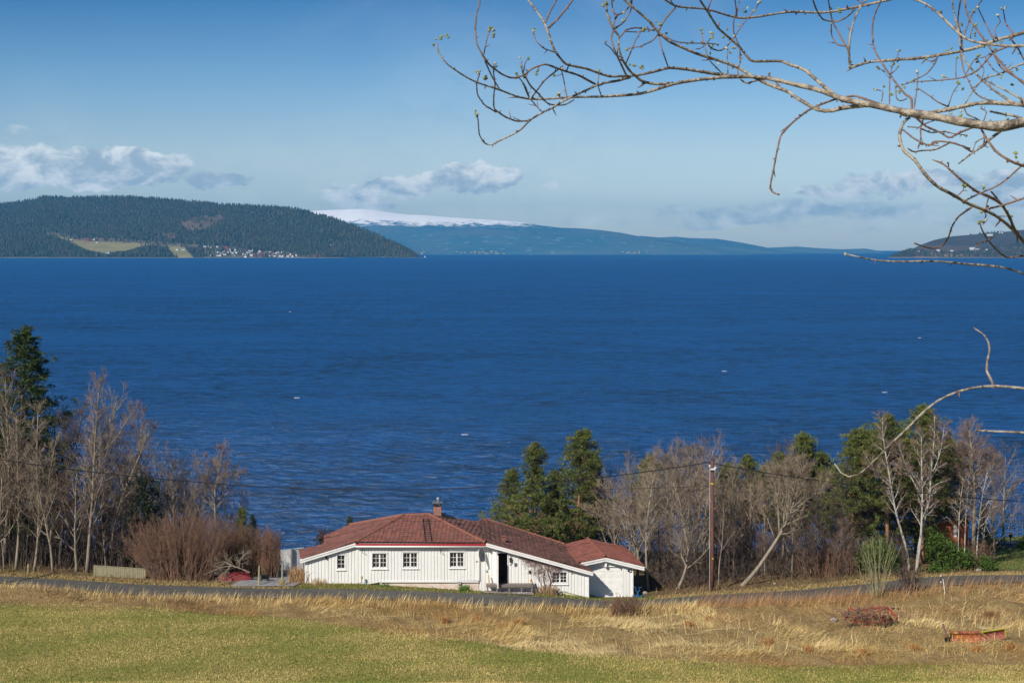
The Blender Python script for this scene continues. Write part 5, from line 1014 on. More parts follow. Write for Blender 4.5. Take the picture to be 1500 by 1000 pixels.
# ================================================================== grass
def blades(name, r, X, Y, L, wdt, dirx, diry, lean, tone, m, label, curl=.5):
    """curved grass blades, three segments each"""
    n = len(X); Z = ground(X, Y) - .02; az = np.arctan2(diry, dirx); c, s = np.cos(az), np.sin(az)
    wa = r.uniform(0, 6.28, n); wx_, wy_ = np.cos(wa) * wdt / 2, np.sin(wa) * wdt / 2
    rows = []
    for k, t in enumerate((0, .35, .7, 1.0)):
        a = lean * (1 + curl * t); hx = np.sin(a) * L * t; hz_ = np.cos(np.minimum(a, 1.62)) * L * t
        w_ = (1 - .85 * t ** 2); px_, py_ = X + hx * c, Y + hx * s; pz = Z + hz_ + .015
        rows.append(np.stack([px_ - wx_ * w_, py_ - wy_ * w_, pz], -1)); rows.append(np.stack([px_ + wx_ * w_, py_ + wy_ * w_, pz], -1))
    V_ = np.stack(rows, 1).reshape(-1, 3); o = np.arange(n)[:, None, None] * 8; f = np.array([[0, 1, 3, 2], [2, 3, 5, 4], [4, 5, 7, 6]])[None] + o
    B = MB(); B.add(V_, f.reshape(-1, 4)); B.C = [np.repeat(tone, 8, 0)]; ob = B.build(name, m, colors=True); tag(ob, label, 'grass', kind='stuff'); return ob
M_grass = mat('grass_blades', (1, 1, 1), .75, (.88, .88, .88), .7, 3, attr=True, spec=.25)
r = np.random.default_rng(300)
swx = sines(41, 8, .25, 1.4); swy = sines(42, 8, .25, 1.4); dens_f = sines(43, 9, .3, 1.8); hue_f = sines(44, 8, .15, .9); hgt_f = sines(45, 8, .4, 2.5)
def band(n, lo, hi, pxl=-60, pxr=1560):
    px = r.uniform(pxl, pxr, n); a = np.interp(px, PX, lo); b_ = np.interp(px, PX, hi); Y = a + (b_ - a) * r.uniform(0, 1, n); return px, (px - 750) / F * Y, Y, (Y - a) / (b_ - a)
def tones_dry(n, px, X, Y):
    straw = np.array([.72, .51, .20]); pale = np.array([.80, .61, .29]); brown = np.array([.46, .27, .10]); rust = np.array([.46, .25, .11]); green = np.array([.26, .27, .06])
    h = hue_f(X, Y * 1.6) + r.normal(size=n) * .28; T = np.where((h > .35)[:, None], pale, straw); T = np.where((h < -.38)[:, None], brown, T)
    rz = (px > 1050) & (Y > 88); T = np.where((rz & (r.uniform(size=n) < .60))[:, None], rust, T)
    lz = px < 330; T = np.where((lz & (r.uniform(size=n) < .55))[:, None], np.array([.34, .21, .11]), T)
    T = np.where((r.uniform(size=n) < .045)[:, None], green, T); return T * r.uniform(.6, 1.25, (n, 1))
# tall dry meadow, much of it lodged in swirls
n = 270000; px, X, Y, t_ = band(n, FE_Y - .3, NR_Y - .15); e_ = np.clip(t_ * 4, 0, 1) * np.interp(px, [-60, 150, 380, 480], [.35, .4, .8, 1.0])
keep = r.uniform(size=n) < (.55 + .45 * np.tanh(3 * dens_f(X, Y) + .8)); px, X, Y, t_, e_ = px[keep], X[keep], Y[keep], t_[keep], e_[keep]; n = len(X)
dx = 1.5 * swx(X, Y) + .25 + r.normal(size=n) * .6; dy_ = swy(X, Y) * .8 - .15 + r.normal(size=n) * .6; lean = np.clip(1.28 + .40 * np.tanh(2.5 * hgt_f(X, Y)) + r.normal(size=n) * .25, .08, 1.5)
up_ = r.uniform(size=n) < .05; lean = np.where(up_, r.uniform(.02, .4, n), lean)
blades('dry_grass', r, X, Y, r.uniform(.28, .75, n) * (.35 + .65 * e_), r.uniform(.010, .024, n), dx, dy_, lean, tones_dry(n, px, X, Y), M_grass, 'tall straw-coloured dry grass lying in swirls between the green field and the road')
# upright stems along the road edge and reddish stand on the right
n = 9000; px, X, Y, t_ = band(n, NR_Y - 3.2, NR_Y - .1); k = r.uniform(size=n) < np.interp(px, [0, 150, 300, 900, 1050, 1250, 1300, 1500], [.15, .25, .4, .35, 1, 1, .4, .35]); px, X, Y = px[k], X[k], Y[k]; n = len(X)
T = np.where((px > 1020)[:, None], np.array([.44, .25, .12]), np.array([.85, .64, .30])) * r.uniform(.7, 1.25, (n, 1))
blades('tall_stems', r, X, Y, r.uniform(.45, 1.0, n) * np.where(px > 1020, 1.15, .8), r.uniform(.012, .024, n), np.ones(n), r.normal(size=n) * .4, np.clip(r.normal(size=n) * .15 + .28, .02, 1), T, M_grass, 'thin upright dry stems standing along the near edge of the road', curl=.6)
# short green and straw field
n = 330000; px, X, Y, t_ = band(n, 65.0 * one, FE_Y + .5); g1 = .8 * sines(50, 12, .5, 5)(X, Y * 1.5) + r.normal(size=n) * .42 - .11
G = np.where((g1 > .05)[:, None], np.array([.58, .45, .17]), np.array([.20, .25, .042])); G = np.where(((g1 > -.2) & (g1 <= .05))[:, None], np.array([.42, .36, .10]), G) * r.uniform(.7, 1.25, (n, 1))
blades('field_grass', r, X, Y, r.uniform(.05, .13, n), r.uniform(.018, .04, n), r.normal(size=n), r.normal(size=n), np.clip(r.normal(size=n) * .4 + .7, .05, 1.4), G, M_grass, 'short mottled green and straw field grass in the foreground')
# verge between road and house, and lawns
n = 26000; px, X, Y, t_ = band(n, FR_Y - .1, FR_Y + 1.7, -60, 1560); k = ~((px > 706) & (px < 783) & (t_ > .25)) & ~((px > 335) & (px < 440) & (t_ > .45)) & ~((px > 864) & (px < 912) & (t_ > .5)); px, X, Y = px[k], X[k], Y[k]; n = len(X)
gy = ((px > 425) & (px < 960)) & (r.uniform(size=n) < .72); T = np.where(gy[:, None], np.array([.15, .20, .03]), np.array([.48, .35, .14])) * r.uniform(.6, 1.3, (n, 1))
blades('verge_grass', r, X, Y, r.uniform(.06, .20, n), r.uniform(.018, .035, n), r.normal(size=n), r.normal(size=n), np.clip(r.normal(size=n) * .3 + .5, .05, 1.2), T, M_grass, 'narrow green and straw verge along the far edge of the road')
n = 16000; px = r.uniform(1436, 1560, n); Y = r.uniform(109, 128, n); X = (px - 750) / F * Y; T = np.array([.10, .17, .03]) * r.uniform(.7, 1.4, (n, 1)); T = np.where((r.uniform(size=n) < .25)[:, None], np.array([.3, .24, .1]), T)
blades('lawn_grass', r, X, Y, r.uniform(.05, .1, n), r.uniform(.03, .05, n), r.normal(size=n), r.normal(size=n), r.uniform(.2, .9, n), T, M_grass, 'mown green lawn at the right edge beyond the road')
n = 30000; px, X, Y, t_ = band(n, FR_Y + .6, FR_Y + 10, -60, 1440); k = ~((px > 330) & (px < 960)) & (r.uniform(size=n) < 1 - .6 * t_); px, X, Y = px[k], X[k], Y[k]; n = len(X)
T = np.where((r.uniform(size=n) < .6)[:, None], np.array([.36, .25, .12]), np.array([.17, .10, .06])) * r.uniform(.6, 1.3, (n, 1))
blades('undergrowth', r, X, Y, r.uniform(.12, .55, n), r.uniform(.015, .035, n), r.normal(size=n), r.normal(size=n) - .4, np.clip(r.normal(size=n) * .4 + .7, .05, 1.5), T, M_grass, 'withered grass and leaf litter under the trees beyond the road')
# loose tufts with their own outline against wall and road
def tuft(px, Y, n, h, tone, label, seed, spread=.25, nm='grass_tuft'):
    r = np.random.default_rng(seed); c = gpt(px, Y); B = MB()
    for i in range(n):
        a = r.uniform(0, 6.28); l = r.uniform(.05, .7); L = h * r.uniform(.5, 1.1); b0 = c + np.array([max(-1.6, min(1.6, r.normal())) * spread, max(-1.6, min(1.6, r.normal())) * spread, 0]); q = b0 + np.array([math.cos(a) * l * L * .5, math.sin(a) * l * L * .5, L * .7]); e = q + np.array([math.cos(a) * l * L * .5, math.sin(a) * l * L * .5, L * .22])
        B.tube([b0, q, e], [.014, .010, .004], 3, c=np.array(tone) * r.uniform(.6, 1.3))
    return tag(B.build(nm, M_grass, loc=c, colors=True), label, 'grass tuft')
tuft(438, 101.2, 230, 1.15, (.42, .25, .12), 'tall rusty dry grass clump at the left corner of the house', 1, .42)
tuft(414, 100.2, 60, .45, (.40, .30, .15), 'dry grass tuft at the foot of the right driveway post', 2, .15)
tuft(466, 100.4, 80, .5, (.45, .30, .15), 'dry grass clump against the left part of the white wall', 3, .3)
tuft(801, 100.4, 200, .75, (.34, .22, .11), 'brown dry clump at the foot of the climbing vine', 4, .45)
tuft(680.5, 100.3, 170, .45, (.09, .19, .03), 'bright green weed clump against the pink foundation', 5, .2, 'weed_clump')
tuft(562, 100.35, 70, .25, (.08, .17, .03), 'small green weeds at the left end of the pink foundation', 6, .2, 'weed_clump')
tuft(1396, 86, 90, .4, (.22, .11, .05), 'dark rusty tuft on the slope right of the red machine', 7, .3); tuft(1452, 90, 120, .5, (.22, .11, .05), 'dark rusty tuft near the right edge above the yellow blade', 8, .3)
for i, (px, Y) in enumerate([(652, 88.5), (700, 88.5), (738, 87.2), (760, 87.5), (1010, 89), (1040, 90), (1125, 83), (1185, 80), (1265, 79), (1340, 80), (1430, 79.5), (1480, 80)]):
    tuft(px, Y, 110, .42, (.42, .22, .08), 'rust-brown sedge tuft in the dry meadow', 20 + i, .17)['group'] = 'rusty sedge tufts of the dry meadow'

# ================================================================== pole and wires
M_pole = mat('creosote_wood', (.17, .062, .04), .8, (.09, .04, .03), 1.4, 5, .3, 12, stretch=(3, 3, .5)); M_porc = mat('insulator', (.75, .75, .73), .3, spec=.6); M_yelb = mat('yellow_band', (.80, .50, .02), .5)
def utility_pole(px, Y, toprow, label):
    g_ = gpt(px, Y); top = at(px, toprow, Y); o = thing('utility_pole', label, 'utility pole', g_); x, y = g_[0], g_[1]
    b = MB(); b.tube([(x, y, g_[2] - .5), (x, y, g_[2] + 3), (x, y, top[2])], [.145, .13, .11], 10); b.build('pole', M_pole, o, smooth=True)
    b = MB(); b.tube([(x, y, top[2]), (x, y, top[2] + .03)], [.14, .13], 10); b.tube([(x, y - .01, top[2] - .85), (x, y - .01, top[2] - .62)], .135, 10); b.build('metal_cap', M_blk, o)
    for sx, zz in ((-1, .50), (1, .62)):
        b = MB(); b.tube([(x, y, top[2] - zz), (x + sx * .2, y - .12, top[2] - zz + .03)], .02, 5); b.tube([(x + sx * .2, y - .12, top[2] - zz - .02), (x + sx * .2, y - .12, top[2] - zz + .05), (x + sx * .2, y - .12, top[2] - zz + .14)], [.06, .075, .04], 8); b.build('insulator', M_porc, o, smooth=True)
    b = MB(); b.box(x - .17, x + .2, y - .17, y - .12, top[2] - .72, top[2] - .60); b.build('bracket', M_porc, o)
    b = MB(); b.tube([(x, y, top[2] - 1.76), (x, y, top[2] - 1.68)], .128, 10); b.build('yellow_band', M_yelb, o)
    b = MB(); b.tube([(x - .17, y - .05, top[2] - .5), (x - .19, y - .06, top[2] - 1.5), (x - .20, y - .06, g_[2] + 3), (x - .20, y - .05, g_[2] - .1)], .028, 6); b.build('cable_conduit', M_gut, o)
    b = MB(); b.box(x - .03, x + .05, y - .165, y - .15, g_[2] + 2.3, g_[2] + 2.42); b.build('pole_tag', M_yelb, o); return o
utility_pole(1043.5, 102.6, 673, 'brown wooden utility pole with white insulators and a yellow band beside the road')
utility_pole(-57, 98.6, 650, 'wooden utility pole outside the left edge of the view')
def cable(pts, Y, rad, label, ys=None):
    P = np.array([at(x, y, (ys[i] if ys else Y)) for i, (x, y) in enumerate(pts)]); t_ = np.linspace(0, len(P) - 1, len(P) * 8)
    xs_ = P[:, 0]; Q = np.zeros((90, 3)); Q[:, 0] = np.linspace(xs_[0], xs_[-1], 90)
    cz = np.polyfit(xs_, P[:, 2], 2); Q[:, 2] = np.polyval(cz, Q[:, 0]); Q[:, 1] = np.interp(Q[:, 0], xs_ if xs_[0] < xs_[-1] else xs_[::-1], P[:, 1] if xs_[0] < xs_[-1] else P[::-1, 1])
    b = MB(); b.tube(Q, rad, 5); tag(b.build('overhead_cable', M_blk, loc=P[0], smooth=True), label, 'cable')
cable([(-57, 662), (56, 682), (280, 706), (560, 716), (720, 713), (860, 700), (950, 690), (1040, 677.5)], 101, .034, 'long black overhead cable sagging left from the utility pole across the water', [98.6, 99.4, 100.8, 101.3, 101.6, 102, 102.3, 102.5])
cable([(1046, 679), (1130, 693), (1220, 706), (1330, 720), (1420, 728), (1520, 736)], 103, .030, 'black overhead cable running right from the utility pole past the pines', [102.5, 103, 104, 105, 106, 107])
cable([(700, 716), (800, 717), (900, 716), (980, 714), (1042, 711)], 103, .016, 'thin lower wire reaching the utility pole in front of the bare trees', [100.85, 101.2, 101.8, 102.2, 102.55])

# ================================================================== small things around the yard
M_old = mat('weathered_green_planks', (.31, .28, .17), .9, (.22, .20, .13), 2, 5, .3, 15, stretch=(6, 1, .6))
def plank_wall(label, cat, nm, p0, p1, zt, m, pw=.16, gap=.012, depth=.035, zb=None, caps=True):
    p0 = np.array(p0, float); p1 = np.array(p1, float); L = np.linalg.norm(p1 - p0); d = (p1 - p0) / L; o = thing(nm, label, cat, (*p0, float(ground(*p0)))); n = max(2, int(L / pw)); b = MB(); rg = np.random.default_rng(int(L * 100))
    for i in range(n):
        a = p0 + d * i * pw; c = a + d * (pw - gap); g_ = float(ground(a[0], a[1])); z1 = zt(i / n) + rg.normal() * .006; off = np.array([-d[1], d[0]]) * depth * (1 if i % 2 else .7)
        b.hexa([(a[0], a[1], g_ - .1), (c[0], c[1], g_ - .1), (c[0] + off[0], c[1] + off[1], g_ - .1), (a[0] + off[0], a[1] + off[1], g_ - .1), (a[0], a[1], z1), (c[0], c[1], z1), (c[0] + off[0], c[1] + off[1], z1), (a[0] + off[0], a[1] + off[1], z1)])
    b.build('boards', m, o)
    if caps:
        e = p1; off = np.array([-d[1], d[0]]) * .02; b = MB(); b.beam((*(p0 + off), zt(0) + .02), (*(e + off), zt(1) + .02), .09, .035); b.build('top_rail', m, o)
    return o
fx = lambda px, Y: (px - 750) / F * Y
plank_wall('low grey-green plank wall at the edge of the left wood behind the road', 'fence', 'plank_fence', (fx(137, 103.6), 103.6), (fx(215, 103.0), 103.0), lambda t: float(ground(fx(170, 103.4), 103.4)) + .78 - .12 * t, M_old)
plank_wall('white board fence left of the house, sunlit section beside the corner', 'fence', 'white_fence', (fx(427.5, 110), 110), (fx(445, 110.6), 110.6), lambda t: at(0, 804.5, 110)[2], M_side, .2)
plank_wall('white board fence running left into the hedge at the end of the driveway', 'fence', 'white_fence', (fx(396, 109.3), 109.3), (fx(427, 109.9), 109.9), lambda t: lerp(at(0, 806.5, 109.3)[2], at(0, 804.5, 110)[2], t), M_side, .2)
b = MB(); q = at(427.3, 804, 109.9); b.box(q[0] - .05, q[0] + .05, 109.86, 109.96, q[2] - 2, q[2] + .08); tag(b.build('fence_post', M_wd, loc=q), 'grey post joining the two white fence sections', 'post')
M_pst = mat('impregnated_post', (.40, .36, .17), .85, (.30, .27, .14), 3, 4, .2, 15)
for px, Y, top, lab in ((379.5, 100.3, 829, 'yellowish wooden post at the left side of the driveway entrance'), (413.5, 100.2, 825, 'yellowish wooden post at the right side of the driveway entrance'), (41.5, 105.3, 826, 'short grey wooden post by the road below the left wood')):
    g_ = gpt(px, Y); z = at(px, top, Y)[2]; b = MB(); b.tube([g_ - (0, 0, .3), g_ + (0, 0, .5), (g_[0] + .02, g_[1], z)], [.075, .07, .065], 9); b.tube([(g_[0] + .02, g_[1], z - .02), (g_[0] + .02, g_[1], z + .02)], [.07, .03], 9); tag(b.build('wooden_post', M_pst, loc=g_, smooth=False), lab, 'post')
# black folding trestle
c = gpt(388, 101.6); o = thing('trestle', 'small black folding trestle standing on the driveway between the posts', 'trestle', c)
b = MB(); b.box(c[0] - .26, c[0] + .26, c[1] - .2, c[1] + .2, c[2] + .42, c[2] + .47); b.build('top', M_blk, o)
for sx in (-1, 1):
    for sy in (-1, 1): b = MB(); b.beam(c + (sx * .2, sy * .12, .43), c + (sx * .27, sy * .2, -.02), .04, .04); b.build('leg', M_blk, o)
b = MB(); b.box(c[0] - .2, c[0] + .2, c[1] - .02, c[1] + .02, c[2] + .15, c[2] + .42); b.build('cloth', M_blk, o)
b = MB(); V_ = []; c2 = gpt(392, 104.3)
for i in range(9):
    for j in range(5): x = c2[0] - .55 + 1.1 * i / 8; y = c2[1] - .4 + .8 * j / 4; V_.append((x, y, float(ground(x, y)) + .12 + .14 * math.exp(-((i-4)/3) ** 2 - ((j-2)/1.5) ** 2) + .02 * math.sin(i * 2.1 + j)))
i = np.arange(8)[:, None] * 5 + np.arange(4)[None, :]; b.add(V_, np.stack([i, i + 5, i + 6, i + 1], -1).reshape(-1, 4)); tag(b.build('tarpaulin', M_greym, loc=c2, smooth=True), 'crumpled grey tarpaulin on the driveway below the clipped hedge', 'tarpaulin')
# overturned red rowing boat under the thicket
M_redp = mat('faded_red_paint', (.27, .03, .03), .7, (.18, .03, .03), 3, 5, .2, 10)
bc = gpt(345, 102.2); o = thing('rowing_boat', 'red rowing boat lying upside down under the right end of the thicket', 'boat', bc); b = MB(); rg = []
for i in range(15):
    t = i / 14; x = bc[0] - 1.2 + 2.4 * t; w_ = .6 * math.sin(math.pi * (.08 + .87 * t)) ** .6; h_ = .52 * math.sin(math.pi * (.1 + .84 * t)) ** .5
    rg.append([(x, bc[1] - w_ * math.cos(a), float(ground(bc[0], bc[1])) + .05 + h_ * math.sin(a)) for a in np.linspace(0, math.pi, 9)])
V_ = np.array(rg).reshape(-1, 3); i = np.arange(14)[:, None] * 9; j = np.arange(8)[None, :]; b.add(V_, np.stack([i + j, i + 9 + j, i + 10 + j, i + j + 1], -1).reshape(-1, 4)); b.build('hull', M_redp, o, smooth=True)
b = MB(); b.beam(bc + (-1.0, 0, .55), bc + (1.0, 0, .55), .05, .07); b.build('keel', M_redp, o)
for sy in (-1, 1): b = MB(); b.tube([(x_[0], x_[1] - .02 * 1, x_[2]) for x_ in ([q[0] for q in rg] if sy < 0 else [q[-1] for q in rg])], .03, 5); b.build('gunwale', M_wd, o)
# fallen pale branches on the thicket
fb = MB(); r = np.random.default_rng(91)
for pts in ([(366, 838), (352, 832), (338, 828), (322, 831), (306, 838)], [(350, 830), (352, 818), (362, 808)], [(338, 828), (330, 838), (318, 846)], [(345, 830), (328, 822), (310, 826)]):
    Q = np.array([at(x, y, 101.3) for x, y in pts]); fb.tube(Q, np.linspace(.05, .015, len(Q)), 5); bare_crown(fb, r, list(Q), .03, 1, nl=9, t0=.1, l1=.7, n2=3, n3=2, up=0.0, m2=0)
tag(fb.build('fallen_branch', M_bark, loc=at(340, 830, 101.3)), 'fallen pale forked branch resting across the right end of the thicket', 'branch')
# garden lamp in front of the wall
c = gpt(530, 100.35); o = thing('garden_lamp', 'small ochre garden lamp post in front of the white wall', 'garden lamp', c); zt2 = at(530, 843, 100.35)[2]
b = MB(); b.tube([c - (0, 0, .1), (c[0], c[1], zt2 - .22)], .022, 6); b.build('post', M_greym, o); b = MB(); b.tube([(c[0], c[1], zt2 - .22), (c[0], c[1], zt2 - .02), (c[0], c[1], zt2)], [.07, .085, .05], 8); b.build('lamp_head', mat('ochre_plastic', (.50, .42, .20), .6), o)
# brush and pot on the porch, board leaning
b = MB(); b.beam((gx(717, 100.3), 100.35, zt_ + .01), (gx(715.5, 100.3), 100.55, zt_ + .62), .11, .03); tag(b.build('plank', mat('fresh_board', (.52, .40, .26), .8), loc=(gx(716, 100.3), 100.35, zt_)), 'short pale board leaning at the left end of the porch', 'board')
c = np.array([gx(778.5, 100.35), 100.4, zt_]); o = thing('garden_figure', 'small figure with orange cap standing at the right end of the porch', 'garden figure', c)
b = MB(); b.tube([c, c + (0, 0, .12), c + (0, 0, .20)], [.11, .12, .07], 9); b.build('body', mat('buff_clay', (.45, .36, .22), .8), o, smooth=True); b = MB(); b.ball(c + (-.01, 0, .25), (.075, .075, .07), 9, 7); b.tube([c + (-.01, 0, .29), c + (0, 0, .42)], [.08, .01], 8); b.build('cap', mat('orange_glaze', (.55, .22, .06), .6), o, smooth=True)
c = gpt(766, 99.75) + (0, 0, .09); b = MB(); 
for k in range(4): b.ball(c + (-.25 + .17 * k, .04 * (k % 2), .03), (.10, .05, .04), 7, 5)
tag(b.build('shoes', M_gut, loc=c, smooth=True), 'pairs of pale shoes on the slab in front of the porch', 'shoes')
# black push mower below the small window
c = gpt(813, 100.3); o = thing('lawn_mower', 'small black push mower on the grass below the small window', 'lawn mower', c)
b = MB(); b.hexa([c + v for v in [(-.28,-.16,.10),(.10,-.16,.10),(.10,.16,.10),(-.28,.16,.10),(-.22,-.12,.30),(.16,-.12,.26),(.16,.12,.26),(-.22,.12,.30)]]); b.ball(c + (-.05, 0, .30), (.15, .12, .09), 9, 6); b.build('body', M_blk, o, smooth=False)
for sx in (-.22, .14):
    for sy in (-.19, .19): b = MB(); b.tube([c + (sx, sy - .03, .09), c + (sx, sy + .03, .09)], .09, 10); b.build('wheel', M_greym, o)
b = MB(); b.tube([c + (.1, -.1, .25), c + (.3, -.12, .42), c + (.34, -.1, .40)], .018, 5); b.tube([c + (.1, .1, .25), c + (.3, .12, .42), c + (.34, .1, .40)], .018, 5); b.tube([c + (.3, -.12, .42), c + (.3, .12, .42)], .018, 5); b.build('handle', M_blk, o)
b = MB(); c3 = gpt(820, 100.5); b.ball(c3 + (.05, 0, .12), (.20, .14, .16), 8, 6); tag(b.build('stone', mat('grey_stone', (.28, .27, .25), .9, bump=.4), loc=c3, smooth=True), 'grey stone at the left end of the yellow foundation', 'stone')
# blue trolley jack right of the garage
c = gpt(934.5, 102.2); M_blue = mat('blue_paint', (.015, .11, .28), .45, spec=.5); o = thing('jack_stand', 'blue wheeled hand stand on the ground just right of the garage', 'hand trolley', c)
b = MB(); b.box(c[0] - .38, c[0] + .38, c[1] - .2, c[1] + .2, c[2] + .06, c[2] + .12); b.build('base', M_blue, o)
b = MB(); b.beam(c + (-.02, 0, .1), c + (-.02, 0, .42), .12, .12); b.beam(c + (-.02, 0, .38), c + (-.18, 0, .52), .06, .06); b.beam(c + (-.18, 0, .5), c + (-.14, 0, .75), .05, .05); b.beam(c + (-.02, 0, .38), c + (.13, 0, .50), .06, .06); b.beam(c + (.13, 0, .48), c + (.06, 0, .70), .05, .05); b.beam(c + (-.14, 0, .72), c + (-.30, 0, .76), .05, .05); b.beam(c + (.06, 0, .69), c + (.26, 0, .74), .05, .05); b.build('fork', M_blue, o)
for sx in (-.3, .3): b = MB(); b.tube([c + (sx, -.24, .06), c + (sx, -.18, .06)], .07, 10); b.build('wheel', M_blk, o)
rs_ = np.random.default_rng(3); M_st = mat('pale_stone', (.33, .30, .27), .9, (.22, .2, .18), 3, 4, .4, 8)
for px, Y, s, lab in ((945, 103.5, .24, 'flat grey boulder by the trees right of the blue stand'), (1434, 107.6, .24, 'pale boulder at the foot of the thin white birch'), (1222, 88.5, .26, 'pale grey rock lying in the meadow left of the red machine'), (1135, 104.2, .14, 'small white stone at the roadside right of the leaning tree')):
    c = gpt(px, Y); b = MB(); b.ball(c + (0, 0, s * .25), (s, s * .7, s * .55), 10, 8); b.V[0] += rs_.normal(size=b.V[0].shape) * s * .07; tag(b.build('stone', M_st, loc=c, smooth=True), lab, 'stone')
# red shed on the right
M_shed = mat('red_brown_boards', (.46, .14, .06), .85, (.32, .10, .05), 3, 4, .2, 15, stretch=(5, 1, .5)); Ys = 113.5
a0 = at(1352, 800, Ys); x0, x1 = fx(1352, Ys), fx(1419, Ys); zl = at(0, 763, Ys)[2]; zr2 = at(0, 757, Ys)[2]; o = thing('shed', 'small red-brown wooden shed half hidden behind the large juniper', 'shed', ((x0 + x1) / 2, Ys + 1, -1.4))
b = siding(x0, x1, Ys, lambda x: -2.2, lambda x: lerp(zl - .25, zr2 - .08, (x - x0) / (x1 - x0)), (), .16, .12, .012); b.build('wall', M_shed, o)
b = MB(); b.hexa([(x1 - .12, Ys + .141, -2.2), (x1, Ys + .141, -2.2), (x1, Ys + 2.5, -2.2), (x1 - .12, Ys + 2.5, -2.2), (x1 - .12, Ys + .141, zr2 - .09), (x1, Ys + .141, zr2 - .09), (x1, Ys + 2.5, zr2 - .4), (x1 - .12, Ys + 2.5, zr2 - .4)]); b.box(x0, x1 - .12, Ys + 2.4, Ys + 2.5, -2.5, zl - .5); b.box(x0, x0 + .1, Ys + .15, Ys + 2.39, -2.5, zl - .4); b.build('side_wall', M_shed, o)
b = MB(); b.hexa([(x0 - .2, Ys - .3, zl - .24), (x1 + .2, Ys - .3, zr2 - .02), (x1 + .2, Ys + 2.7, zr2 + .25), (x0 - .2, Ys + 2.7, zl + .05), (x0 - .2, Ys - .3, zl - .14), (x1 + .2, Ys - .3, zr2 + .06), (x1 + .2, Ys + 2.7, zr2 + .33), (x0 - .2, Ys + 2.7, zl + .15)]); b.build('roof', M_greym, o)
b = MB(); b.beam((x0 - .2, Ys - .32, zl - .24), (x1 + .2, Ys - .32, zr2 - .02), .03, .12); b.build('fascia', mat('orange_board', (.45, .17, .09), .7), o)
b = MB(); xw = fx(1399, Ys); b.box(xw - .11, xw + .11, Ys - .04, Ys - .013, at(0, 786, Ys)[2], at(0, 769, Ys)[2]); b.build('window', M_trim, o); b = MB(); b.box(xw - .06, xw + .06, Ys - .05, Ys - .041, at(0, 784.5, Ys)[2], at(0, 770.5, Ys)[2]); b.build('pane', mat('bright_curtain', (.7, .72, .72), .5), o)
# covered boat on the right lawn
Yb = 121.5; c = gpt(1478, Yb); o = thing('covered_dinghy', 'long low dinghy under a black cover lying on the right lawn', 'boat', c); b = MB(); rg = []
for i in range(13):
    t = i / 12; x = c[0] - 1.15 + 2.6 * t; w_ = .6 * math.sin(math.pi * (.06 + .9 * t)) ** .5; rg.append([(x, Yb - w_ * math.cos(a), c[2] + .02 + (.34 + .04 * math.sin(i * 1.7)) * math.sin(a) ** .7) for a in np.linspace(0, math.pi, 8)])
V_ = np.array(rg).reshape(-1, 3); i = np.arange(12)[:, None] * 8; j = np.arange(7)[None, :]; b.add(V_, np.stack([i + j, i + 8 + j, i + 9 + j, i + j + 1], -1).reshape(-1, 4)); b.build('cover', mat('black_tarp', (.012, .013, .018), .45, (.03, .035, .045), 3), o, smooth=True)
b = MB(); b.add([(c[0] - .1, Yb, c[2] + .3), (c[0] + .9, Yb - .1, c[2] + .3), (c[0] + .9, Yb + .4, c[2] + .3), (c[0] - .1, Yb + .4, c[2] + .3), (c[0] + .3, Yb + .1, c[2] + .58), (c[0] + .55, Yb + .1, c[2] + .56)], [(0, 1, 5, 4), (3, 4, 5, 2), (0, 4, 3), (1, 2, 5)]); b.build('grey_sheet', M_greym, o)
b = MB(); g2 = gpt(1480.5, 123.5); b.tube([g2, g2 + (0, 0, .5)], .05, 8); b.tube([g2 + (0, 0, .5), g2 + (0, 0, .58), g2 + (0, 0, .9), g2 + (0, 0, .95)], [.06, .16, .15, .1], 10); tag(b.build('barrel_stove', M_blk, loc=g2, smooth=True), 'small black stove on a post behind the covered dinghy', 'stove')
# roadside markers
M_white = mat('white_plastic', (.80, .80, .78), .5)
c = gpt(1384.5, 97.5); o = thing('marker_post', 'thin white leaning marker stake at the near road edge on the right', 'stake', c); b = MB(); b.tube([c - (0, 0, .2), c + (-.08, 0, .5), c + (-.15, 0, 1.0)], [.028, .026, .024], 6); b.build('stake', M_white, o)
c = gpt(1379, 98); o = thing('electric_fence_post', 'thin dark fence rod with two white insulators beside the leaning white stake', 'stake', c); b = MB(); b.tube([c - (0, 0, .1), c + (-.06, 0, 1.12)], .012, 5); b.build('rod', M_blk, o)
for z in (.68, 1.1): b = MB(); b.ball(c + (-.04, 0, z), (.045, .045, .055), 8, 6); b.build('insulator', M_white, o, smooth=True)
c = gpt(1217, 97.2); b = MB(); b.tube([c - (0, 0, .2), c + (.12, 0, .4), c + (.25, 0, .78)], .018, 5); tag(b.build('red_stick', mat('red_plastic', (.45, .09, .05), .6), loc=c), 'thin reddish stick leaning at the near road edge', 'stake')
c = gpt(1470, 99.2); fb = MB(); fb.tube([c, c + (.1, 0, .35), c + (.3, 0, .6), c + (.5, 0, .85)], [.035, .03, .022, .01], 5); fb.tube([c + (-.12, 0, 0), c + (-.2, 0, .2), c + (-.26, 0, .42)], [.03, .025, .015], 5); tag(fb.build('dead_branch', M_bark, loc=c), 'pale forked dead branch sticking up at the near road edge on the right', 'branch')
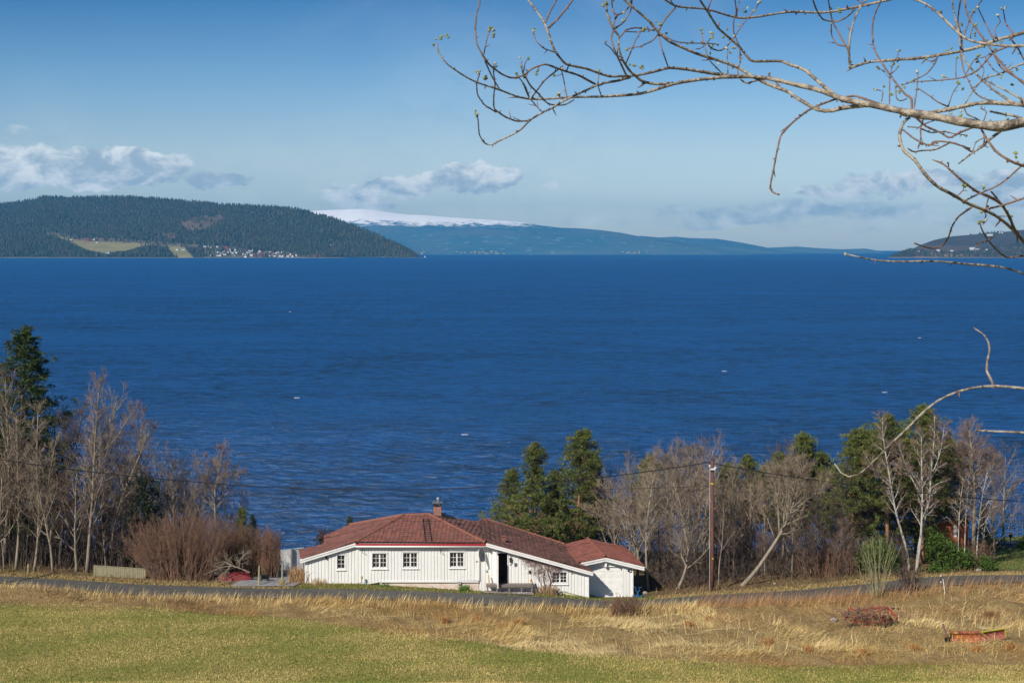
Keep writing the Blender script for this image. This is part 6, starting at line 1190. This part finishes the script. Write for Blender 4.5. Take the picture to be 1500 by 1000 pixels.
# ---- rusty snow plough blade
M_rust = bpy.data.materials.new('rusty_paint'); M_rust.use_nodes = True; t = M_rust.node_tree; bq = t.nodes['Principled BSDF']; bq.inputs['Roughness'].default_value = .75; tcn = t.nodes.new('ShaderNodeTexCoord')
cc_ = gmix(gnoise(4.2, 7, .7, (1, 1, 1), .44, .54), (.66, .20, .028), (.14, .05, .035)); cc_ = gmix(gnoise(5, 6, .7, (1, 1, .5), .54, .58), cc_, (.78, .52, .03)); cc_ = gmix(gnoise(14, 3), cc_, (.30, .10, .07)); t.links.new(cc_, bq.inputs['Base Color'])
M_pinkr = mat('pink_red_paint', (.40, .12, .08), .7, (.20, .06, .05), 5, 6, .2, 15, mix=(.42, .58)); M_yg = mat('yellow_green_paint', (.42, .43, .03), .6, (.35, .30, .03), 6, 4)
Yp2 = 82.2; P2 = lambda px, row, dY=0: at(px, row, Yp2 + dY); o = thing('plough_blade', 'rusty yellow and red plough blade lying in the grass at lower right', 'plough', gpt(1428, Yp2))
b = MB(); A = [P2(1389.5, 923.5, .35), P2(1434, 922.5, .35), P2(1436, 925.5), P2(1389.5, 926)]; b.add([A[0], A[1], A[2], A[3], A[0] - (0, 0, .06), A[1] - (0, 0, .06), A[2] - (0, 0, .06), A[3] - (0, 0, .06)], BOXF); b.build('top_flange', M_rust, o)
def curved_plate(pts_top, pts_bot, m, nm, bul=.12):
    b = MB(); V_ = []; n = len(pts_top)
    for s_ in (0, .03):
        for k in range(7):
            for a_, c_2 in zip(pts_top, pts_bot): v = lerp(a_, c_2, k / 6) + (0, bul * math.sin(math.pi * k / 6) + s_, 0); V_.append(v)
    i = np.arange(6)[:, None] * n + np.arange(n - 1)[None, :]; f = np.stack([i, i + 1, i + n + 1, i + n], -1).reshape(-1, 4); b.add(V_, np.concatenate([f, f + 7 * n])); return b.build(nm, m, o, smooth=True)
curved_plate([P2(x, lerp(926, 925.5, (x - 1390) / 46)) for x in np.linspace(1389.5, 1436, 9)], [P2(x, 941 if x > 1395 else 940) for x in np.linspace(1389.5, 1436, 9)], M_rust, 'left_plate')
curved_plate([P2(x, np.interp(x, [1437, 1452, 1473.5], [925.5, 923, 920.3])) for x in np.linspace(1437, 1473.5, 8)], [P2(x, np.interp(x, [1437, 1475], [939, 935])) for x in np.linspace(1437, 1475, 8)], M_pinkr, 'right_plate')
b = MB(); b.beam(P2(1437, 925.2, -.02), P2(1473, 920.0, -.02), .05, .05); b.beam(P2(1471.8, 920.5, -.03), P2(1473.6, 933, -.03), .09, .05); b.beam(P2(1389.8, 925, -.03), P2(1391, 932, -.03), .09, .05); b.beam(P2(1438, 926, -.04), P2(1444, 932, -.04), .12, .05); b.build('edge_trim', M_yg, o)
b = MB(); b.beam(P2(1381, 913, -.05), P2(1388.5, 933, -.05), .12, .09); b.build('side_arm', mat('mauve_rust', (.26, .13, .13), .8, (.16, .08, .08), 6), o)
b = MB(); c = P2(1387.5, 936.5, -.1); b.tube([c + (0, -.06, 0), c + (0, .06, 0)], .15, 12); b.tube([c + (.04, -.1, -.15), c + (.04, .04, -.15)], .11, 10); b.build('wheel', M_blk, o)
# ---- red harrow buried in twigs
Yh = 86.5; Ph = lambda px, row, dY=0: at(px, row, Yh + dY); M_hr = mat('orange_red_paint', (.52, .07, .03), .6, (.24, .045, .03), 5, 5, .2, 12); o = thing('harrow', 'orange-red farm harrow overgrown with dry twigs in the right meadow', 'farm machine', gpt(1272, Yh))
b = MB()
for p, q, w_ in ((Ph(1299, 889), Ph(1314, 904), .16), (Ph(1314, 904, .1), Ph(1312, 909, .1), .12), (Ph(1245, 890), Ph(1255, 894.5), .12), (Ph(1255, 894, .3), Ph(1290, 888.5, .6), .12), (Ph(1275, 892, .2), Ph(1298, 888, .5), .10), (Ph(1300, 890, .6), Ph(1266, 902, -.2), .07), (Ph(1244, 891, .3), Ph(1237, 907, -.3), .09), (Ph(1256, 895), Ph(1250, 912, -.3), .08), (Ph(1270, 893), Ph(1275, 917, -.4), .07), (Ph(1288, 892), Ph(1293, 914, -.4), .07), (Ph(1251, 910, -.3), Ph(1300, 911, -.3), .08), (Ph(1300, 892), Ph(1305, 911), .08), (Ph(1262, 917, -.5), Ph(1285, 917, -.5), .07)): b.beam(p, q, w_, w_ * .8)
b.build('frame', M_hr, o)
for i, (px, row) in enumerate([(1241, 900), (1258, 893), (1268, 905), (1282, 903), (1296, 905), (1305, 908)]):
    b = MB(); c = Ph(px, row, .1 * (i % 3)); d = nrm([.8, .5, .1 * i - .2]); b.tube([c - d * .02, c + d * .02], .20 if i != 1 else .16, 14); b.build('disc', mat('disc_steel', (.09, .075, .07), .7) if i == 0 else bpy.data.materials['disc_steel'], o)
for i in range(9):
    b = MB(); p = Ph(1246 + i * 7, 898, -.1); b.tube([p, p + (.05, -.12, -.2), p + (.0, -.05, -.42), p + (-.06, -.12, -.5)], .018, 5); b.build('tine', M_rr if False else M_hr, o)
r = np.random.default_rng(95); B = MB(); hc = gpt(1270, Yh)
for i in range(430):
    px = 1270 + r.normal() * 22; row = 903 + r.normal() * 7; 
    if row < 888 - abs(px - 1270) * -.05: row = 890
    c = Ph(px, row, r.normal() * .35 - .25); d = np.array([r.normal() * .4, r.normal() * .15, r.normal() * .28 + .08]); B.tube([c, c + d * .6, c + d + r.normal(size=3) * .08], [.014, .012, .006], 3)
tag(B.build('twig_heap', mat('grey_brown_twigs', (.24, .14, .09), .9, (.16, .095, .065), 4), loc=hc), 'tangled heap of dry twigs grown through the red harrow', 'twigs', kind='stuff')
c = gpt(1311, 92.5); b = MB(); b.ball(c + (0, 0, .04), (.48, .12, .10), 10, 6); b.V[0] += np.random.default_rng(5).normal(size=b.V[0].shape) * .03; tag(b.build('charred_log', M_blk, loc=c), 'charred black log on the ground above the red harrow', 'log')
for sx, px in ((0, 1225), (1, 1205), (2, 1245)):
    pass

# ================================================================== goat willow over the camera's right shoulder
CA = (620, 0, 4.168); CB = (860, 0, 3.334); CC = (1160, 0, 4.412); CD = (1200, 180, 4.167); CE = (1200, 470, 4.0)
def cr_(c, *pts): return [(c[0] + x / c[2], c[1] + y / c[2]) for x, y in pts]
TR = (3000, 560)     # where the trunk stands, far outside the right edge
K = []
def ch_(*segs, r0=2.0, r1=1.0):
    p = [];
    for s_ in segs: p += s_
    K.append((p, r0, r1))
# main limb (from trunk to tip)
main = cr_(CA, (80,270),(85,330),(140,400),(215,435),(280,490),(370,520),(480,550),(580,600),(650,608),(780,605),(900,592),(1100,592)) + cr_(CB, (160,466),(260,463),(330,440),(400,415),(480,397),(620,380),(760,372),(900,382),(1040,422)) + cr_(CC, (40,550),(100,560),(200,590),(300,635),(400,660),(540,680),(640,705),(780,735),(900,750),(1050,780),(1200,805),(1330,825),(1420,810),(1500,785)) + [(1600, 168), (1800, 180), (2050, 260), TR]
main.reverse(); K.append((main, 21, 1.15)); MAINX = ([640, 700, 860, 1000, 1160, 1330, 1500, 1600, 2300], [.95, 1.2, 1.7, 2.3, 3.4, 5.2, 7.3, 9, 21])
ch_(cr_(CB, (700,372),(620,360),(480,338),(400,330),(330,350),(250,368),(180,372),(110,375)), cr_(CA, (1080,450),(1000,420),(870,395),(860,385),(800,310),(770,220),(740,140),(700,80),(640,0),(600,-40)), r0=3.0, r1=1.3)
ch_(cr_(CA, (740,150),(770,80),(815,0),(825,-40)), r0=1.5, r1=1.1); ch_(cr_(CA, (765,170),(820,120),(915,0),(940,-40)), r0=1.6, r1=1.1)
ch_(cr_(CA, (1050,515),(950,460),(850,430),(745,390),(660,420),(620,460),(540,480),(480,455),(400,395),(365,340),(325,270),(318,180),(325,70),(343,50),(345,0),(345,-30)), r0=1.7, r1=1.0)
ch_(cr_(CB, (210,378),(150,395),(60,410),(0,440)), cr_(CA, (920,585),(840,625),(780,665),(720,690),(650,735),(600,790),(540,825),(460,862),(410,890),(370,875),(340,820),(335,730),(325,690)), r0=2.2, r1=.9)
ch_(cr_(CA, (650,738),(570,742),(500,715),(430,665),(430,580),(440,520),(425,420),(432,400)), r0=1.5, r1=.8); ch_(cr_(CA, (445,685),(370,640),(330,580),(325,510),(345,450)), r0=1.2, r1=.8)
ch_(cr_(CA, (370,330),(390,230),(410,185)), r0=1.0, r1=.7); ch_(cr_(CA, (375,370),(420,470),(465,545)), r0=1.2, r1=1.0); ch_(cr_(CA, (650,605),(625,530),(590,480),(575,470)), r0=1.1, r1=.8)
ch_(cr_(CA, (660,600),(740,490),(850,405)), r0=1.2, r1=1.0); ch_(cr_(CA, (620,460),(650,520),(710,580),(760,635),(820,645),(870,640),(920,610)), r0=1.3, r1=1.0); ch_(cr_(CA, (720,680),(640,590),(610,510)), r0=1.0, r1=.8)
ch_(cr_(CA, (805,320),(740,300),(690,255),(672,200)), r0=1.0, r1=.7); ch_(cr_(CA, (875,585),(860,500),(845,430)), r0=1.0, r1=.8); ch_(cr_(CA, (1085,580),(1065,520),(1075,440)), r0=.9, r1=.7); ch_(cr_(CA, (610,460),(598,400),(600,375)), r0=.9, r1=.6); ch_(cr_(CA, (612,440),(620,390),(640,355)), r0=.9, r1=.6)
ch_(cr_(CC, (540,680),(480,680),(350,695),(240,720),(160,710),(100,675),(0,615)), cr_(CB, (1000,455),(960,440),(880,410),(800,370),(740,330),(640,295),(540,265),(470,235),(400,205),(350,160),(300,100),(240,50),(180,0),(150,-40)), r0=3.4, r1=1.8)
ch_(cr_(CB, (420,408),(340,412),(270,400),(210,350),(170,290),(150,220),(160,180),(125,140),(100,80),(90,0),(88,-40)), r0=2.6, r1=1.3)
ch_(cr_(CB, (125,140),(140,80),(180,60),(210,30),(215,0)), r0=1.3, r1=.9); ch_(cr_(CB, (140,80),(125,50),(120,0)), r0=1.1, r1=.9); ch_(cr_(CB, (130,145),(180,110),(215,50),(222,-20)), r0=1.3, r1=.9)
ch_(cr_(CB, (190,365),(140,260),(115,190),(130,145)), r0=1.5, r1=1.1); ch_(cr_(CB, (175,282),(140,270),(115,235),(85,212)), r0=1.1, r1=.7); ch_(cr_(CB, (330,150),(240,135),(190,145),(160,185)), r0=1.4, r1=1.1); ch_(cr_(CB, (190,155),(250,158),(275,150)), r0=1.0, r1=.7)
ch_(cr_(CB, (350,165),(320,200),(260,228),(195,238)), r0=1.2, r1=.8); ch_(cr_(CB, (190,310),(215,250),(240,190),(265,150)), r0=1.1, r1=.7); ch_(cr_(CB, (350,150),(380,95),(430,40)), r0=1.5, r1=1.2)
ch_([(1560,-60)], cr_(CC, (900,-80),(650,-5),(560,15),(450,40),(350,60),(250,80),(150,83),(0,75)), cr_(CB, (920,68),(840,82),(750,92),(680,75),(590,45),(500,38),(430,35),(395,10),(370,-10)), r0=3.2, r1=1.5); ch_(cr_(CB, (430,35),(412,10),(400,-20)), r0=1.1, r1=.8)
ch_(cr_(CC, (330,650),(270,610),(220,570),(150,510),(90,455),(0,420)), cr_(CB, (1010,325),(950,298),(870,300),(800,300),(750,235),(700,190),(640,140),(590,60),(550,0),(535,-30)), r0=3.4, r1=1.5)
ch_(cr_(CB, (395,325),(365,240),(350,170)), r0=1.1, r1=.9); ch_(cr_(CB, (360,165),(430,205),(500,212),(590,212),(640,218)), r0=1.2, r1=.8); ch_(cr_(CB, (590,212),(600,235),(650,252),(690,220),(720,180),(760,120),(820,50),(840,15)), r0=1.2, r1=.8)
ch_(cr_(CB, (840,390),(775,410),(740,380),(735,340),(750,300),(745,230),(715,160),(715,100),(730,60),(720,-20)), r0=1.5, r1=.9); ch_(cr_(CB, (590,50),(600,20),(612,-10)), r0=1.0, r1=.8); ch_(cr_(CB, (730,80),(735,40),(745,5)), r0=1.0, r1=.8)
ch_(cr_(CB, (660,360),(600,300),(580,250),(565,190),(555,150)), r0=1.0, r1=.7); ch_(cr_(CB, (688,360),(685,300),(685,240)), r0=.9, r1=.6); ch_(cr_(CB, (560,295),(585,295),(610,290)), r0=.8, r1=.5); ch_(cr_(CB, (530,240),(548,240),(575,225),(615,170)), r0=.8, r1=.6)
ch_(cr_(CC, (740,750),(700,730),(560,670),(410,618),(300,635),(200,670),(100,715),(0,795)), cr_(CB, (1000,600),(945,660),(925,750),(910,830),(895,900),(895,930),(905,942),(938,950)), r0=2.0, r1=1.3); ch_(cr_(CB, (940,420),(905,385),(885,365)), r0=1.2, r1=.9)
ch_([(1800, 60), (1640, 20)], cr_(CC, (1500,210),(1420,235),(1330,255),(1200,310),(1080,335),(930,360),(800,380),(680,385),(560,398),(480,400),(430,425),(375,440)), r0=4.4, r1=2.0)
ch_(cr_(CC, (375,440),(368,340),(375,230),(400,140),(440,50),(480,0),(500,-30)), r0=2.2, r1=1.3); ch_(cr_(CC, (365,325),(300,210),(260,140),(235,0),(232,-30)), r0=1.6, r1=1.1); ch_(cr_(CC, (345,300),(290,290),(255,230),(255,150)), r0=1.3, r1=.9)
ch_(cr_(CC, (135,0),(160,70),(200,130),(290,145),(360,110),(410,60)), r0=1.5, r1=1.1); ch_(cr_(CC, (450,20),(430,5),(410,-10)), r0=1.2, r1=.9)
ch_(cr_(CC, (775,720),(775,630),(740,620),(690,560),(630,480),(590,420),(540,340),(520,250),(520,160),(540,80),(580,0),(590,-30)), r0=1.9, r1=1.1)
ch_([(1600, 75)], cr_(CC, (1500,295),(1400,300),(1250,285),(1150,265),(1080,220),(1010,150),(930,70),(850,15),(780,-5)), r0=3.0, r1=1.7)
ch_([(1640, 200), (1560, 175)], cr_(CC, (1500,690),(1400,650),(1300,580),(1200,490),(1120,400),(1090,330),(1080,200),(1050,100),(1035,0)), r0=2.6, r1=1.2); ch_(cr_(CC, (1100,340),(1100,260),(1070,130),(1090,0)), r0=1.5, r1=1.1)
ch_([(1620, 150)], cr_(CC, (1500,540),(1400,460),(1320,370),(1260,280),(1200,200),(1130,100),(1110,0)), r0=2.0, r1=1.2); ch_(cr_(CC, (1300,250),(1250,150),(1210,70),(1200,40)), r0=1.3, r1=.8); ch_(cr_(CC, (1100,260),(1130,180),(1170,80),(1230,0)), r0=1.4, r1=.9); ch_(cr_(CC, (1440,230),(1380,150),(1365,60)), r0=1.3, r1=.8)
ch_(cr_(CC, (1150,265),(1160,200),(1180,160)), r0=1.0, r1=.6); ch_(cr_(CC, (1320,240),(1310,190),(1350,140),(1335,110)), r0=1.1, r1=.7)
ch_([(1700, 150), (1560, 150)], cr_(CC, (1500,680),(1400,670),(1300,665),(1200,665),(1100,690),(1000,710),(900,730),(770,745)), r0=4.0, r1=2.6)
ch_([(1560, 80)], cr_(CC, (1500,410),(1420,440),(1350,480),(1260,500),(1215,530),(1160,600),(1120,670)), r0=2.4, r1=1.1); ch_([(1560, 165)], cr_(CC, (1500,650),(1430,610),(1350,570),(1270,530)), r0=2.4, r1=1.2)
ch_(cr_(CC, (1400,300),(1300,340),(1200,460),(1100,505),(960,520),(780,530),(710,550)), r0=1.6, r1=.8); ch_(cr_(CC, (940,375),(920,420),(870,480),(780,525)), r0=1.4, r1=.8); ch_(cr_(CC, (790,700),(810,560),(815,470)), r0=1.1, r1=.7); ch_(cr_(CC, (1010,690),(940,660),(890,620),(820,575)), r0=1.3, r1=.8); ch_(cr_(CC, (1010,690),(1040,600),(1080,540)), r0=1.0, r1=.7)
ch_(cr_(CC, (630,670),(632,500),(650,420)), r0=1.0, r1=.7); ch_(cr_(CC, (580,655),(590,590),(540,580)), r0=.9, r1=.6); ch_(cr_(CC, (740,640),(700,655),(675,640),(670,560)), r0=1.0, r1=.6); ch_(cr_(CC, (935,378),(900,405),(865,380)), r0=1.0, r1=.6); ch_(cr_(CC, (630,480),(665,460),(690,430)), r0=.9, r1=.6); ch_(cr_(CC, (600,465),(575,450),(555,430)), r0=.9, r1=.6); ch_(cr_(CC, (655,400),(680,370),(690,340)), r0=.9, r1=.6)
ch_(cr_(CC, (1090,350),(1110,460),(1150,540),(1180,600),(1240,640),(1340,660)), r0=1.4, r1=1.0); ch_(cr_(CC, (1250,370),(1300,450),(1350,480)), r0=1.0, r1=.8); ch_(cr_(CC, (1300,340),(1350,440),(1450,500),(1500,545),(1560,600)), r0=1.6, r1=1.2); ch_(cr_(CC, (1420,260),(1460,310),(1500,385),(1550,500)), r0=1.4, r1=1.2)
ch_(cr_(CC, (1110,505),(1180,380),(1250,370),(1310,330)), r0=1.0, r1=.7); ch_(cr_(CC, (1060,500),(1060,430),(1065,370)), r0=.9, r1=.6); ch_(cr_(CC, (1220,530),(1245,450),(1195,380)), r0=1.0, r1=.6); ch_(cr_(CC, (1500,770),(1420,745),(1350,735),(1280,720)), r0=2.2, r1=1.6)
ch_(cr_(CC, (760,760),(720,785),(690,880),(705,930)), cr_(CD, (510,170),(580,220),(650,320),(720,390),(820,440),(900,490),(980,520),(1070,560),(1150,620),(1250,720)), [(1520, 380), (1600, 450)], r0=2.2, r1=2.4)
ch_(cr_(CC, (800,760),(870,820),(970,860),(1015,895),(1100,850),(1180,820)), r0=1.6, r1=1.4); ch_(cr_(CC, (720,840),(780,890),(850,930),(900,940),(950,910),(1050,925),(1160,965)), cr_(CD, (870,140),(935,180)), r0=1.2, r1=1.2); ch_(cr_(CC, (830,830),(900,860),(980,850)), r0=1.2, r1=.9); ch_(cr_(CC, (700,760),(700,730)), r0=1, r1=.7)
ch_(cr_(CC, (750,820),(820,825),(860,800),(930,775)), r0=1.0, r1=.8); ch_(cr_(CC, (850,770),(830,830),(835,900),(815,960)), r0=1.2, r1=1.0); ch_(cr_(CC, (980,850),(1050,865),(1130,875)), r0=1.1, r1=.6); ch_(cr_(CC, (1110,690),(1130,740),(1200,770),(1240,800)), r0=1.2, r1=.9); ch_(cr_(CC, (1240,780),(1260,720),(1220,700)), r0=1.0, r1=.8)
ch_(cr_(CC, (1345,850),(1280,900),(1200,970)), cr_(CD, (1030,120),(940,180),(850,250)), r0=2.2, r1=1.0); ch_(cr_(CC, (1220,830),(1260,900),(1310,971)), cr_(CD, (1110,200),(1180,240),(1250,265)), [(1540, 250)], r0=1.5, r1=2.0); ch_(cr_(CC, (1235,850),(1245,900),(1240,930)), r0=1.2, r1=1.0)
ch_(cr_(CD, (540,155),(575,180),(620,170),(710,165),(800,120)), r0=1.0, r1=1.2); ch_(cr_(CD, (870,140),(800,120),(710,110),(670,140)), r0=1.2, r1=.9); ch_(cr_(CD, (935,180),(945,150),(958,115)), r0=.8, r1=.5)
ch_(cr_(CD, (690,225),(760,250),(790,280),(880,360),(960,420),(1040,450),(1110,490),(1160,570),(1190,650),(1250,730)), [(1520, 375)], r0=.9, r1=2.6); ch_(cr_(CD, (790,280),(788,240)), r0=1.2, r1=.7); ch_(cr_(CD, (880,480),(980,430),(1080,390),(1150,340),(1220,275)), [(1520, 225)], r0=1.1, r1=1.2)
ch_([(1560, 270)], cr_(CD, (1250,460),(1160,490),(1060,520),(1000,525)), r0=2.0, r1=1.4); ch_(cr_(CD, (930,515),(850,570),(810,630),(790,700),(750,755),(690,768),(620,750),(580,733)), r0=1.5, r1=1.1)
ch_(cr_(CD, (975,600),(1000,670),(1050,740),(1110,800),(1150,825),(1250,810)), [(1540, 370)], r0=.9, r1=1.6); ch_(cr_(CD, (1000,620),(1020,560),(1000,530)), r0=.9, r1=.9); ch_(cr_(CD, (960,735),(1020,725),(1065,690)), r0=1.0, r1=1.2); ch_(cr_(CD, (1050,420),(1110,490)), r0=1.3, r1=1.3); ch_(cr_(CD, (850,440),(880,410),(885,375)), r0=.8, r1=.6); ch_(cr_(CD, (1040,440),(1020,500),(1040,520)), r0=.8, r1=.7); ch_(cr_(CD, (1090,570),(1130,570),(1170,570)), r0=.8, r1=.7)
ch_([TR, (1900, 560), (1640, 480)], cr_(CD, (1250,910),(1150,875),(1080,870),(980,868),(900,865),(830,860),(760,845),(710,828),(620,845),(500,852),(330,842),(250,825),(165,800)), r0=9, r1=.9)
ch_([TR, (1950, 640), (1680, 600)], cr_(CE, (1200,392),(1120,385),(1020,378),(940,380),(860,395),(760,430),(690,460),(640,500),(590,550),(540,610),(460,680),(370,770),(300,840),(250,900),(190,942),(140,935),(105,890),(90,835)), r0=9.5, r1=1.1)
ch_(cr_(CE, (1020,372),(1005,340),(980,290),(985,230),(1000,170),(990,115),(960,75),(905,40)), r0=2.3, r1=1.1); ch_([(1950, 640), (1700, 650)], cr_(CE, (1200,652),(1080,648),(1000,645),(915,640)), r0=6, r1=1.3)
tx = (TR[0] - 750) / F * 6.3; tree_base = np.array([tx, 6.3, float(ground(tx, 6.3)) - .2])
wil = thing('willow_tree', 'budding bare goat willow close to the viewer, branches crossing the sky from the right', 'tree', tree_base)
b = MB(); b.tube([tree_base, tree_base + (.05, .1, 1.5), tree_base + (.15, .1, 3.2), tree_base + (-.05, .2, 5.2), tree_base + (-.4, .3, 7.2)], [.20, .16, .13, .09, .05], 12); b.build('trunk', M_bark, wil, smooth=True)
depth = lambda x, y: 6.2 + .35 * math.sin(x / 170 + y / 90) + .25 * math.sin(y / 60 - x / 240)
r = np.random.default_rng(501); B = MB(); tips = []
M_wil = mat('willow_bark', (.42, .355, .27), .8, (.15, .115, .085), 22, 6, .5, 60, mix=(.44, .6)); M_wtw = mat('willow_twig_bark', (.27, .155, .105), .75, (.16, .10, .07), 16, 5, .3, 70)
for ki, (p, r0, r1) in enumerate(K):
    p = np.array(p, float); n = max(len(p) * 5, 8); s_ = np.concatenate([[0], np.cumsum(np.linalg.norm(np.diff(p, axis=0), axis=1))]); t_ = np.linspace(0, s_[-1], n); Q = np.stack([np.interp(t_, s_, p[:, k]) for k in range(2)], -1)
    if len(p) > 2: Q[1:-1] = (Q[:-2] + 2 * Q[1:-1] + Q[2:]) / 4; Q[1:-1] = (Q[:-2] + 2 * Q[1:-1] + Q[2:]) / 4
    L = s_[-1]; ku = r.normal() * .12; W_ = np.array([at(x, y, depth(x, y) + ku * math.sin(math.pi * i / (n - 1))) for i, (x, y) in enumerate(Q)])
    rad_px = r0 + (r1 - r0) * (t_ / L) ** .6 if ki else np.interp(Q[:, 0], *MAINX); rad = rad_px * 6.2 / F * (1 + .10 * np.sin(t_ * .6 + ki) * (r.uniform(size=n) < .7)) * r.uniform(.93, 1.08, n)
    B.tube(W_, rad, 8 if r0 > 3 else 6, 0 if r0 > 2.1 or rad_px.max() > 4 else 1)
    # buds and side spurs
    nb_ = int(L / 17)
    for j in range(nb_):
        i = r.integers(1, n - 1); 
        if rad_px[i] > 3.2 or Q[i][0] > 1510: continue
        d = W_[min(i + 1, n - 1)] - W_[i - 1]; d = nrm(d); q = perp_dir(d, R(r.uniform(30, 75)), r.uniform(0, 6.28)); l = r.uniform(.008, .02) * (1 if r.uniform() < .8 else 2.4)
        B.tube([W_[i], W_[i] + q * l * .6, W_[i] + q * l], [rad[i] * .7, rad[i] * .6, rad[i] * .2], 5, 1)
    if r1 <= .9: tips.append((W_[-1], nrm(W_[-1] - W_[-2]), Q[-1]))
tw_o = B.build('crown', [M_wil, M_wtw], wil, smooth=True)
CT = MB(); extra = [at(x, y, depth(x, y)) for x, y in cr_(CA, (65,265),(85,245),(120,240),(140,225),(410,165),(420,185),(425,215),(440,210),(670,180),(345,445),(365,480),(375,470),(330,690),(335,700),(590,410),(620,470),(625,490),(690,455),(700,440),(575,470),(805,460),(845,565),(825,580),(1125,25),(1110,40)) + cr_(CB, (90,35),(180,70),(190,100),(345,105),(350,120),(395,160),(520,203),(560,150),(605,180),(560,210),(610,225),(600,270),(665,185),(685,155),(720,182),(745,130),(775,60),(785,40),(820,50),(835,20),(720,240),(710,255),(215,325),(230,328),(270,330),(275,325),(648,312)) + cr_(CC, (255,75),(300,80),(310,70),(965,85),(1010,325),(1055,185),(1090,155),(1190,60),(1190,225),(1370,50),(1015,325),(690,430),(570,440),(605,560),(695,600),(640,612),(980,500),(1080,545),(1095,580),(1200,370),(1190,390),(1450,460),(1355,270),(1250,310),(1425,545),(1280,780),(1385,770),(1080,745),(1035,735),(840,925)) + cr_(CD, (1200,190),(1205,210),(1205,240),(1010,400),(1015,390),(885,385),(980,600),(1015,590),(1170,250))]
CD_ = [(e, nrm(r.normal(size=3) + (0, 0, .6))) for e in extra] + [(p, d) for p, d, q in tips if q[0] < 1520]
tn_ = []
for c, d in CD_:
    for j in range(r.integers(1, 3)):
        d2 = nrm(d + r.normal(size=3) * .5); c2 = c + r.normal(size=3) * .004; l = r.uniform(.010, .018); P = [c2 + d2 * l * s for s in (-.1, .15, .5, .85, 1.05)]; g_c = np.array([.34, .36, .12]) if r.uniform() < .6 else (np.array([.60, .60, .50]) if r.uniform() < .6 else np.array([.20, .20, .07]))
        CT.tube(P, np.array([.35, .85, 1, .75, .15]) * r.uniform(.0042, .0062), 7, c=g_c * r.uniform(.8, 1.2))
ct = CT.build('catkins', mat('catkin_fluff', (1, 1, 1), .9, (.8, .8, .75), 90, 3, attr=True, bump=.5, bscale=400), wil, smooth=True, colors=True); ct['kind'] = 'stuff'
